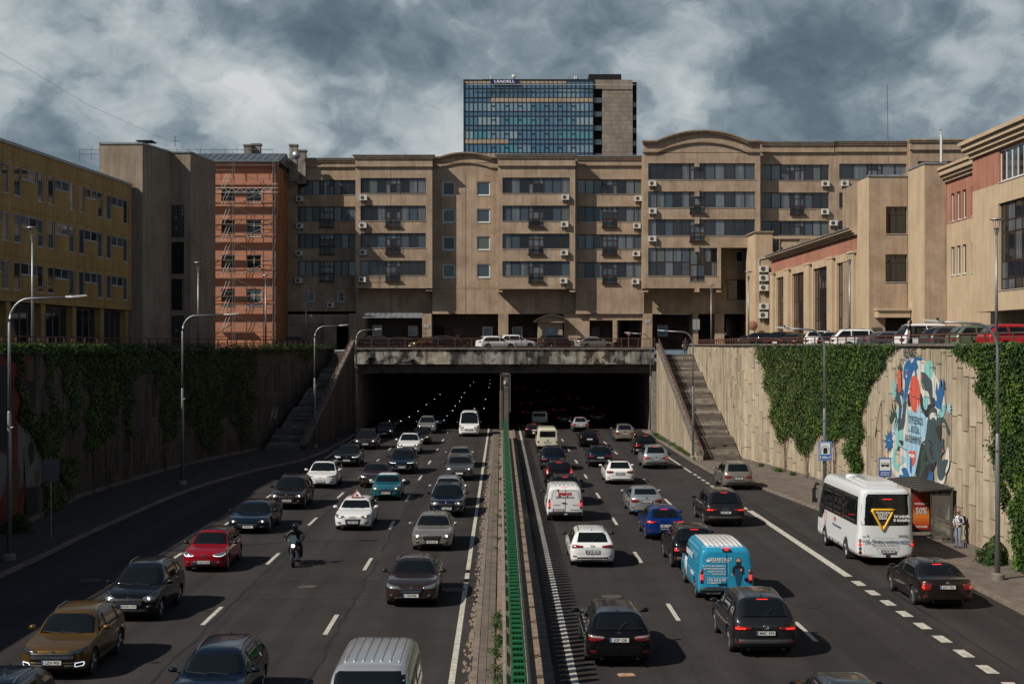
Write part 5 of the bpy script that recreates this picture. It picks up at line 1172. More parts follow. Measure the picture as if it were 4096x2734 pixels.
    for s in (1, -1):
        b = MB(); yy = S['cowl'] + .42 - hl; x0 = s * (W / 2 * .93); zz = belt + .09; sc = 1.25 if van else 1.
        b.tube([(x0, yy, zz - .05), (s * (W / 2 + .06), yy - .02, zz)], .02, 5); 
        n = 8; pr = [(s * (W / 2 + .02 + .02 * 0), .0), ]
        for i, (f, w1) in enumerate(((-.0, .55), (.06, .95), (.14, 1.), (.2, .7), (.225, .25))):
            pass
        b.tube([(s * (W / 2 + .02), yy, zz + .02), (s * (W / 2 + .05), yy, zz + .03), (s * (W / 2 + .14 * sc), yy - .01, zz + .035), (s * (W / 2 + .20 * sc), yy + .01, zz + .03), (s * (W / 2 + .22 * sc), yy + .03, zz + .03)], [.04, .065 * sc, .072 * sc, .055, .02], 8)
        b.build('mirror', mp_, t, True)
    # front fascia
    nz, hn = S['nz'], S['hn']; e = W / 2
    hd = head or 'slim'
    H_ = {'slim': [(.40, .66, .72), (.52, .635, .735), (.66, .625, .76), (.78, .65, .79), (.86, .72, .80)], 'tall': [(.46, .58, .70), (.56, .55, .74), (.68, .54, .79), (.79, .58, .83), (.86, .68, .83)],
          'round': [(.50, .64, .70), (.54, .575, .765), (.60, .55, .79), (.67, .545, .795), (.73, .57, .77), (.77, .64, .71)], 'thin': [(.38, .70, .73), (.55, .69, .745), (.72, .695, .77), (.86, .75, .80)],
          'big': [(.42, .62, .72), (.50, .56, .78), (.66, .52, .84), (.80, .56, .90), (.87, .72, .90)]}[hd]
    dz = hn - .79
    if detail >= 0:
        for s in (1, -1):
            c_ = [(s * a * W / 1.8, p + dz, q + dz) for a, p, q in H_]
            if s < 0: c_ = c_[::-1]
            o = patch(bvh, 'F', cols_x(dens(c_), 4), .012, 'headlight', LENSD if drl == 'dark' else LENS, t, .02)
            if lit or drl:
                mid = H_[len(H_) // 2]; q = MB(); 
                if lit:
                    a = s * mid[0] * W / 1.8 * (.93); zc = (mid[1] + mid[2]) / 2 + dz; h = bvh.ray_cast(Vector((a, -9, zc)), Vector((0, 1, 0)))[0]
                    if h: q.lathe([(0, -.022), (.05 if lit != 2 else .06, -.014)], 12, 'y', tuple(h)); q.build('lamp', LITW if lit == 3 else LIT, t)
                if drl and drl != 'dark':
                    cc = [(s * a_ * W / 1.8, (p + dz), (p + dz + .025)) for a_, p, q_ in H_]
                    if s < 0: cc = cc[::-1]
                    patch(bvh, 'F', cols_x(dens(cc), 1), .018, 'daytime_light', DRL, t, .0)
        gr = grille or dict(z0=.34, z1=.56, w0=.42, w1=.5)
        for (gz0, gz1, g0, g1, gm) in [(a_ - .05 if (a_ > .4 and m_g is BLACK) else a_, b_ + .07 if (a_ > .4 and m_g is BLACK) else b_, c_, d_, m_g) for a_, b_, c_, d_, m_g in (gr if isinstance(gr, list) else [(gr['z0'], gr['z1'], gr['w0'], gr['w1'], BLACK)])]:
            patch(bvh, 'F', rows_z([(gz0 + dz + (gz1 - gz0) * i / 4, -(g0 + (g1 - g0) * i / 4), g0 + (g1 - g0) * i / 4) for i in range(5)], 16), .014 if gm is BLACK else .022, 'grille' if gm is BLACK else 'grille_trim', gm, t, .015)
    if detail > 0 and not back:
        q = MB(); 
        g0 = gr[0] if isinstance(gr, list) else (gr['z0'], gr['z1'], gr['w0'], gr['w1'])
        for i in range(1, 4):
            zz = g0[0] + dz + (g0[1] - g0[0]) * i / 4; ww = g0[2] * .95; pts = []
            for j in range(9):
                x = -ww + 2 * ww * j / 8; h = bvh.ray_cast(Vector((x, -9, zz)), Vector((0, 1, 0)))[0]
                if h: pts.append((x, h.y - .012, zz))
            if len(pts) > 2: q.tube(pts, .009, 4)
        if q.v: q.build('grille_bar', CHR if detail > 1 else RIMD, t)
    if detail > 0:
        q = MB()                                            # door seams and handles
        for v, s in (('P', 1), ('N', -1)):
            for yy in ((B, S['axF'] + .38 - hl, Cp + (.12 if not sed else .22)) if not van else (1.15 - hl, 2.15 - hl)):
                patch(bvh, v, rows_z([(z, yy - .007, yy + .007) for z in [.36 + (belt - .36) * i / 6 for i in range(7)]], 1), .003, 'door_seam', BLACK, t, .0)
            for yy in ((B - .16, Cp - .02) if not van else (1.95 - hl,)):
                patch(bvh, v, rows_z([(belt - .13, yy - .09, yy + .09), (belt - .10, yy - .09, yy + .09)], 2), .02, 'door_handle', P, t, .02)
    if S['clad']:
        for v in ('P', 'N'):
            patch(bvh, v, rows_z([(z, S['axF'] + S['wr'] + .06 - hl, S['axF'] + S['wb'] - S['wr'] - .06 - hl) for z in (.27, .33, .40)], 10), .006, 'sill_cladding', CLAD, t)
        patch(bvh, 'R', rows_z([(z, -e * .93, e * .93) for z in ((.40, .47, .56) if not van else (.36, .44, .52))], 12), .012, 'rear_bumper', CLAD, t)
        patch(bvh, 'F', rows_z([(z, -e * .8, e * .8) for z in (.36, .40, .44)], 10), .006, 'front_bumper', CLAD, t)
    # rear lights
    tl = tail or 'wide'
    bz = S['tz'] - .86
    T_ = {'wide': [(.46, .80, .88), (.60, .76, .90), (.78, .74, .91), (.92, .76, .93)], 'block': [(.60, .66, .88), (.72, .64, .90), (.84, .64, .92), (.92, .68, .92)], 'tall': [(.74, .84, 1.42), (.82, .78, 1.44), (.90, .78, 1.40)],
          'vtall': [(.82, .66, 1.16), (.92, .66, 1.16)], 'bar': [(.30, .90, .93), (.6, .88, .93), (.9, .86, .94)], 'slim': [(.42, .84, .90), (.62, .82, .92), (.92, .80, .95)], 'low': [(.78, .62, .80), (.93, .62, .80)]}[tl]
    for s in (1, -1):
        c_ = [(s * a * e, p + bz, q + bz) for a, p, q in T_]
        if s > 0: c_ = c_[::-1]
        c_ = c_[::-1]
        if s < 0: c_ = c_
        o = patch(bvh, 'R', cols_x(dens(sorted(c_)), 4), .012, 'tail_light', TAIL, t, .02)
        if lit and back or S.get('brake'):
            c2 = sorted([(s * a * e, p + bz + (q - p) * .25, p + bz + (q - p) * .62) for a, p, q in T_[-2:]]); patch(bvh, 'R', cols_x(dens(c2), 2), .020, 'lit_lamp', TLIT, t, .0)
        if S.get('clear'):
            c2 = sorted([(s * a * e, p + bz + (q - p) * .66, p + bz + (q - p) * .98) for a, p, q in T_]); patch(bvh, 'R', cols_x(dens(c2), 2), .019, 'clear_lens', TCLR, t, .0)
    if back or detail < 0:
        if S.get('high', 1) and lit is True: patch(bvh, 'R', rows_z([(z, -.16, .16) for z in (H - .09, H - .075)], 3), .02, 'brake_light', TLIT, t, .0)
        pz = S.get('pz', .80 if sed else .74) + bz; h = bvh.ray_cast(Vector((0, 9, pz)), Vector((0, -1, 0)))[0]; plate(t, plate_txt, (S.get('px', 0), (h.y if h else hl) + .02, pz), True)
        if bdg and h:
            hb = bvh.ray_cast(Vector((0, 9, pz + .17)), Vector((0, -1, 0)))[0]; badge(t, bdg, hb.y if hb else h.y, pz + .17, True)
        if detail > 0 and not van:
            q = MB(); a = S['rbz'] + .06; h = bvh.ray_cast(Vector((0, 9, a)), Vector((0, -1, 0)))[0]
            if h and not sed: q.tube([(.0, h.y + .03, a), (-.22, h.y - .10, a + .22)], .012, 4); q.build('rear_wiper', BLACK, t)
            q = MB()
            for s in (-1, 1): q.lathe([(.035, -.04), (.035, .06), (.028, .06), (.028, -.04)], 12, 'y', (s * .5, hl - .06, .28))
            q.build('exhaust_pipe', CHR, t)
            patch(bvh, 'R', rows_z([(z, -e * .72, e * .72) for z in (.585 + bz, .592 + bz)], 8), .004, 'boot_seam', BLACK, t, .0)
            for s in (-1, 1): patch(bvh, 'R', cols_x(sorted([(s * e * .72, .45, .50), (s * e * .88, .45, .50)]), 1), .015, 'reflector', TAIL, t, .0)
    else:
        pz = .42 + dz; h = bvh.ray_cast(Vector((0, -9, pz)), Vector((0, 1, 0)))[0]; plate(t, plate_txt, (0, (h.y if h else -hl) - .025, pz), False)
        if bdg: h = bvh.ray_cast(Vector((0, -9, nz + .03)), Vector((0, 1, 0)))[0]; badge(t, bdg, h.y if h else -hl, nz + .01, False)
        if detail > 0:
            for s in (1, -1): patch(bvh, 'F', cols_x(sorted([(s * e * .62, .36 + dz, .42 + dz), (s * e * .75, .35 + dz, .44 + dz), (s * e * .86, .38 + dz, .45 + dz)]), 2), .006, 'fog_light_recess', BLACK, t, .01)
            q = MB(); yw = S['cowl'] + .06 - hl; q.tube([(.45, yw, hood + .045), (-.12, yw + .05, hood + .075)], .01, 4); q.tube([(-.1, yw, hood + .05), (-.62, yw + .08, hood + .085)], .01, 4); q.build('wiper', BLACK, t)
    if S['rails'] and H < 1.9:
        for s in (1, -1):
            a, c = S['wf'] + .15 - hl, S['re'] - .05 - hl; q = MB(); xw = lambda y: s * (hw(H - .1, .13)); pts = []
            for i in range(9):
                f = i / 8; y = a + (c - a) * f; hp = bvh.ray_cast(Vector((xw(y), y, 9)), Vector((0, 0, -1)))[0]; pts.append((xw(y), y, (hp.z if hp else H) - .01 + .06 * min(1, 4 * f, 4 * (1 - f))))
            q.tube(pts, .017, 5); q.build('roof_rail', RAILC if S['rails'] == 1 else BLACK, t)
    if detail > 0 and not van: q = MB(); ya = S['re'] - .2 - hl; q.v += [(0, ya, H - .02), (0, ya + .16, H - .03), (0, ya + .15, H + .05), (.02, ya + .15, H - .02), (-.02, ya + .15, H - .02)]; q.face((0, 1, 2)); q.face((0, 3, 2)); q.face((0, 2, 4)); q.face((3, 1, 2)); q.face((1, 4, 2)); q.build('roof_aerial', BLACK, t)
    if extra: extra(t, bvh, S)
    return t
pt = paint
CRED = pt('red', (.28, .006, .012), .2); CGOLD = pt('gold', (.135, .074, .013), .5, .35); CBLK = pt('black', (.004, .004, .0045)); CNAVY = pt('navy', (.005, .010, .024), .3); CTEALD = pt('dark_teal', (.004, .014, .026), .3)
CWHT = pt('white', (.72, .73, .73), 0, .35); CSIL = pt('silver', (.40, .42, .44), .6, .32); CSILV = pt('pale_silver', (.50, .52, .55), .6, .32); CBEI = pt('beige_silver', (.30, .27, .235), .6, .32); CBRN = pt('brown', (.045, .028, .023), .5); CBRN2 = pt('dark_brown', (.024, .017, .015), .5)
CGRY = pt('grey', (.09, .095, .10), .5); CDGR = pt('dark_grey', (.02, .022, .024), .4); CTEAL = pt('teal', (.012, .15, .20), .4); CBLU = pt('blue', (.005, .035, .19), .4); CCRM = pt('cream', (.60, .58, .46), 0, .4); CVBLU = pt('van_blue', (.02, .27, .46), 0, .35); CGRN = pt('sage_green', (.14, .21, .13), .4)
NAMES = {}
def L_(label, S, P, px, py, plate_txt, **k):                  # left carriageway, nose towards the camera; px, py = photo position of the nose tyre line
    Y = gy(py) - S['axF'] + .15; X = wx(px, Y); return car(label, S, P, X, Y + S['L'] / 2, plate_txt=plate_txt, yaw=0, **k)
def R_(label, S, P, px, py, plate_txt, **k):                  # right carriageway, tail towards the camera
    over = S['L'] - S['axF'] - S['wb']; Y = gy(py) - over + .15; X = wx(px, Y); return car(label, S, P, X, Y + S['L'] / 2, plate_txt=plate_txt, yaw=PI, back=True, **k)
def ridges(t, bvh, S):
    for i in range(7): x = -.6 + .2 * i; patch(bvh, 'T', [[(x - .02, y), (x + .02, y)] for y in [-S['L'] / 2 + 2.0 + (S['L'] - 2.4) * j / 8 for j in range(9)]], .012, 'roof_rib', S['rib'], t)
# --- towards the camera, median lane
L_('silver van at the bottom edge with only its ribbed roof and windscreen showing', spec('van', L=5.0, W=1.95, H=1.97, rib=CSILV, glazed=1), CSILV, 1454, 3066, 'LBR 482', detail=1, extra=ridges, cat='van')
L_('brown liftback alone in the lane beside the median', spec('sedan', H=1.46, W=1.82, n=4.8), CBRN, 1644, 2417, 'NIV706', detail=2, grille=[(.50, .60, .34, .44, BLACK), (.26, .36, .55, .6, BLACK)], bdg='disc', head='slim', mirror=BLACK)
L_('beige silver saloon with lit headlights behind the brown liftback', spec('sedan', L=4.57, H=1.46, W=1.78), CBEI, 1727, 2197, 'FAS 665', detail=1, grille=[(.50, .61, .32, .42, BLACK), (.26, .36, .4, .46, BLACK)], bdg='disc', head='tall', lit=2)
L_('dark blue compact crossover following the beige saloon', spec('suv', L=4.33, H=1.6, W=1.79, hood=1.0, hn=.88, nz=.76), CNAVY, 1786, 2065, 'LMJ 679', detail=1, bdg='bar', head='big', lit=3, grille=[(.42, .62, .3, .4, BLACK), (.26, .34, .5, .5, BLACK)])
L_('silver hatchback mostly hidden behind the dark blue crossover', spec('hatch', L=4.25, H=1.5), CSIL, 1789, 2020, '', detail=0, head='big')
L_('grey coupe crossover with white mirrors ahead of the old beige saloon', spec('suv', L=4.36, H=1.56, rails=0, rbz=1.15), CGRY, 1836, 1920, '', detail=0, lit=1, head='slim')
L_('old beige saloon with round headlights near the tunnel mouth', spec('sedan', L=4.75, H=1.42, W=1.78), CBEI, 1838, 1868, '', detail=0, head='round')
def highroof(t, bvh, S): pass
L_('tall white high roof van leaving the tunnel beside the median', spec('van', L=5.5, H=2.45, W=2.0, hood=1.22, hn=1.08, nz=.85, belt=1.25, cowl=.9, wf=1.75, wb=3.3), CWHT, 1876, 1745, 'LTH 851', detail=1, cat='van', head='tall', lit=3, mirror=BLACK, grille=[(.36, .46, .4, .45, BLACK)])
# --- towards the camera, second lane
L_('silver suv with white mirrors leaving the tunnel', spec('suv', L=4.7, H=1.72, W=1.89), CSIL, 1705, 1733, '', detail=0, head='big', lit=3)
L_('black hatchback between the silver and white suvs', spec('hatch', L=4.2, H=1.5, W=1.76), CBLK, 1681, 1777, '', detail=0, lit=3)
L_('teal car with a glowing light ring inside the tunnel mouth', spec('hatch', L=3.7, H=1.5, W=1.68), CTEAL, 1755, 1704, '', detail=0, lit=3)
L_('white suv with dark glass roof in the second lane', spec('suv', L=4.64, H=1.69, W=1.9), CWHT, 1633, 1815, '', detail=0, roof=CARGL, head='tall', lit=3)
L_('dark blue crossover with fang shaped white lights behind the teal hatchback', spec('suv', L=4.45, H=1.64, W=1.84), CTEALD, 1606, 1894, 'MCT 257', detail=1, bdg='loz', drl=1, head='thin', grille=[(.36, .60, .42, .46, BLACK)])
L_('grey brown saloon half hidden behind the teal hatchback', spec('sedan', L=4.9, H=1.46, W=1.87), CBRN, 1494, 1948, '', detail=1, bdg='rings', grille=[(.30, .60, .30, .36, BLACK)], lit=1, head='slim')
L_('teal hatchback with white roof and round headlights', spec('hatch', L=3.72, W=1.69, H=1.42, cowl=1.05, wf=1.62, nz=.70, hn=.84, hood=.96, belt=.93, axF=.72, wb=2.47, tum=.34), CTEAL, 1542, 1999, 'MPR 087', detail=2, roof=CWHT, mirror=CWHT, head='round', lit=3, bdg='bar', grille=[(.47, .55, .36, .42, BLACK), (.24, .33, .5, .5, BLACK)])
def learner(t, bvh, S):
    q = MB(); q.v += [(-.3, -.1, S['H'] + .01), (.3, -.1, S['H'] + .01), (.3, .1, S['H'] + .01), (-.3, .1, S['H'] + .01), (0, -.03, S['H'] + .40), (0, .03, S['H'] + .40)]
    for f in ((0, 3, 2, 1), (0, 1, 4), (1, 2, 5, 4), (2, 3, 5), (3, 0, 4, 5)): q.face(f)
    o = q.build('learner_sign', WHITE, t); q = MB()
    p = [(-.27, -.108, S['H'] + .03), (.27, -.108, S['H'] + .03), (0, -.045, S['H'] + .37), (-.27, -.108, S['H'] + .03)]; q.tube(p, .022, 4); put('sign_border', q.mesh('sign_border', RED), o); text('M', .16, INK, o, (0, -.10, S['H'] + .12), FRONT, .02)
    q = MB(); ht = [bvh.ray_cast(Vector((x, y, 9)), Vector((0, 0, -1)))[0] for x, y in ((-.2, -1.5), (.2, -1.5), (0, -1.1))]
L_('white hatchback carrying a red and white learner triangle on its roof', spec('hatch', L=4.25, W=1.79, H=1.42, roofz=0), CWHT, 1410, 2117, 'HBA 090', detail=2, bdg='rings', head='slim', lit=3, grille=[(.24, .58, .30, .38, BLACK)], extra=learner)
L_('dark blue estate car cut off by the bottom edge', spec('estate', L=4.58, H=1.47, W=1.8), CNAVY, 802, 2880, 'KZB 213', detail=1, head='slim')
# --- towards the camera, third lane
L_('gold crossover with octagonal white light rings at lower left', spec('suv', L=4.23, H=1.58, W=1.82, hood=1.0, hn=.88, nz=.77, clad=1), CGOLD, 207, 2700, 'LZH 905', detail=2, bdg='vw', head='slim', drl='dark', grille=[(.50, .60, .60, .62, BLACK), (.40, .415, .6, .62, CHR)], extra=lambda t, bvh, S: [patch(bvh, 'F', cols_x(sorted([(s * x, a, c) for x, a, c in ((.60, .40, .47), (.62, .385, .50), (.80, .40, .52), (.83, .44, .51))]), 2), .02, 'daytime_light', DRL, t, .0) and patch(bvh, 'F', cols_x(sorted([(s * x, a, c) for x, a, c in ((.62, .41, .46), (.64, .405, .48), (.78, .42, .50), (.81, .45, .495))]), 2), .026, 'fog_light', BLACK, t, .0) for s in (1, -1)])
L_('black people carrier with silver roof rails behind the gold crossover', spec('mpv', L=4.41, H=1.66, W=1.8), CBLK, 514, 2473, 'KOO 717', detail=2, bdg='vw', head='tall', lit=1, grille=[(.44, .60, .42, .52, BLACK), (.24, .32, .6, .6, BLACK)])
L_('red hatchback with black roof and white light strips', spec('hatch', L=3.94, W=1.74, H=1.5, cowl=1.02, wf=1.75, axF=.78, wb=2.56), CRED, 813, 2281, 'NDO338', detail=2, roof=CBLK, mirror=BLACK, head='slim', drl=1, bdg='oval', grille=[(.20, .47, .50, .38, BLACK)])
L_('low midnight blue sports saloon with four point headlights', spec('sedan', L=4.96, W=1.95, H=1.38, hood=.86, hn=.74, nz=.60, belt=.86, wr=.35, wb=2.9, rbz=1.0, tum=.5), CTEALD, 990, 2129, 'EV5712', detail=1, head='tall', lit=1, drl='dark')
L_('brown crossover with roof rails behind the sports saloon', spec('suv', L=4.64, H=1.7, W=1.89), CBRN2, 1146, 2034, 'MUM998', detail=1, head='tall', lit=1, bdg='bar', grille=[(.42, .60, .42, .44, BLACK)])
L_('white electric crossover with black glass roof and no grille', spec('suv', L=4.75, H=1.6, W=1.92, hood=.97, hn=.84, nz=.70, belt=.96, rails=0, clad=0), CWHT, 1280, 1950, 'EA5650', detail=1, roof=CARGL, head='thin', drl='dark', bdg='tee', grille=[(.18, .24, .6, .62, BLACK)])
L_('black coupe crossover with white light strips in the left lane', spec('suv', L=4.36, H=1.56, rails=0), CBLK, 1385, 1866, 'NFZ074', detail=1, head='slim', drl=1, bdg='oval', grille=[(.22, .40, .5, .5, BLACK)])
L_('dark brown suv with chrome grille and one lit fog lamp in the left lane', spec('suv', L=4.8, H=1.71, W=1.94), CBRN2, 1460, 1797, 'LTK 572', detail=1, bdg='vw', head='tall', lit=1, grille=[(.42, .60, .46, .5, BLACK)])
L_('dark saloon with chrome grille at the shaded tunnel mouth', spec('sedan', L=4.63, H=1.48, W=1.76), CDGR, 1535, 1749, '', detail=0, head='tall', lit=1)
L_('dark red car just inside the left tunnel', spec('hatch', L=4.2, H=1.5), pt('dark_red', (.12, .01, .012), .3), 1580, 1708, '', detail=0, lit=1)
L_('dark car at the bottom left corner with only its roof in view', spec('suv', L=4.4, H=1.52, W=1.8), CNAVY, -201, 3064, '', detail=1)
# --- away from the camera, median lane
car_b = dict(detail=1)
R_('black estate car with brown sky reflections nearest the median', spec('estate', L=4.84, W=1.85, H=1.48, clear=1, pz=.80, rails=0), CBLK, 2478, 2639, 'JGP 128', detail=2, bdg='disc', tail='wide')
R_('white estate car with grey roof rails behind the small white van', spec('estate', L=4.6, W=1.8, H=1.46, pz=.66), CWHT, 2371, 2259, 'MOB 662', detail=2, tail='slim', mirror=BLACK, extra=lambda t, bvh, S: (text('KIA', .11, CHR, t, (0, S['L'] / 2 + .01, .90), BACK, .02), patch(bvh, 'R', rows_z([(z, -.62, .62) for z in (.33, .40, .45)], 8), .01, 'diffuser', BLACK, t)))
def genys(t, bvh, S):
    y = S['L'] / 2 + .012; rd = mat('red_lettering', (.5, .015, .012), .5)
    text('genys', .30, rd, t, (.0, y, 1.44), BACK, .03); text('ŠALDYMO ĮRANGA', .105, mat('dark_lettering', (.03, .03, .04), .5), t, (.0, y, 1.24), BACK, .015)
    text('www.genys.lt', .085, mat('blue_lettering', (.02, .04, .12), .5), t, (-.50, y, .62), BACK, .015); text('CITROËN', .07, mat('grey_lettering', (.12, .12, .12), .5), t, (.42, y, .86), BACK, .01, sx=1.2); text('BERLINGO', .06, MATS['grey_lettering'], t, (-.55, y, .86), BACK, .01, sx=1.2)
    q = MB(); q.tube([(.44, y, 1.62), (.34, y, 1.66), (.36, y, 1.55), (.31, y, 1.42), (.34, y, 1.30)], .018, 5); q.build('bird_emblem', rd, t)
    q = MB(); q.box(-.012, .0, y - .01, y + .002, .5, 1.68); q.tube([(-.72, y, 1.15), (-.62, y, 1.6), (.62, y, 1.6), (.72, y, 1.15)], .006, 4); q.build('door_gap', mat('seam_grey', (.18, .18, .18), .6), t); MB().box(-.06, .18, y, y + .03, .955, .985).build('door_handle', BLACK, t)
    ridge = [[(x, yy) for x in (-.5, -.46)] for yy in (-.8, 1.9)]
    for i in range(6): x = -.55 + .22 * i; patch(bvh, 'T', [[(x - .02, q_), (x + .02, q_)] for q_ in (-.9, 0., .9, 1.9)], .012, 'roof_rib', CWHT, t)
    text('ŠALDYMO ĮRANGA', .16, MATS['dark_lettering'], t, (S['W'] / 2 + .004, .9, .95), LEFTW, .015)
R_('small white panel van with red lettering on its rear doors', spec('van', L=4.4, W=1.84, H=1.83, hood=1.05, hn=.9, wb=2.79, wr=.32, pz=.60, px=.35), CWHT, 2260, 2080, 'NGR270', detail=2, cat='van', tail='vtall', mirror=BLACK, lit=True, extra=genys)
R_('black suv hidden behind the small white van', spec('suv', L=4.6, H=1.66, W=1.85), CBLK, 2262, 2016, '', detail=1, tail='block', lit=True)
R_('black crossover with tall red tail lights', spec('suv', L=4.5, H=1.68, W=1.8), CBLK, 2238, 1948, '', detail=1, tail='tall', lit=True)
R_('dark suv with clear tail lights behind the cream van', spec('suv', L=4.74, H=1.7, W=1.86, clear=1), CNAVY, 2214, 1877, '', detail=1, tail='wide')
R_('old cream minibus with a flat rear window', spec('van', L=4.8, W=1.86, H=1.94, glazed=1, pz=.68, clad=0), CCRM, 2190, 1797, 'KFT 447', detail=1, cat='van', tail='low', bdg='vw')
R_('black liftback entering the tunnel beside the median', spec('sedan', L=4.75, H=1.42, W=1.86), CBLK, 2137, 1750, '', detail=0, tail='bar', lit=True)
R_('silver pickup just inside the right tunnel', spec('van', L=4.7, H=1.8, W=1.84, glazed=1), CSIL, 2158, 1704, '', detail=0, cat='van', tail='low')
# --- second lane
R_('small silver hatchback entering the tunnel', spec('hatch', L=3.8, W=1.7, H=1.53), CSILV, 2322, 1727, '', detail=0, tail='block', lit=True)
R_('black hatchback with tall shouldered red lights', spec('hatch', L=4.37, W=1.78, H=1.45), CBLK, 2358, 1787, '', detail=1, tail='tall')
R_('dark teal crossover ahead of the white hatchback', spec('suv', L=4.36, W=1.81, H=1.55), CTEALD, 2402, 1866, 'HHC 635', detail=1, tail='wide')
R_('white hatchback with black roof and chrome bumper bar', spec('hatch', L=4.53, W=1.87, H=1.51), CWHT, 2481, 1933, 'KDD 888', detail=2, roof=CBLK, tail='wide', extra=lambda t, bvh, S: patch(bvh, 'R', rows_z([(z, -.6, .6) for z in (.38, .41)], 8), .012, 'chrome_bar', CHR, t))
R_('silver saloon with round rear lamps ahead of the blue hatchback', spec('sedan', L=4.67, W=1.76, H=1.44), CSIL, 2588, 2057, 'MUR064', detail=2, tail='wide', bdg='disc')
R_('bright blue hatchback with lettering on its tailgate', spec('hatch', L=4.36, W=1.79, H=1.48, pz=.70), CBLU, 2662, 2154, 'MJG 022', detail=2, tail='slim', lit=True, extra=lambda t, bvh, S: (text('ŠKODA', .075, CHR, t, (0, S['L'] / 2 + .0, .93), BACK, .02, sx=1.8), text('WWW.GORDUMI.LT', .07, WHITE, t, (-.1, S['L'] / 2 + .012, .56), BACK, .01)))
R_('black suv squeezed between the blue hatchback and the blue van', spec('suv', L=4.6, W=1.85, H=1.66), CBLK, 2785, 2267, '', detail=1, tail='wide', lit=True)
def gedarta(t, bvh, S):
    y = S['L'] / 2 + .012; Wt = WHITE; h = S['H']
    patch(bvh, 'T', [[(x, q_) for x in [-.66 + .165 * i for i in range(9)]] for q_ in [-1.0 + 3.3 * j / 8 for j in range(9)]], .006, 'roof_panel', CWHT, t)
    for i in range(8): x = -.6 + .17 * i; patch(bvh, 'T', [[(x - .025, q_), (x + .025, q_)] for q_ in (-.9, 0., 1., 2.2)], .02, 'roof_rib', CWHT, t)
    text('GEDARTA.LT', .145, Wt, t, (.22, y, 1.50), BACK, .02); text('INŽINERINĖS SISTEMOS', .055, Wt, t, (.22, y, 1.41), BACK, .01)
    for i, s in enumerate(('ŠILDYMO BEI VĖDINIMO', 'SISTEMŲ PARDAVIMAS,', 'PROJEKTAVIMAS IR', 'MONTAVIMAS')): text(s, .075, Wt, t, (.02, y, 1.27 - .095 * i), BACK, .012, 'RIGHT')
    text('Klauskite vairuotojo arba susisiekite', .05, Wt, t, (.30, y, .86), BACK, .008); text('+370 640 25 970', .10, Wt, t, (.33, y, .775), BACK, .02); text('info@gedarta.lt', .075, Wt, t, (.42, y, .69), BACK, .012)
    text('TALENTO', .085, CHR, t, (.40, y, .52), BACK, .03, sx=1.5)
    q = MB(); n = 16; q.v += [(.62 + .09 * math.cos(PI + PI * i / n), y, 1.50 + .09 * math.sin(PI + PI * i / n)) for i in range(n + 1)]; q.face(range(n + 1)); q.build('crescent_logo', Wt, t)
    q = MB()                                             # printed bearded fitter figure
    def blob(cx, cz, a, c, m_, dy): n0 = len(q.v); q.v += [(cx + a * math.cos(2 * PI * i / 18), y + dy, cz + c * math.sin(2 * PI * i / 18)) for i in range(18)]; q.face(range(n0, n0 + 18), m_)
    blob(-.42, 1.44, .095, .13, 0, .001); blob(-.42, 1.455, .075, .09, 1, .002); blob(-.42, 1.375, .08, .055, 0, .003)
    n0 = len(q.v); q.v += [(-.62, y + .001, 1.0), (-.60, y + .001, 1.24), (-.50, y + .001, 1.32), (-.34, y + .001, 1.32), (-.22, y + .001, 1.22), (-.20, y + .001, 1.0), (-.32, y + .001, .98), (-.52, y + .001, .98)]; q.face(range(n0, n0 + 8), 0)
    n0 = len(q.v); q.v += [(-.53, y + .002, 1.18), (-.31, y + .002, 1.18), (-.29, y + .002, .95), (-.38, y + .002, .52), (-.46, y + .002, .52), (-.55, y + .002, .95)]; q.face(range(n0, n0 + 6), 2)
    blob(-.21, .98, .03, .04, 1, .003); blob(-.52, 1.14, .035, .045, 1, .004)
    q.build('printed_figure', [INK, mat('print_skin', (.55, .30, .18), .6), mat('print_navy', (.01, .06, .12), .5)], t)
    q = MB(); q.box(-.012, .0, y - .01, y + .003, .42, 1.72); q.box(-.9, .9, y - .01, y + .002, .42, .43); q.build('door_gap', mat('seam_blue', (.01, .10, .18), .6), t)
    q = MB()
    for i in range(12): q.box(.12 + i * .06 - .0, .15 + i * .06, y, y + .002, .99, 1.0)
    for i in range(7): q.box(-.08, -.07, y, y + .002, 1.0 + i * .08, 1.04 + i * .08)
    q.build('dashed_line', Wt, t)
    MB().box(.02, .3, y, y + .03, .63, .67).build('door_handle', BLACK, t); MB().box(-.14, .14, y - .02, y + .03, 1.80, 1.87).build('brake_light_housing', BLACK, t); MB().box(-.07, .07, y + .03, y + .034, 1.815, 1.855).build('lit_lamp', TLIT, t)
    MB().lathe([(0, .02), (.07, .015), (.075, 0)], 16, 'y', (-.70, y, .80)).build('badge', CDGR, t)
    xs_ = S['W'] / 2 + .006
    text('GEDARTA.LT', .28, Wt, t, (xs_, .3, 1.42), LEFTW, .02); text('+370 640', .2, Wt, t, (xs_, .9, .8), LEFTW, .02)
    patch(bvh, 'P', rows_z([(z, -1.2 - .25 * (z - .5), -.55 - .25 * (z - .5)) for z in (.5, .8, 1.1)], 4), .006, 'white_swoosh', CWHT, t)
R_('bright blue panel van with white lettering and a printed bearded workman', spec('van', L=5.0, W=1.96, H=1.97, pz=.34, px=.45, rearglass=0, low=.22), CVBLU, 2905, 2389, 'NJU901', detail=2, cat='van', tail='vtall', mirror=BLACK, extra=gedarta, lit=True)
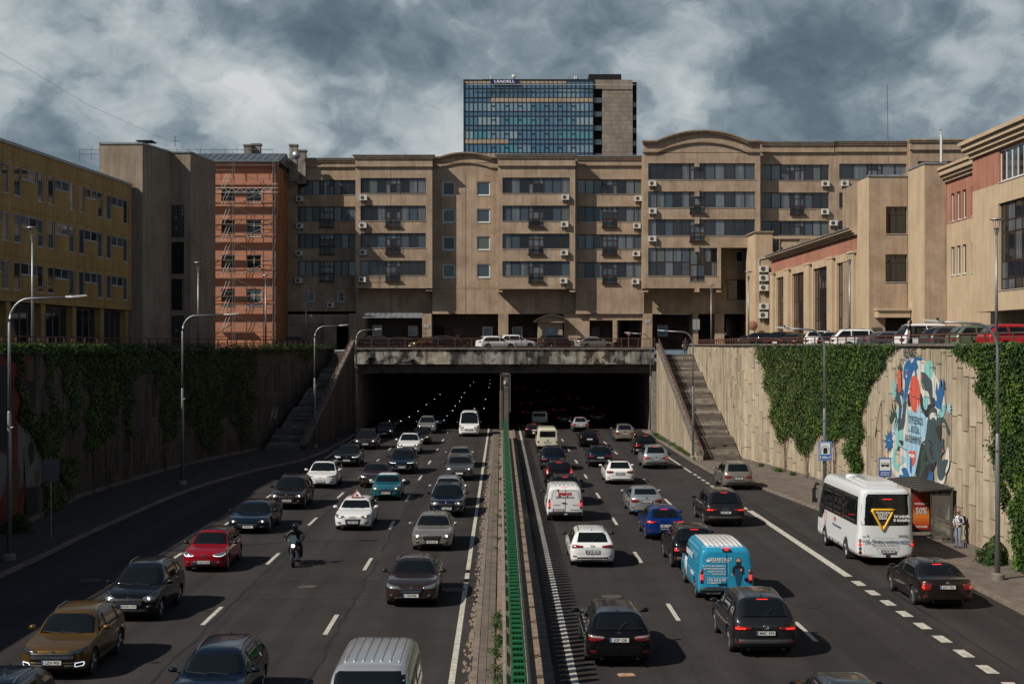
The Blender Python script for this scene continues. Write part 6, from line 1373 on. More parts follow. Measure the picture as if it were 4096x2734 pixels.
# --- third lane and slip lane
R_('grey people carrier at the right tunnel mouth', spec('mpv', L=4.4, W=1.77, H=1.62, rails=0), CBEI, 2500, 1764, 'KPE 406', detail=1, tail='block', bdg='oval')
R_('black suv beside the kerb ahead of the silver suv', spec('suv', L=4.7, W=1.85, H=1.68), CBLK, 2585, 1818, '', detail=1, tail='wide', lit=True)
R_('silver suv with one lit brake lamp near the right kerb', spec('suv', L=4.58, W=1.85, H=1.68, clear=1), CSIL, 2625, 1872, 'MAZ 483', detail=2, tail='wide', lit=True, bdg='disc')
R_('large dark grey suv with red light bars in the third lane', spec('suv', L=5.05, W=1.97, H=1.74, wb=3.0, wr=.37), CDGR, 2903, 2098, 'JNU 343', detail=2, tail='slim', lit=True, bdg='rings')
R_('dark grey crossover with dusty wheels at lower right', spec('suv', L=4.6, W=1.86, H=1.69, wb=2.69, wr=.36), CDGR, 3064, 2606, 'MBC 974', detail=2, tail='slim', lit=True, bdg='oval')
R_('beige silver suv in the slip lane beside the stairs', spec('suv', L=4.49, W=1.84, H=1.67), CBEI, 2955, 1955, 'LOS 836', detail=2, tail='wide', bdg='vw')
R_('dark brown saloon in the bus bay behind the coach', spec('sedan', L=4.67, W=1.81, H=1.46, pz=.78), CBRN2, 3791, 2418, 'JUC 766', detail=2, tail='block', lit=True, bdg='disc')
R_('dark car at the bottom edge with only its roof showing', spec('hatch', L=4.3, W=1.8, H=1.47), CBLK, 3462, 3012, '', detail=1)
# --- inside the tunnels: two prototypes copied far into the dark
pa = car('dark car with white headlights deep in the left tunnel', spec('hatch', L=4.2), CDGR, -6.9, 165, detail=0, lit=1, group='cars with headlights inside the left tunnel')
q = [(-3.1, 158, 'nearest'), (-10.9, 163, ''), (-6.9, 177, ''), (-3.0, 184, ''), (-11, 178, ''), (-7, 190, ''), (-3.1, 199, ''), (-11, 196, ''), (-6.8, 206, ''), (-3, 215, ''), (-10.9, 214, ''), (-6.9, 224, ''), (-3, 232, ''), (-7, 243, ''), (-3.1, 251, ''), (-10.9, 236, ''), (-6.9, 262, ''), (-3.1, 275, ''), (-7, 287, ''), (-3, 300, ''), (-7, 315, ''), (-3, 330, '')]
for x, y, _ in q: c = copy_tree(pa); c.location = (x + random.uniform(-.3, .3), y + random.uniform(-1.5, 1.5), 0)
pb = car('dark car with red tail lights deep in the right tunnel', spec('hatch', L=4.2), CDGR, 7.1, 158, yaw=PI, back=True, detail=0, lit=2, group='cars with red tail lights inside the right tunnel', tail='bar')
TLD = mat('dim_tail_lamp', (.8, .02, .015), .3, emit=.45)
for c in pb.children:
    if c.name.startswith('lit_lamp'): c.data.materials[0] = TLD
for x, y in ((3.4, 170), (11, 163), (7.2, 178), (11.1, 184), (3.5, 196), (7, 207), (10.9, 214), (7.2, 246), (3.5, 262)): c = copy_tree(pb); c.location = (x, y + random.uniform(-1.5, 1.5), 0)
# --- parked on the street above
def parked(label, S, P, px, py_roof, yaw, Y=None, **k):
    Y = (S['H'] + ZS - EYE) * F / (HY - py_roof) if Y is None else Y; return car(label, S, P, wx(px, Y), Y, ZS, R(yaw), detail=k.pop('detail', 0), group='cars parked on the street above', **k)
parked('dark grey estate parked on the bridge at the left end', spec('estate', L=4.8), CDGR, 1520, 0, 118, 151.2)
parked('low dark saloon nose out behind the grey estate on the bridge', spec('sedan'), CBLK, 1605, 0, 118, 154.5)
parked('gold car partly hidden behind the black estate on the bridge', spec('hatch'), CGOLD, 1712, 0, -62, 154.6)
parked('black estate parked in the middle of the bridge', spec('estate', L=4.8), CBLK, 1790, 0, 118, 151.2)
parked('white hatchback with black glass parked on the bridge', spec('hatch', H=1.5), CWHT, 1985, 0, 112, 151.2)
parked('white suv parked behind the white hatchback on the bridge', spec('suv', rails=0), CWHT, 2062, 0, 112, 155.2)
parked('dark blue grey suv parked by the guard booth', spec('suv', rails=0), CDGR, 2232, 0, 112, 151.6, lit=False)
parked('silver saloon parked right of the guard booth', spec('sedan'), CSIL, 2370, 0, 118, 152.4)
parked('black saloon parked in the shade above the left wall', spec('sedan'), CBLK, 1185, 0, 100, 152.)
parked('dark hatchback parked farthest along the right wall', spec('hatch'), CBLK, 3035, 0, 60, 136)
parked('black suv parked beside the farthest hatchback', spec('suv', rails=0), CBLK, 3080, 0, 70, 128)
parked('black car with red tail lights in the parking row', spec('suv', rails=0), CBLK, 3150, 0, 140, 118, back=True, lit=False)
parked('grey hatchback nose to the railing in the parking row', spec('hatch'), CDGR, 3215, 0, 130, 115)
parked('small white suv with black roof in the parking row', spec('suv', H=1.62, L=4.2), CWHT, 3292, 0, 150, 106, back=True, roof=CBLK)
parked('black hatchback behind the large white crossover', spec('hatch'), CBLK, 3348, 0, 150, 102, back=True)
parked('large white crossover side on behind the lamp post', spec('suv', L=4.6, rails=2), CWHT, 3455, 0, 86, 97.5, detail=1)
parked('blue grey saloon behind the walking man', spec('sedan'), pt('blue_grey', (.10, .14, .18), .4), 3572, 0, 100, 93)
parked('big white people carrier right of the walking man', spec('mpv', L=5.0, H=1.9, W=1.95), CWHT, 3735, 0, 98, 89, detail=1)
parked('grey suv between the white and green cars', spec('suv', L=4.7), CGRY, 3838, 0, 100, 84)
parked('sage green suv behind the right lamp post', spec('suv', L=4.6, rails=1), CGRN, 3952, 0, 94, 79.5, detail=1)
parked('white suv roof showing behind the green suv', spec('suv', L=4.6), CWHT, 4010, 0, 118, 87)
parked('bright red suv cut off by the right edge', spec('suv', L=4.5, rails=0), pt('bright_red', (.45, .01, .02), .2), 4085, 0, 94, 75)
# ---------------------------------------------------------------- coach
S = spec('van', L=7.75, W=2.3, H=3.2, hood=1.62, hn=1.25, nz=.9, cowl=.35, wf=1.1, re=7.25, rb=7.66, belt=1.32, low=.36, tum=.035, axF=1.75, wb=3.82, wr=.42, n=9, nR=.5, nP=3, tR=.30, tP=3.6, rbz=2.2)
rear = 56.9; BX = wx(3548, rear); B_ = thing('coach', 'white midsize coach with a yellow triangle sticker on its dark rear window at the stop', 'bus', (BX, rear + S['L'] / 2, 0), PI, 'vehicles in the bus bay')
bb = body(S); bvh = BVHTree.FromPolygons([Vector(v) for v in bb.v], bb.f); COACH = pt('coach_white', (.66, .69, .71), 0, .3); bb.build('body', COACH, B_, True); hl = S['L'] / 2
MB().box(-.85, .85, -hl + .5, hl - .4, .25, .8).build('underbody', DARK, B_)
ty, rm = wheel_meshes(.42, RIM)
for ay in (S['axF'] - hl, S['axF'] + S['wb'] - hl):
    for s in (1, -1): o = put('wheel', ty, B_, (s * 1.02, ay, .42), rz=0 if s > 0 else PI, scale=(1.4, 1, 1)); put('rim', rm, o)
for v in ('P', 'N'):
    patch(bvh, v, rows_z([(z, -hl + .45, -hl + 1.15 + .9 * (z - 1.2)) for z in (1.15, 1.4, 1.62)], 4), .008, 'side_window', CARGL, B_, .01)
    patch(bvh, v, rows_z([(z, -hl + .43, hl - .53) for z in (1.60, 1.9, 2.2, 2.5, 2.77)], 20), .006, 'window_band', BLACK, B_, .01)
    cuts = [-hl + .45, -hl + 1.5, -hl + 3.1, -hl + 4.7, hl - .55]
    for a, c in zip(cuts, cuts[1:]): patch(bvh, v, rows_z([(z, a + .012, c - .012) for z in (1.62, 1.85, 2.15, 2.5, 2.74)], 8), .014, 'side_window', CARGL, B_, .01)
patch(bvh, 'F', rows_z([(z, -.95, .95) for z in (1.3, 1.7, 2.1, 2.6)], 8), .01, 'windscreen', CARGL, B_)
RW2 = patch(bvh, 'R', rows_z([(z, -a, a) for z, a in ((1.66, 1.0), (1.72, 1.03), (2.0, 1.04), (2.4, 1.02), (2.8, .99), (2.93, .90))], 12), .008, 'rear_window', CARGL, B_)
def ry(x, z): h = bvh.ray_cast(Vector((x, 9, z)), Vector((0, -1, 0)))[0]; return h.y if h else hl - .02
def rp(x, z, o=.02): return (x, ry(x, z) + o, z)
q = MB()                                                   # yellow give-way triangle sticker
tri = [(.62, 2.30), (-.28, 2.30), (.17, 1.46)]; n = 8; loop = []
for i in range(3):
    a, c = tri[i], tri[(i + 1) % 3]
    for j in range(n): f = j / n; loop.append(rp(a[0] + (c[0] - a[0]) * f, a[1] + (c[1] - a[1]) * f, .016))
loop.append(loop[0]); q.tube(loop, .052, 6); o = q.build('yellow_triangle', YEL, B_, True); o.scale = (1, 1, 1)
for i, s_ in enumerate(('PRAŠOME', 'DUOTI', 'KELIĄ')): text(s_, .135, WHITE, B_, rp(.17, 2.19 - .115 * i, .022), BACK, .035)
text('kai pajudu', .17, WHITE, B_, rp(-.60, 2.04, .03), BACK, .03, sx=.92); text('iš stotelės', .17, WHITE, B_, rp(-.58, 1.88, .03), BACK, .03, sx=.92)
NV = mat('navy_lettering', (.02, .05, .16), .5)
text('UAB „Širvintų autobusų parkas“', .15, NV, B_, rp(.02, 1.02, .035), BACK, .02); text('Zibalų g. 47, Širvintos  Tel. 8 382 51 333', .065, NV, B_, rp(.1, .88, .035), BACK, .01)
text('NOVO', .085, INK, B_, rp(-.62, 1.24, .035), BACK, .04, sx=1.3); text('ULTRA', .07, INK, B_, rp(-.87, 1.24, .035), BACK, .02, sx=1.2); text('euro', .08, NV, B_, rp(.93, 1.22, .035), BACK, .01); text('6', .15, NV, B_, rp(.78, 1.24, .035), BACK, .01)
text('ISUZU', .16, mat('dark_chrome', (.06, .06, .065), .3), B_, rp(-.02, 1.76, .02), BACK, .03, sx=1.5)
plate(B_, 'MLM 769', rp(-.04, .62, .05), True)
q = MB(); q.tube([rp(.42, .74, .004), rp(.30, .5, .004), rp(-.38, .5, .004), rp(-.5, .74, .004), rp(.42, .74, .004)], .007, 4); q.tube([rp(1.0, 1.14, .0), rp(.5, 1.14, .0), rp(0, 1.14, 0), rp(-.5, 1.14, 0), rp(-1.0, 1.14, .0)], .006, 4)
q.tube([rp(.95, 1.12, 0), rp(.90, .6, 0), rp(.86, .28 + .12, 0), rp(0, .40, 0), rp(-.86, .40, 0), rp(-.90, .6, 0), rp(-.95, 1.12, 0)], .006, 4); 
q.build('engine_cover_seam', mat('seam_grey2', (.2, .2, .2), .6), B_)
MB().box(-.13, .05, ry(0, .42) - .01, ry(0, .42) + .015, .38, .47).build('tow_cover', BLACK, B_)
for s in (1, -1):
    for i, (zz, m_) in enumerate(((1.03, AMB), (.87, TLIT if 1 else TAIL), (.71, LENS), (.55, TAIL))):
        MB().lathe([(0, .035), (.05, .03), (.062, .015), (.07, .0)], 16, 'y', rp(s * 1.045, zz, -.01)).build('tail_light', m_, B_)
        MB().lathe([(.064, .02), (.078, .02), (.08, -.02)], 16, 'y', rp(s * 1.045, zz, -.012)).build('lamp_ring', BLACK, B_)
    MB().box(s * .90 - .07, s * .90 + .07, ry(.9 * s, .34) - .02, ry(.9 * s, .40) + .012, .36, .41).build('reflector', TAIL, B_)
MB().box(-.18, .18, ry(0, 2.72) - .0, ry(0, 2.72) + .03, 2.715, 2.74).build('lit_lamp', TLIT, B_)
b = MB(); b.box(-.62, .62, hl - 3.4, hl - .75, 3.17, 3.30); b.box(-.52, .52, hl - 3.1, hl - 1.0, 3.30, 3.36); b.box(-.62, .62, hl - 3.5, hl - 3.4, 3.15, 3.24); b.box(-.5, .5, hl - 4.3, hl - 3.7, 3.18, 3.24); b.build('roof_air_conditioner', COACH, B_)
b = MB(); b.lathe([(.26, 3.16), (.26, 3.27), (.2, 3.33), (0, 3.35)], 18, 'z', (.28, hl - 4.6, 0)); b.build('roof_vent', COACH, B_); MB().box(-.4, .4, hl - 3.66, hl - 3.5, 3.16, 3.26).build('vent_grille', BLACK, B_)
for s in (1, -1):
    q = MB(); q.tube([(s * 1.1, -hl + .35, 2.6), (s * 1.16, -hl + .15, 2.65), (s * 1.22, -hl + .1, 2.4)], .05, 6); q.box(s * 1.22 - .11, s * 1.22 + .11, -hl + .06, -hl + .16, 1.75, 2.4); m_ = q.build('mirror', BLACK, B_); put('mirror_glass', MB().box(s * 1.22 - .095, s * 1.22 + .095, -hl + .161, -hl + .165, 1.95, 2.35).mesh('mirror_glass', CHR), m_)
text('UAB „Širvintų autobusų parkas“', .15, NV, B_, (S['W'] / 2 + .004, .15, 1.18), LEFTW, .015, sx=.8)
q = MB(); q.tube([(S['W'] / 2 + .002, -2.0 + .22 * math.cos(a), 1.30 + .30 * math.sin(a) * (1 + .15 * math.sin(3 * a))) for a in [2 * PI * i / 20 for i in range(21)]], .010, 4); q.box(S['W'] / 2 - .01, S['W'] / 2 + .004, -.36, -.24, 1.34, 1.52); q.build('side_emblem', RED, B_)
for yy in (-2.9, -1.2, 1.2, 3.1): MB().box(S['W'] / 2 - .02, S['W'] / 2 + .008, yy - .04, yy + .04, .68, .73).build('side_marker', AMB, B_)
for yy in (-1.2, -.6, .4): MB().box(S['W'] / 2 - .03, S['W'] / 2 + .006, yy - .05, yy + .05, .42, .54).build('vent_flap', BLACK, B_)
for s in (1, -1): MB().box(s * 1.0 - .16, s * 1.0 + .16, S['axF'] + S['wb'] - hl + .5, S['axF'] + S['wb'] - hl + .53, .12, .5).build('mud_flap', BLACK, B_)
# ---------------------------------------------------------------- people
SKINM = mat('skin', (.42, .24, .17), .6); DENIM = mat('washed_denim', (.20, .26, .32), .85, var=.2, scale=9); JEAN = mat('dark_denim', (.05, .08, .13), .85); BLKC = mat('black_cloth', (.012, .012, .013), .85, var=.3, scale=9); COATG = mat('dark_grey_coat', (.03, .03, .035), .85); PATT = mat('black_white_print_cloth', (.55, .55, .58), .8)
tn = PATT.node_tree; vv = tn.nodes.new('ShaderNodeTexVoronoi'); vv.inputs['Scale'].default_value = 20; gg = tn.nodes.new('ShaderNodeTexCoord'); tn.links.new(gg.outputs['Object'], vv.inputs['Vector']); rr_ = tn.nodes.new('ShaderNodeValToRGB'); rr_.color_ramp.elements[0].position = .42; rr_.color_ramp.elements[1].position = .46; rr_.color_ramp.elements[0].color = (.02, .02, .04, 1); rr_.color_ramp.elements[1].color = (.6, .6, .66, 1); tn.links.new(vv.outputs['Color'], rr_.inputs[0]); tn.links.new(rr_.outputs[0], tn.nodes['Principled BSDF'].inputs['Base Color'])
HAIRF = mat('blonde_hair', (.34, .20, .09), .6); HAIRD = mat('dark_hair', (.03, .018, .012), .6); HAIRR = mat('auburn_hair', (.12, .035, .015), .6); SHOE = mat('navy_shoe', (.03, .04, .08), .6); SOLE = mat('white_sole', (.6, .6, .6), .6)
def person(label, loc, rz, J, mats, zone, group=None, head=True, height=1.7, face=(0, -1), hairm=HAIRD, hair='short', loc_z=0):
    """J: joint -> ((x,y,z), radius). One skinned surface; figure faces local -y"""
    t = thing('person', label, 'person', loc, rz, group)
    E = [('pelvis', 'waist'), ('waist', 'chest'), ('chest', 'neck'), ('neck', 'headb')]
    for s in 'LR': E += [('chest', 'sh' + s), ('sh' + s, 'el' + s), ('el' + s, 'wr' + s), ('wr' + s, 'pa' + s), ('pelvis', 'hi' + s), ('hi' + s, 'kn' + s), ('kn' + s, 'an' + s), ('an' + s, 'to' + s)]
    names = list(J); me = bpy.data.meshes.new('tmp'); me.from_pydata([J[k][0] for k in names], [(names.index(a), names.index(c)) for a, c in E], []); o = bpy.data.objects.new('tmp', me); COL.objects.link(o)
    sk_ = o.modifiers.new('s', 'SKIN'); o.modifiers.new('u', 'SUBSURF').levels = 2
    bm = bmesh.new(); bm.from_mesh(me); lay = bm.verts.layers.skin.verify(); bm.verts.ensure_lookup_table()
    for v, k in zip(bm.verts, names):
        r_ = J[k][1]; v[lay].radius = r_ if isinstance(r_, tuple) else (r_, r_); v[lay].use_root = (k == 'pelvis')
    bm.to_mesh(me); bm.free(); dg = bpy.context.evaluated_depsgraph_get(); ev = bpy.data.meshes.new_from_object(o.evaluated_get(dg)); bpy.data.objects.remove(o)
    b = MB(); b.v = [tuple(v.co) for v in ev.vertices]; b.f = [tuple(p.vertices) for p in ev.polygons]; b.m = [zone(sum((ev.vertices[i].co for i in p.vertices), Vector()) / len(p.vertices)) for p in ev.polygons]
    hb = Vector(J['headb'][0]); hc = hb + Vector((0, 0, .085)); sc = height / 1.7
    if head:                                             # head with brow, nose, chin, ears, eyes, mouth
        n0 = len(b.v); fx, fy = face; f = Vector((fx, fy, 0)).normalized(); r_ = Vector((-fy, fx, 0)).normalized(); prof = [(-.115, .035, .0), (-.10, .055, .02), (-.07, .066, .012), (-.03, .072, .006), (.02, .076, .0), (.06, .070, -.006), (.095, .048, -.012), (.115, .015, -.014)]
        for h, rad, fo in prof:
            for i in range(14): a = 2 * PI * i / 14; p = hc + (r_ * math.cos(a) * rad + f * (math.sin(a) * rad * 1.22 + fo)) * sc + Vector((0, 0, h * sc)); b.v.append(tuple(p))
        for k in range(7):
            for i in range(14): j = (i + 1) % 14; b.face((n0 + k * 14 + i, n0 + k * 14 + j, n0 + k * 14 + 14 + j, n0 + k * 14 + 14 + i), 0)
        b.face(range(n0 + 7 * 14, n0 + 8 * 14), 0)
        nb = hc + f * .088 * sc; b.tube([nb + Vector((0, 0, .02)), nb + f * .022 - Vector((0, 0, .022)), nb - Vector((0, 0, .03))], [.006, .013, .006], 6, 0)
        for s in (-1, 1): b.tube([hc + r_ * s * .072 * sc + Vector((0, 0, .02)), hc + r_ * s * .084 * sc, hc + r_ * s * .072 * sc - Vector((0, 0, .03))], [.006, .014, .006], 5, 0)
    for s in 'LR':                                         # hands: four fingers and a thumb from the palm
        p = Vector(J['pa' + s][0]); d = (p - Vector(J['wr' + s][0])).normalized(); side = d.cross(Vector((1, 0, 0))).normalized(); nrm = d.cross(side)
        for i in range(4):
            q0 = p + side * (i - 1.5) * .019; ln = (.07, .08, .076, .06)[i]; b.tube([q0 - d * .02, q0 + d * ln * .5, q0 + d * ln * .85 + nrm * .02, q0 + d * ln * .95 + nrm * .042], [.0095, .0088, .008, .006], 5, 0)
        q0 = p - d * .035 - side * .03; b.tube([q0, q0 + d * .03 - side * .02, q0 + d * .062 - side * .018 + nrm * .012], [.011, .010, .007], 5, 0)
    o = b.build('body', mats, t, True)
    if head and hair:
        h = MB(); n0 = 0
        for k, (hh, rad) in enumerate(((.125, .02), (.115, .052), (.085, .074), (.04, .084), (-.02, .084), (-.06, .078), (-.085 if hair == 'short' else -.14, .066), (-.10 if hair == 'short' else -.24, .045))):
            for i in range(14):
                a = 2 * PI * i / 14; sa = math.sin(a); rr = rad * (1 if sa < .25 or hh > .06 else .1 if hh < .045 else .8)
                h.v.append(tuple(hc + (r_ * math.cos(a) * rr * 1.02 + f * (sa * rr * 1.18 - .014)) * sc + Vector((0, 0, hh * sc))))
        for k in range(7):
            for i in range(14):
                j = (i + 1) % 14
                if k >= 3 and 1 <= i <= 5: continue
                h.face((k * 14 + i, k * 14 + j, k * 14 + 14 + j, k * 14 + 14 + i))
        h.face(range(14)); h.build('hair', hairm, t, True)
    return t, hc, f, r_
def J_stand(w=1., H=1.7, arms='down', stride=0.):
    k = H / 1.7; J = dict(pelvis=((0, 0, .95 * k), (.145 * w, .11)), waist=((0, -.005, 1.10 * k), (.125 * w, .10)), chest=((0, 0, 1.32 * k), (.155 * w, .11)), neck=((0, -.0, 1.46 * k), .052), headb=((0, -.012, 1.525 * k), .05))
    for s, x in (('L', 1), ('R', -1)):
        st = stride * x
        J['sh' + s] = ((x * .18 * w, 0, 1.40 * k), .058); J['hi' + s] = ((x * .09, 0, .88 * k), .09 * w); J['kn' + s] = ((x * .10, -.03 - st * .16, .49 * k), .062 * w); J['an' + s] = ((x * .10, .02 - st * .36, .09 * k), .042); J['to' + s] = ((x * .115, -.15 - st * .36, .045), .036)
        if arms == 'down': J['el' + s] = ((x * .24 * w, .03 + st * .08, 1.13 * k), .042); J['wr' + s] = ((x * .25 * w, -.04 + st * .16, .90 * k), .030); J['pa' + s] = ((x * .25 * w, -.06 + st * .19, .83 * k), (.034, .02))
        else: J['el' + s] = ((x * .25 * w, .01, 1.12 * k), .045); J['wr' + s] = ((x * .07, -.20, 1.04 * k), .030); J['pa' + s] = ((x * .035, -.23, 1.0 * k), (.034, .02))
    return J
def zone_std(top, leg, sleeve=.3, cut=.95):
    def z(c):
        if c.z > 1.475 or (c.z < 1.0 and abs(c.x) > .215) : return 0
        if c.z < .085: return 3
        return 2 if c.z < cut else 1
    return z
wY = 61.2; t, hc, f, r_ = person('woman in sunglasses, patterned black and white shirt and jeans waiting beside the bus shelter', (20.0, wY, .13), R(-60), J_stand(1.12, 1.66, 'clasped'), [SKINM, PATT, DENIM, SHOE], lambda c: 0 if (c.z > 1.43 or (c.y < -.17 and .9 < c.z < 1.1)) else (3 if c.z < .1 else (2 if c.z < .93 else 1)), hairm=HAIRF, hair='long', height=1.66)
b = MB(); b.box(-.062, -.008, -.125, -.095, 1.572, 1.604); b.box(.008, .062, -.125, -.095, 1.572, 1.604); b.box(-.008, .008, -.12, -.105, 1.592, 1.6); b.box(-.075, -.068, -.11, .0, 1.59, 1.6); b.box(.068, .075, -.11, .0, 1.59, 1.6); b.build('sunglasses', BLACK, t); b = MB(); b.box(-.14, .14, .14, .30, 1.0, 1.38); b.tube([(-.12, .14, 1.36), (-.13, -.02, 1.45), (-.11, -.13, 1.3)], .022, 5); b.tube([(.12, .14, 1.36), (.13, -.02, 1.45), (.11, -.13, 1.3)], .022, 5)
tag(put('backpack', b.mesh('backpack', BLKC), None, (20.0, wY, .13), R(-60)), 'black backpack worn by the woman at the shelter', 'backpack')
mY = 72.; t, hc, f, r_ = person('man in black t-shirt with a backpack walking behind the right wall railing', (wx(3632, mY) + .1, mY, ZS), R(-125), J_stand(1.1, 1.8, 'down', .5), [SKINM, BLKC, JEAN, BLKC], lambda c: 0 if (c.z > 1.56 or (abs(c.x) > .19 and c.z < 1.28)) else (3 if c.z < .1 else (2 if c.z < 1.0 else 1)), hairm=HAIRD, height=1.8)
b = MB(); b.box(-.15, .15, .13, .30, 1.08, 1.5); tag(put('backpack', b.mesh('backpack', BLKC), None, (wx(3632, mY) + .1, mY, ZS), R(-125)), 'black backpack on the walking man', 'backpack')
pY = 148.; t, hc, f, r_ = person('woman in long dark coat with pale handbag at the top of the right steps', (wx(2742, pY), pY, 8.0), R(170), J_stand(1.12, 1.66, 'down', .25), [SKINM, COATG, BLKC, BLKC], lambda c: 0 if c.z > 1.44 else (2 if c.z < .72 else 1), hairm=HAIRR, height=1.66)
b = MB(); n = 14; b.lathe([(.30, .55), (.26, .8), (.2, 1.0), (.19, 1.1)], 14, 'z'); put('coat_skirt', b.mesh('coat_skirt', COATG, True), t)
b = MB(); b.box(.24, .36, -.14, .14, .78, 1.02); b.tube([(.27, -.1, 1.0), (.24, 0, 1.4), (.27, .1, 1.0)], .012, 4); tag(put('handbag', b.mesh('handbag', mat('tan_leather', (.42, .30, .18), .6)), None, (wx(2742, pY), pY, 8.0), R(170)), 'pale tan handbag hanging from the shoulder of the woman on the steps', 'handbag')
# ---------------------------------------------------------------- motorcycle and rider
my = gy(2267); mX = wx(1172, my); MC = thing('motorcycle', 'black motorcycle with chrome forks and a lit headlight between the lanes', 'motorcycle', (mX, my + .72, 0))
for y_, nm in ((-.72, 'front'), (.72, 'rear')):
    r0 = .31 if y_ < 0 else .31; w_ = .06 if y_ < 0 else .09
    wl = MB().lathe([(r0 - .09, -w_), (r0 - .02, -w_), (r0, 0), (r0 - .02, w_), (r0 - .09, w_)], 26, 'x', (0, y_, .31), closed=True).build('wheel', TYRE, MC, True)
    q = MB(); q.lathe([(.22, -.02), (.235, 0), (.22, .02), (.205, 0)], 24, 'x', (0, y_, .31), closed=True); q.lathe([(.05, -.06), (.05, .06)], 12, 'x', (0, y_, .31))
    for i in range(6): a = i * PI / 3; q.tube([(0, y_ + .04 * math.cos(a), .31 + .04 * math.sin(a)), (0, y_ + .21 * math.cos(a), .31 + .21 * math.sin(a))], .012, 4)
    q.lathe([(.09, -.075), (.15, -.075), (.15, -.07), (.09, -.07)], 20, 'x', (0, y_, .31), closed=True); put('rim', q.mesh('rim', RIM), wl)
q = MB()
for s in (-1, 1): q.tube([(s * .11, -.72, .31), (s * .11, -.62, .62)], .030, 8)
q.build('fork_leg', CHR, MC); q = MB()
for s in (-1, 1): q.tube([(s * .11, -.62, .62), (s * .11, -.46, 1.0)], .024, 8)
q.box(-.14, .14, -.52, -.44, .95, .99); q.box(-.13, .13, -.62, -.56, .66, .70); q.build('fork_stanchion', BLACK, MC)
q = MB(); q.lathe([(0, -.10), (.07, -.09), (.095, -.05), (.10, 0), (.07, .08), (0, .11)], 18, 'y', (0, -.62, .86)); q.build('headlamp_shell', CHR, MC, True); MB().lathe([(0, -.115), (.05, -.108), (.075, -.09)], 16, 'y', (0, -.62, .86)).build('headlamp', LIT, MC)
q = MB(); q.v += [(-.10, -.66, .97), (.10, -.66, .97), (.13, -.56, 1.10), (-.13, -.56, 1.10), (.09, -.47, 1.26), (-.09, -.47, 1.26)]; q.face((0, 1, 2, 3)); q.face((3, 2, 4, 5)); q.build('windshield', mat('smoked_screen', (.04, .07, .08), .08, coat=1), MC)
q = MB(); q.tube([(-.38, -.34, 1.03), (-.2, -.42, 1.06), (0, -.46, 1.02), (.2, -.42, 1.06), (.38, -.34, 1.03)], .014, 6); q.tube([(.42, -.37, 1.0), (.18, -.47, 1.0)], .007, 4); q.tube([(-.42, -.37, 1.0), (-.18, -.47, 1.0)], .007, 4); q.build('handlebar', CHR, MC)
for s in (-1, 1): q = MB(); q.tube([(s * .28, -.40, 1.05), (s * .36, -.45, 1.2)], .007, 4); q.lathe([(0, -.01), (.05, 0), (.03, .02)], 10, 'y', (s * .40, -.45, 1.22)); q.build('mirror', BLACK, MC)
q = MB(); q.tube([(0, -.42, .90), (0, -.2, .95), (0, .1, .88), (0, .18, .8)], [.09, .17, .15, .08], 12); q.build('fuel_tank', CBLK, MC, True); q = MB(); q.tube([(0, .12, .80), (0, .4, .80), (0, .75, .90)], [.12, .14, .06], 10); q.build('seat', BLACK, MC, True)
q = MB(); q.box(-.17, .17, -.28, .22, .30, .62); q.lathe([(.11, -.19), (.11, .19)], 14, 'x', (0, .1, .42)); q.tube([(0, -.3, .55), (0, -.42, .9)], .03, 6); q.build('engine', mat('engine_metal', (.10, .10, .10), .4, metal=.7), MC)
q = MB(); q.tube([(.12, -.25, .45), (.14, -.3, .25), (.16, 0, .2), (.19, .6, .35), (.19, .85, .42)], [.02, .02, .025, .045, .045], 8); q.build('exhaust', CHR, MC); q = MB(); q.box(-.06, .06, -1.0, -.5, .62, .645); q.build('mudguard', CBLK, MC)
q = MB(); q.tube([(.08, .1, .4), (.08, .72, .31)], .03, 5); q.tube([(-.08, .1, .4), (-.08, .72, .31)], .03, 5); q.build('swing_arm', BLACK, MC); MB().box(-.24, .24, .08, .12, .32, .35).build('footpeg', BLACK, MC)
Jr = dict(pelvis=((0, .25, .93), (.15, .13)), waist=((0, .16, 1.06), (.14, .12)), chest=((0, .02, 1.27), (.18, .14)), neck=((0, -.06, 1.40), .06), headb=((0, -.09, 1.46), .06))
for s, x in (('L', 1), ('R', -1)):
    Jr['sh' + s] = ((x * .20, -.0, 1.34), .075); Jr['el' + s] = ((x * .36, -.12, 1.15), .055); Jr['wr' + s] = ((x * .34, -.30, 1.06), .042); Jr['pa' + s] = ((x * .33, -.36, 1.05), (.045, .03))
    Jr['hi' + s] = ((x * .12, .20, .90), .10); Jr['kn' + s] = ((x * .25, -.18, .78), .075); Jr['an' + s] = ((x * .24, .08, .38), .055); Jr['to' + s] = ((x * .24, -.10, .32), .048)
t, hc, f, r_ = person('motorcyclist in black leathers and black full face helmet riding between the lanes', (mX, my + .72, 0), 0, Jr, [BLKC, mat('black_leather', (.012, .012, .013), .4), mat('dark_trousers', (.025, .02, .018), .8), BLACK], lambda c: 1 if c.z > .92 and c.y < .3 else (3 if c.z < .42 else 2), hair=None)
q = MB(); q.lathe([(.05, -.14), (.11, -.13), (.135, -.06), (.142, .02), (.13, .09), (.09, .135), (0, .155)], 20, 'z', (0, -.11, 1.56)); hm = q.build('helmet', mat('helmet_black', (.01, .01, .012), .12, coat=1), t, True)
q = MB()
for i in range(8):
    a0, a1 = R(-150 + 15 * i), R(-135 + 15 * i); q.quad((.146 * math.cos(a0), -.11 + .146 * math.sin(a0), 1.50), (.146 * math.cos(a1), -.11 + .146 * math.sin(a1), 1.50), (.144 * math.cos(a1), -.11 + .144 * math.sin(a1), 1.60), (.144 * math.cos(a0), -.11 + .144 * math.sin(a0), 1.60))
put('visor', q.mesh('visor', CARGL), hm)
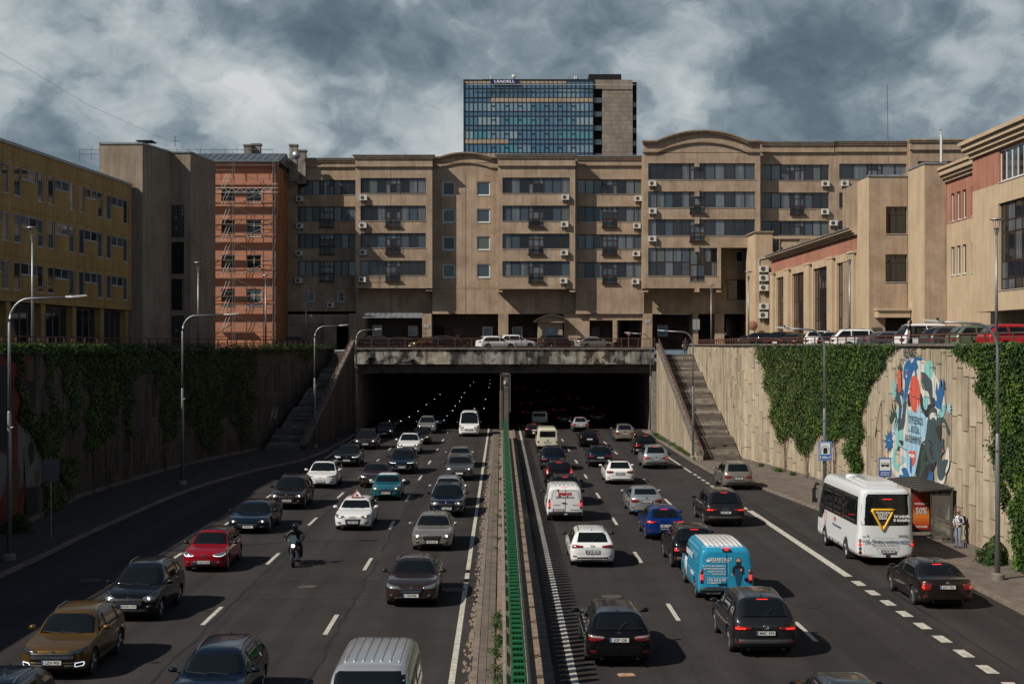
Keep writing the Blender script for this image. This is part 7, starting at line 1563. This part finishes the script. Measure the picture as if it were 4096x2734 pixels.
# ---------------------------------------------------------------- street lamps
def road_lamp(label, x, y, ztop, arm, s, z0=.12, sign=False):
    t = thing('street_lamp', label, 'street lamp', (x, y, z0), group='curved arm street lamps along the underpass'); h = ztop - z0
    q = MB(); q.tube([(0, 0, .05), (0, 0, h * .56), (0, 0, h * .565)], [.10, .085, .065], 12); q.build('pole', GREYM, t, True)
    q = MB(); pts = [(0, 0, h * .56), (0, 0, h - 1.1)] + [(s * (.85 - .85 * math.cos(a)), 0, h - 1.1 + 1.0 * math.sin(a)) for a in [PI / 2 * i / 8 for i in range(1, 9)]] + [(s * arm * .75, 0, h - .04)]
    q.tube(pts, [.062] * 2 + [.052] * 8 + [.04], 10); q.build('arm', GREYM, t, True)
    q = MB(); a = s * arm * .73; e = s * arm; q.v += [(a, -.05, h - .05), (a, .05, h - .05), (a + (e - a) * .35, .16, h - .06), (e, .10, h + .0), (e, -.10, h + .0), (a + (e - a) * .35, -.16, h - .06)]; k = 6
    q.v += [(x_, y_, z_ + .07) for x_, y_, z_ in q.v[:6]]; q.face((5, 4, 3, 2, 1, 0)); q.face((6, 7, 8, 9, 10, 11))
    for i in range(6): j = (i + 1) % 6; q.face((i, j, 6 + j, 6 + i))
    q.build('lamp_head', LGREY, t); MB().box(a + (e - a) * .3 - .04, a + (e - a) * .3 + .04, -.04, .04, h + .02, h + .12).build('photocell', BLACK, t)
    MB().lathe([(.26, -.05), (.26, .20), (.20, .26), (0, .26)], 16, 'z').build('base', CONC, t)
    q = MB(); q.tube([(0, -.12, h * .5), (s * .2, -.12, h * .5 + .05)], .02, 5); q.build('bracket', GREYM, t); return t
road_lamp('tall grey lamp with curved arm at the far left on the shaded pavement', -20.3, 57.8, 11.0, 3.2, 1)
road_lamp('lamp with curved arm on the left pavement in front of the dark ivy', -20.25, 89, 10.95, 3.6, 1)
road_lamp('lamp with curved arm beside the left steps', -16.2, 121.7, 10.7, 2.9, 1)
road_lamp('lamp with curved arm against the left end of the tunnel mouth', -14.85, 143.5, 10.6, 2.6, 1)
road_lamp('lamp with curved arm against the right end of the tunnel mouth', 15.1, 141.5, 10.2, 2.6, -1)
road_lamp('lamp with curved arm in front of the right steps', 14.95, 109, 10.1, 2.75, -1)
LG = road_lamp('lamp post carrying the blue tunnel distance sign', 17.1, 74, 9.9, 2.6, -1)
road_lamp('tall lamp post with round concrete foot right of the bus shelter', 18.8, 53, 9.9, 2.8, -1)
def post_lamp(label, x, y):
    t = thing('street_lamp', label, 'street lamp', (x, y, ZS), group='slim post lamps on the streets above'); q = MB(); q.tube([(0, 0, 0), (0, 0, 6.3)], [.09, .06], 10); q.build('pole', GREYM, t, True)
    q = MB(); q.lathe([(.07, 6.25), (.12, 6.55), (.16, 6.6), (.05, 6.65)], 14); 
    for i in range(4): a = i * PI / 2; q.tube([(.12 * math.cos(a), .12 * math.sin(a), 6.6), (.2 * math.cos(a), .2 * math.sin(a), 7.05)], .012, 4)
    q.build('lantern', GREYM, t); MB().lathe([(.12, 7.0), (.36, 7.05), (.34, 7.09), (.1, 7.12)], 18).build('cap', GREYM, t)
for l, x, y in (('slim post lamp in front of the yellow building', -26.1, 78), ('slim post lamp in front of the stepped tower', -24.0, 111), ('slim post lamp before the orange building', -22.1, 131.5), ('slim post lamp with a globe camera by the dark wing', -20.7, 148.5), ('slim post lamp between the sign back and the arch passage', 22.9, 152.5), ('slim post lamp before the right passage', 22.1, 125), ('slim post lamp in front of the hall windows', 24.9, 100), ('slim post lamp beside the green and red parked cars', 25.8, 72.9)): post_lamp(l, x, y)
# ---------------------------------------------------------------- signs
def sign(label, x, y, z0, zc, w_, h_, m, face=True, pole=True, cat='sign'):
    t = thing('road_sign', label, cat, (x, y, 0));
    if pole: MB().tube([(0, .04, z0), (0, .04, zc + h_ / 2 + .1)], .03, 8).build('pole', GREYM, t)
    MB().box(-w_ / 2, w_ / 2, -.02, .0, zc - h_ / 2, zc + h_ / 2).build('panel', m, t); return t
t = sign('blue tunnel sign reading 300m fixed to the lamp post', 17.1, 73.85, 0, 3.4, .70, 1.02, BLUE, pole=False)
MB().box(-.32, .32, -.024, -.0205, 2.92, 3.88).build('border', WHITE, t); MB().box(-.305, .305, -.028, -.0245, 2.935, 3.865).build('blue_field', BLUE, t); MB().box(-.25, .25, -.032, -.0285, 3.22, 3.82).build('white_field', WHITE, t)
q = MB(); n = 12; q.v += [(-.11, -.036, 3.26), (.11, -.036, 3.26)] + [(.11 * math.cos(PI * i / n), -.036, 3.48 + .11 * math.sin(PI * i / n)) for i in range(n + 1)]; q.face(range(n + 3)); q.build('tunnel_mark', INK, t)
q = MB()
for i in range(9): a = PI * i / 8; q.tube([(.14 * math.cos(a), -.036, 3.50 + .14 * math.sin(a)), (.2 * math.cos(a), -.036, 3.50 + .2 * math.sin(a))], .006, 4)
q.tube([(-.2, -.036, 3.26)] + [(-.2 * math.cos(PI * i / 12), -.036, 3.50 + .2 * math.sin(PI * i / 12)) for i in range(13)] + [(.2, -.036, 3.26)], .006, 4); q.build('arch_line', INK, t)
text('300m', .17, WHITE, t, (0, -.03, 3.06), FRONT, .02)
for s in (-1, 1): q = MB(); q.box(s * .25 - .01, s * .25 + .01, -.033, -.029, 2.97, 3.12); q.v += [(s * .25 - .035, -.031, 3.11), (s * .25 + .035, -.031, 3.11), (s * .25, -.031, 3.18)]; q.face((8, 9, 10)); q.build('arrow', WHITE, t)
t = sign('blue bus stop sign reading GEDIMINO PROSPEKTAS behind the coach', wx(3540, 68.6), 68.6, .12, 3.0, .62, .94, BLUE)
MB().box(-.26, .26, -.025, -.0205, 2.85, 3.40).build('white_field', WHITE, t)
q = MB(); q.box(-.2, .2, -.03, -.026, 3.06, 3.22); q.lathe([(0, -.004), (.04, -.004)], 12, 'y', (-.12, -.028, 3.05)); q.lathe([(0, -.004), (.04, -.004)], 12, 'y', (.12, -.028, 3.05)); q.build('bus_mark', INK, t)
q = MB()
for i in range(5): q.box(-.18 + i * .074, -.12 + i * .074, -.034, -.0305, 3.14, 3.20)
q.build('bus_windows', WHITE, t); text('GEDIMINO', .09, WHITE, t, (0, -.026, 2.74), FRONT, .02); text('PROSPEKTAS', .09, WHITE, t, (0, -.026, 2.63), FRONT, .02, sx=.85)
sign('back of a grey rectangular sign on the shaded left pavement', wx(203, 64.3), 64.3, .12, 3.25, .68, 1.0, mat('sign_back', (.10, .11, .12), .6))
t = sign('pair of grey sign backs on one post above the right steps', wx(2785, 148), 148, 8.4, wz(1297, 148), .74, 1.1, mat('sign_back_light', (.28, .29, .29), .6)); MB().box(-.01, .01, -.03, -.02, wz(1318, 148), wz(1276, 148)).build('gap', BLACK, t)
t = thing('road_sign', 'round blue and red no stopping sign in the courtyard passage', 'sign', (wx(2514, 158), 158, 0)); MB().tube([(0, .03, ZS), (0, .03, wz(1325, 158))], .03, 6).build('pole', GREYM, t)
MB().lathe([(.0, -.02), (.2, -.02)], 20, 'y', (0, 0, wz(1333, 158))).build('panel', BLUE, t); q = MB(); zc = wz(1333, 158); q.lathe([(.19, -.03), (.24, -.03), (.24, .0)], 20, 'y', (0, 0, zc)); q.tube([(-.14, -.03, zc + .14), (.14, -.03, zc - .14)], .02, 4); q.tube([(.14, -.03, zc + .14), (-.14, -.03, zc - .14)], .02, 4); q.build('red_ring', RED, t)
# cameras on posts
t = thing('security_camera', 'white dome camera on the lamp arm by the shaded wing', 'camera', (-20.7, 148.3, wz(1262, 148.3))); q = MB(); q.tube([(0, 0, 0), (.4, -.2, .1), (.55, -.3, .1)], .03, 5); q.build('arm', LGREY, t); MB().lathe([(0, -.18), (.12, -.12), (.15, 0), (.1, .08), (0, .1)], 14, 'z', (.6, -.3, .0)).build('dome', WHITE, t, True)
# ---------------------------------------------------------------- bus shelter
t = thing('bus_shelter', 'glazed bus shelter with dark slatted roof and red poster panel', 'bus shelter'); x0, x1, ya, yb_ = 18.75, 20.28, 62.6, 68.2
STM = mat('shelter_frame', (.06, .055, .05), .5); SGL = mat('shelter_glass', (.25, .24, .21), .05, alpha=.25, coat=.5)
for x, y in ((x1 - .08, ya + .1), (x1 - .08, yb_ - .1), (x1 - .08, 65.4), (19.0, yb_ - .1)): MB().tube([(x, y, .1), (x, y, 2.45)], .055, 8).build('post', STM, t)
q = MB(); q.v += [(x0, ya, 2.42), (x1, ya, 2.55), (x1, yb_, 2.55), (x0, yb_, 2.42), (x0, ya, 2.47), (x1, ya, 2.60), (x1, yb_, 2.60), (x0, yb_, 2.47)]
for f_ in ((0, 3, 2, 1), (4, 5, 6, 7), (0, 1, 5, 4), (2, 3, 7, 6), (0, 4, 7, 3), (1, 2, 6, 5)): q.face(f_)
q.build('roof', mat('shelter_roof', (.05, .045, .042), .35), t); 
for i in range(9): yy = ya + .05 + (yb_ - ya - .2) * i / 8; q = MB(); q.tube([(x0 + .02, yy, 2.49), (x1 - .02, yy, 2.615)], .022, 4); q.build('roof_slat', STM, t)
def gpanel(xa, xb, ya_, yc, z0=.35, z1=2.3):
    q = MB(); q.box(xa, xb, ya_, yc, z0, z1); g_ = q.build('glass_panel', SGL, t); r = .025; q = MB()
    c0, c1 = (xa, ya_), (xb, yc)
    if abs(xb - xa) > abs(yc - ya_): P4 = [(xa, ya_, z0), (xb, ya_, z0), (xb, ya_, z1), (xa, ya_, z1), (xa, ya_, z0)]
    else: P4 = [(xa, ya_, z0), (xa, yc, z0), (xa, yc, z1), (xa, ya_, z1), (xa, ya_, z0)]
    q.tube(P4, r, 4); put('panel_frame', q.mesh('panel_frame', STM), g_)
gpanel(19.25, x1 - .14, ya + .1, ya + .115)
for a, c in ((62.8, 64.5), (64.6, 66.3), (66.4, 68.0)): gpanel(x1 - .06, x1 - .05, a, c)
q = MB(); q.box(18.98, 19.86, 64.72, 64.9, .35, 2.4); ps = q.build('poster_case', STM, t)
PR = mat('poster_red', (.42, .03, .012), .3); tnp = PR.node_tree; gg = tnp.nodes.new('ShaderNodeTexCoord'); sx_ = tnp.nodes.new('ShaderNodeSeparateXYZ'); tnp.links.new(gg.outputs['Object'], sx_.inputs[0]); mr = tnp.nodes.new('ShaderNodeMapRange'); mr.inputs[1].default_value = .6; mr.inputs[2].default_value = 1.5; tnp.links.new(sx_.outputs['Z'], mr.inputs[0])
cr = tnp.nodes.new('ShaderNodeValToRGB'); e_ = cr.color_ramp.elements; e_[0].color = (.4, .02, .01, 1); e_[1].color = (.30, .02, .012, 1); m_ = e_.new(.55); m_.color = (.75, .22, .03, 1); tnp.links.new(mr.outputs[0], cr.inputs[0]); tnp.links.new(cr.outputs[0], tnp.nodes['Principled BSDF'].inputs['Base Color'])
put('poster', MB().box(19.05, 19.79, 64.69, 64.715, .47, 2.33).mesh('poster', PR), ps)
text('NUOLAIDOS', .11, WHITE, ps, (19.42, 64.68, 1.66), FRONT, .02); text('50%', .42, LGREY, ps, (19.42, 64.68, 1.32), FRONT, .03, sx=.75); text('OUTLAND', .12, WHITE, ps, (19.42, 64.68, .60), FRONT, .02)
q = MB(); q.box(x1 - .30, x1 - .1, 63.4, 67.2, .50, .55); q.box(x1 - .26, x1 - .14, 63.5, 63.6, .12, .5); q.box(x1 - .26, x1 - .14, 66.9, 67, .12, .5); q.build('bench', STM, t); q = MB(); q.tube([(x1 - .2, ya + .2, 1.02), (x1 - .2, 67.5, 1.02)], .04, 6); q.build('lean_rail', STM, t)
MB().box(x1 - .12, x1 - .09, 63.0, 63.6, 1.1, 2.0).build('timetable', mat('timetable_paper', (.35, .38, .36), .4), t)
# ---------------------------------------------------------------- murals
def wallpt(px, py, path, side, off):
    lo, hi = 40., 150.
    for _ in range(40):
        m = (lo + hi) / 2
        if (CX + lerp_path(path, m) * F / m - px) * side > 0: lo = m
        else: hi = m
    return (lerp_path(path, lo) - side * off, lo, wz(py, lo))
def smooth_loop(P, n=4):
    o = []; k = len(P)
    for i in range(k):
        p0, p1, p2, p3 = (Vector(P[(i + j - 1) % k]) for j in range(4))
        for s in range(n):
            t_ = s / n; o.append(tuple(.5 * ((2 * p1) + (p2 - p0) * t_ + (2 * p0 - 5 * p1 + 4 * p2 - p3) * t_ ** 2 + (3 * p1 - p0 - 3 * p2 + p3) * t_ ** 3)))
    return o
from mathutils.geometry import tessellate_polygon
def shape(b, P, m, layer, path, side, conv, sm=True):
    P = [conv(*p) for p in P]; P = smooth_loop(P) if sm else P; n0 = len(b.v)
    b.v += [wallpt(x, y, path, side, .012 + .0022 * layer) for x, y in P]
    for tr in tessellate_polygon([[Vector((x, y, 0)) for x, y in P]]): b.face([n0 + i for i in tr], m)
def matte(n, c): return mat('mural_' + n, c, .85, var=.1)
MC_ = [matte('white', (.62, .62, .58)), matte('sky', (.32, .55, .72)), matte('red', (.62, .10, .06)), matte('black', (.025, .022, .03)), matte('slate', (.045, .075, .09)), matte('blue', (.015, .12, .32)), matte('aqua', (.22, .52, .52)), matte('green', (.03, .07, .05)), matte('skin', (.70, .45, .36))]
cv = lambda x, y: (3500 + x * .3828, 1400 + y * .3828); b = MB(); W0, SK, RD, BK, SL, BL, AQ, GR, PK = range(9)
def sp(P, m, l, sm=True): shape(b, P, m, l, RW_, 1, cv, sm)
sp([(300, 130), (420, 90), (520, 110), (600, 200), (650, 290), (700, 400), (740, 560), (720, 690), (600, 740), (560, 900), (470, 1000), (430, 1240), (400, 1350), (260, 1330), (200, 1290), (150, 1110), (190, 1000), (180, 850), (230, 600), (290, 400)], W0, 0)
sp([(320, 640), (400, 620), (480, 560), (550, 700), (545, 850), (480, 1000), (450, 1180), (420, 1300), (380, 1350), (340, 1300), (320, 1100), (300, 950), (350, 800)], SK, 1)
sp([(240, 600), (260, 580), (250, 800), (235, 900), (190, 850), (215, 700)], SK, 1)
sp([(520, 170), (560, 110), (600, 120), (612, 220), (580, 310), (540, 250), (515, 240)], AQ, 2)
sp([(395, 270), (440, 280), (470, 370), (475, 520), (450, 620), (420, 652), (385, 600), (366, 480), (372, 350)], RD, 4)
sp([(345, 470), (372, 450), (378, 560), (370, 590), (345, 570)], BK, 3)
sp([(475, 450), (495, 470), (520, 560), (580, 560), (610, 490), (640, 560), (560, 690), (530, 690), (480, 590)], BK, 3)
sp([(485, 230), (530, 240), (570, 290), (600, 340), (605, 570), (585, 550), (560, 440), (500, 400), (485, 300)], SL, 4); sp([(482, 255), (492, 245), (496, 290), (486, 300)], RD, 5)
sp([(508, 500), (530, 465), (556, 500), (552, 600), (530, 622), (510, 580)], AQ, 5)
sp([(400, 110), (430, 70), (490, 80), (495, 110), (440, 110), (455, 180), (435, 215), (445, 290), (425, 280), (410, 210), (370, 330), (330, 520), (305, 520), (315, 330), (300, 280), (310, 160), (360, 95), (385, 150)], BL, 3)
for i in range(9): a = -2.6 + i * .42; sp([(345 + 42 * math.cos(a - .12), 190 + 95 * math.sin(a - .12)), (345 + 62 * math.cos(a), 190 + 140 * math.sin(a)), (345 + 42 * math.cos(a + .12), 190 + 95 * math.sin(a + .12))], BL, 3, False)
sp([(240, 240), (258, 200), (275, 240), (278, 380), (262, 440), (245, 420), (238, 320)], RD, 5); sp([(225, 215), (245, 205), (235, 150), (252, 185), (262, 115), (268, 185), (285, 150), (278, 205), (290, 215), (262, 200)], GR, 5, False)
sp([(185, 300), (225, 350), (225, 410), (200, 400)], AQ, 2); sp([(175, 395), (222, 440), (215, 495), (190, 480)], AQ, 2)
sp([(230, 350), (290, 400), (305, 440), (300, 560), (330, 480), (330, 640), (300, 820), (240, 840), (255, 600), (215, 520), (225, 440)], SL, 2)
for P in ([(180, 540), (200, 620), (225, 690), (215, 700), (185, 620)], [(205, 545), (232, 680), (222, 690)], [(155, 710), (185, 650), (215, 690), (170, 770)], [(195, 830), (225, 700), (232, 720)], [(215, 840), (240, 720), (250, 720)], [(165, 620), (190, 660), (175, 670)]): sp(P, GR, 4)
sp([(640, 420), (650, 330), (665, 420), (690, 280), (700, 410), (722, 290), (728, 420), (705, 560), (700, 600), (710, 655), (690, 620), (640, 590), (620, 500), (640, 540), (650, 500), (636, 430)], BL, 6)
sp([(660, 660), (720, 570), (742, 600), (715, 700), (665, 700)], AQ, 4)
sp([(560, 720), (570, 640), (610, 595), (650, 620), (660, 700), (720, 700), (750, 760), (785, 850), (775, 890), (755, 850), (735, 770), (700, 760), (690, 900), (640, 840), (600, 700)], SL, 5)
sp([(600, 710), (640, 800), (690, 780), (695, 880), (680, 960), (640, 900)], BK, 6)
sp([(560, 720), (620, 740), (650, 860), (690, 960), (700, 910), (705, 940), (720, 915), (725, 1010), (730, 1060), (700, 1100), (700, 1150), (750, 1140), (760, 1200), (735, 1240), (745, 1290), (700, 1360), (660, 1310), (650, 1160), (600, 1190), (560, 1130), (530, 1030), (520, 980), (540, 860)], SL, 7)
sp([(708, 1035), (718, 1030), (722, 1060), (712, 1065)], RD, 8); sp([(585, 1000), (610, 1080), (620, 1140), (600, 1130), (580, 1060)], BK, 8)
sp([(500, 980), (530, 1010), (560, 1140), (640, 1160), (610, 1250), (560, 1350), (420, 1350), (430, 1250), (460, 1100), (480, 1000)], BK, 3)
sp([(760, 1010), (780, 1050), (780, 1200), (745, 1290), (745, 1240), (770, 1150), (735, 1140), (750, 1060)], W0, 6); sp([(650, 1350), (700, 1360), (745, 1290), (715, 1405)], W0, 5)
sp([(490, 1050), (515, 1040), (510, 1150), (560, 1160), (570, 1190), (530, 1210), (520, 1250), (480, 1330), (460, 1330), (480, 1200)], GR, 5)
sp([(565, 1300), (565, 1250), (575, 1290), (582, 1240), (590, 1290), (605, 1260), (612, 1330), (600, 1370), (550, 1355)], BL, 5)
sp([(355, 1060), (375, 1045), (390, 1060), (410, 1045), (428, 1070), (425, 1160), (395, 1215), (385, 1160), (360, 1110)], RD, 4); sp([(360, 1080), (415, 1090), (410, 1120), (370, 1110)], W0, 5); sp([(370, 1130), (390, 1140), (385, 1280), (368, 1250)], BL, 6)
sp([(240, 850), (290, 830), (290, 900), (280, 1000), (240, 1050), (225, 1010), (220, 900)], AQ, 3); sp([(200, 1050), (230, 1030), (240, 1120), (300, 1100), (320, 1160), (260, 1210), (240, 1270), (185, 1180)], AQ, 4)
sp([(240, 1040), (262, 1050), (262, 1120), (290, 1150), (240, 1190), (232, 1130)], PK, 5); sp([(232, 1060), (250, 995), (265, 1050), (250, 1045)], BK, 6); sp([(255, 940), (300, 950), (290, 1000), (270, 970)], BK, 6)
sp([(280, 1240), (330, 1230), (360, 1340), (260, 1335), (265, 1300), (300, 1300)], BL, 4)
def star(cx, cy, r0, r1, sy, m, n=11): sp([(cx + (r0 if i % 2 else r1) * math.cos(PI * i / n), cy + (r0 if i % 2 else r1) * sy * math.sin(PI * i / n)) for i in range(2 * n)], m, 4, False)
star(150, 950, 30, 56, 2.3, BL, 10); star(778, 610, 12, 27, 3., SK, 8); star(658, 830, 4, 14, 2.6, W0, 8); star(435, 360, 3, 9, 3.4, W0, 6); star(427, 1310, 3, 10, 3., W0, 6); star(481, 1320, 3, 10, 3., W0, 6)
for i in range(16): x_, y_ = 500 + 5 * i, 350 + 12 * i + random.uniform(-8, 8); sp([(x_, y_ - 6), (x_ + 3, y_), (x_, y_ + 6), (x_ - 3, y_)], W0, 9, False)
TXN = mat('mural_letters', (.012, .03, .05), .8); SPACE = 1.25
for x_, y_ in ((330, 205), (348, 208), (252, 272), (264, 272), (146, 938), (158, 938), (488, 160), (508, 150)): sp([(x_, y_ - 8), (x_ + 4, y_), (x_, y_ + 8), (x_ - 4, y_)], W0, 9, False)
sp([(330, 225), (338, 222), (340, 258), (332, 262)], RD, 9); sp([(325, 262), (345, 262), (335, 290)], W0, 9)
for k_ in range(9): sp([(700 + (k_ % 3) * 8, 1000 + k_ * 8), (712 + (k_ % 3) * 8, 1003 + k_ * 8), (700 + (k_ % 3) * 8, 1005 + k_ * 8)], BK, 9, False)
sp([(330, 620), (345, 600), (348, 780), (360, 900), (350, 1000), (335, 900), (322, 760)], W0, 5); sp([(270, 470), (290, 500), (298, 600), (282, 710), (276, 700), (286, 590), (266, 490)], SK, 5)
sp([(440, 470), (455, 600), (440, 640), (448, 560)], W0, 5); sp([(610, 250), (640, 290), (655, 380), (630, 440), (612, 360)], W0, 5); sp([(575, 690), (600, 650), (640, 660), (650, 730), (615, 700), (585, 725)], W0, 8)
sp([(520, 1010), (535, 1080), (528, 1160), (515, 1100)], GR, 9); sp([(560, 940), (600, 960), (630, 1130), (600, 1000)], BK, 9)
b2 = b
jb = MB()
for (ya_, yc_, z0_, z1_) in RCELLS:
    xa_, xc_ = lerp_path(RW_, ya_) - .047, lerp_path(RW_, yc_) - .047
    pm_ = ((z0_ + z1_) / 2, (ya_ + yc_) / 2); px_, py_ = CX + xa_ * F / pm_[1], HY - (pm_[0] - EYE) * F / pm_[1]
    if 3560 < px_ < 3770 and 1470 < py_ < 1930: jb.quad((xa_, ya_ - .012, z0_), (xa_, ya_ - .012, z1_), (xa_, ya_ + .012, z1_), (xa_, ya_ + .012, z0_)); jb.quad((xa_, ya_, z1_ - .012), (xa_, ya_, z1_ + .012), (xc_, yc_, z1_ + .012), (xc_, yc_, z1_ - .012))
MU = tag(b.build('mural', MC_), 'bright mural of animals and faces painted on the sunlit wall behind the bus shelter', 'mural')
stuff(jb.build('panel_joint', PANELB, MU))
for s_, cx_, cy_, w_, h_ in (('ŠYPSENOS', 432, 735, 150, 95), ('KEIČIA', 426, 832, 75, 85), ('KASDIENYBĘ', 408, 935, 165, 90)):
    p = wallpt(*cv(cx_, cy_), RW_, 1, .05); a_ = wallpt(*cv(cx_ - w_ / 2, cy_), RW_, 1, .05); e_ = wallpt(*cv(cx_ + w_ / 2, cy_), RW_, 1, .05); hh = h_ * .3828 * p[1] / F
    me = text_mesh(s_, hh * 1.2, TXN, .0); wd_ = max(v.co.x for v in me.vertices) - min(v.co.x for v in me.vertices); put('lettering', me, MU, p, rot=(R(90), 0, math.atan2(e_[1] - a_[1], e_[0] - a_[0])), scale=((a_[1] - e_[1]) / wd_, 1, 1))
SPACE = 1.
p = wallpt(3640, 1410, RW_, 1, .03); tag(put('graffiti', text_mesh('RENKE', .75, TXN, .0), None, p, rot=RIGHTW), 'scrawled black graffiti letters under the coping above the mural', 'graffiti')
b = MB(); cl_ = lambda x, y: (x * .51, 1300 + y * .51)
MD_ = [mat('shade_toned_mural_%d' % i, tuple(v * .22 for v in c), .95, var=.3) for i, c in enumerate(((.62, .62, .58), (.32, .55, .72), (.62, .10, .06), (.05, .05, .05), (.09, .10, .11), (.02, .12, .3), (.2, .5, .5), (.03, .07, .05), (.5, .25, .12)))]  # mural paints scaled down, so the wall's shade sits in their colours
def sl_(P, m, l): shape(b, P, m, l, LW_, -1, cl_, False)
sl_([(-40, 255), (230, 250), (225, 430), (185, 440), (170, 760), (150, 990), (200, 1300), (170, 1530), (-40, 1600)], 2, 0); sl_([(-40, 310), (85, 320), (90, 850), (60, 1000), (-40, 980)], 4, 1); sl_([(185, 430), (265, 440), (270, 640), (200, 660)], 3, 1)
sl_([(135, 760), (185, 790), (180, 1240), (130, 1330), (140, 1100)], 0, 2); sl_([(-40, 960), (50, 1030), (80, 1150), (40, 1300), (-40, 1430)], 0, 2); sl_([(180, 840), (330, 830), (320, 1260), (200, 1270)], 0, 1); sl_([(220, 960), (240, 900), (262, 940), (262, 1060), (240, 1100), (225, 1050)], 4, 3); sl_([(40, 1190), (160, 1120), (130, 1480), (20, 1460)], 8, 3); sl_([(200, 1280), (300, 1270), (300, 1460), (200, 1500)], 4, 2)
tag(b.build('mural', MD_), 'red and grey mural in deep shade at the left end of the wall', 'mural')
q = MB()
for k in range(5): yy = 1500 + 34 * k; q.tube([wallpt(1085 + 6 * math.sin(i * 1.3 + k) + i * 3.2, 1640 + k * 6 + 22 * math.sin(i * 2.7 + k * 1.9), LW_, -1, .03) for i in range(8)], .03, 4)
tag(q.build('graffiti', mat('graffiti_white', (.22, .22, .22), .8)), 'white graffiti scribble beside the left steps', 'graffiti')
# ---------------------------------------------------------------- trees behind the passages, overhead cable
def tree(label, x, y, z, h, r_, n=2500, cone=False, size=.4, group=None):
    t = thing('fir_tree' if cone else 'leafy_tree', label, 'tree', (x, y, z), group=group); b = MB(); b.tube([(0, 0, 0), (.05, 0, h * .35), (0, .1, h * .7)], [.16, .11, .04], 8)
    if not cone:
        for i in range(7): a = i * 2.4; b.tube([(0, 0, h * (.3 + .05 * i)), (r_ * .7 * math.cos(a), r_ * .7 * math.sin(a), h * (.5 + .06 * i))], [.06, .02], 5)
    b.build('trunk', BARK, t); cl_ = [(random.uniform(-1, 1), random.uniform(-1, 1), random.uniform(-1, 1)) for _ in range(26)]
    def f():
        if cone: hh = random.random(); rr = r_ * (1 - hh) * (.7 + .3 * math.sin(hh * 40)) * random.random() ** .4; a = random.random() * 6.28; return Vector((rr * math.cos(a), rr * math.sin(a), .3 + hh * (h - .3))), Vector((math.cos(a), math.sin(a), .3))
        c = Vector(random.choice(cl_)); 
        if c.length > 1: c.normalize()
        p = c * .75 + Vector((random.gauss(0, .2), random.gauss(0, .2), random.gauss(0, .2))); return Vector((p.x * r_, p.y * r_, h * .62 + p.z * h * .38)), Vector((p.x, p.y, p.z + .4)).normalized()
    stuff(leaves(n, f, size).build('crown', LEAF, t))
tree('leafy tree seen through the passage under the dark wing', -19.5, 196, ZS, 7, 3.2); tree('leafy tree in sun behind the right hand passage', 30.5, 188, ZS, 7, 3.0, 3500); tree('second leafy tree behind the right hand passage', 33.5, 196, ZS, 6, 2.6); tree('small fir tree in the courtyard passage', wx(2488, 186), 186, ZS, 3.0, 1.2, 900, True, .25)
bush('low green bushes in the courtyard passage', wx(2480, 190), 190, ZS, 2.2, 1.1, 900, size=.25); bush('dark green shrub under the trees behind the right passage', 29.5, 184, ZS, 1.6, 1.8, 1200, size=.22)
tag(MB().box(-23, -19, 180, 186, ZS, 9.6).build('garden_wall', mat('pink_plaster', (.4, .24, .2), .9, var=.2)), 'pinkish low wall in the sun beyond the left passage', 'wall')
q = MB(); q.tube([(wx(-700, 70), 70, 31), (wx(0, 80), 80, wz(209, 80)), (wx(350, 110), 110, wz(418, 110)), (-31.4, 143, 28.6)], .010, 4); tag(q.build('overhead_cable', BLACK), 'thin overhead cable slanting down to the stepped tower', 'cable')
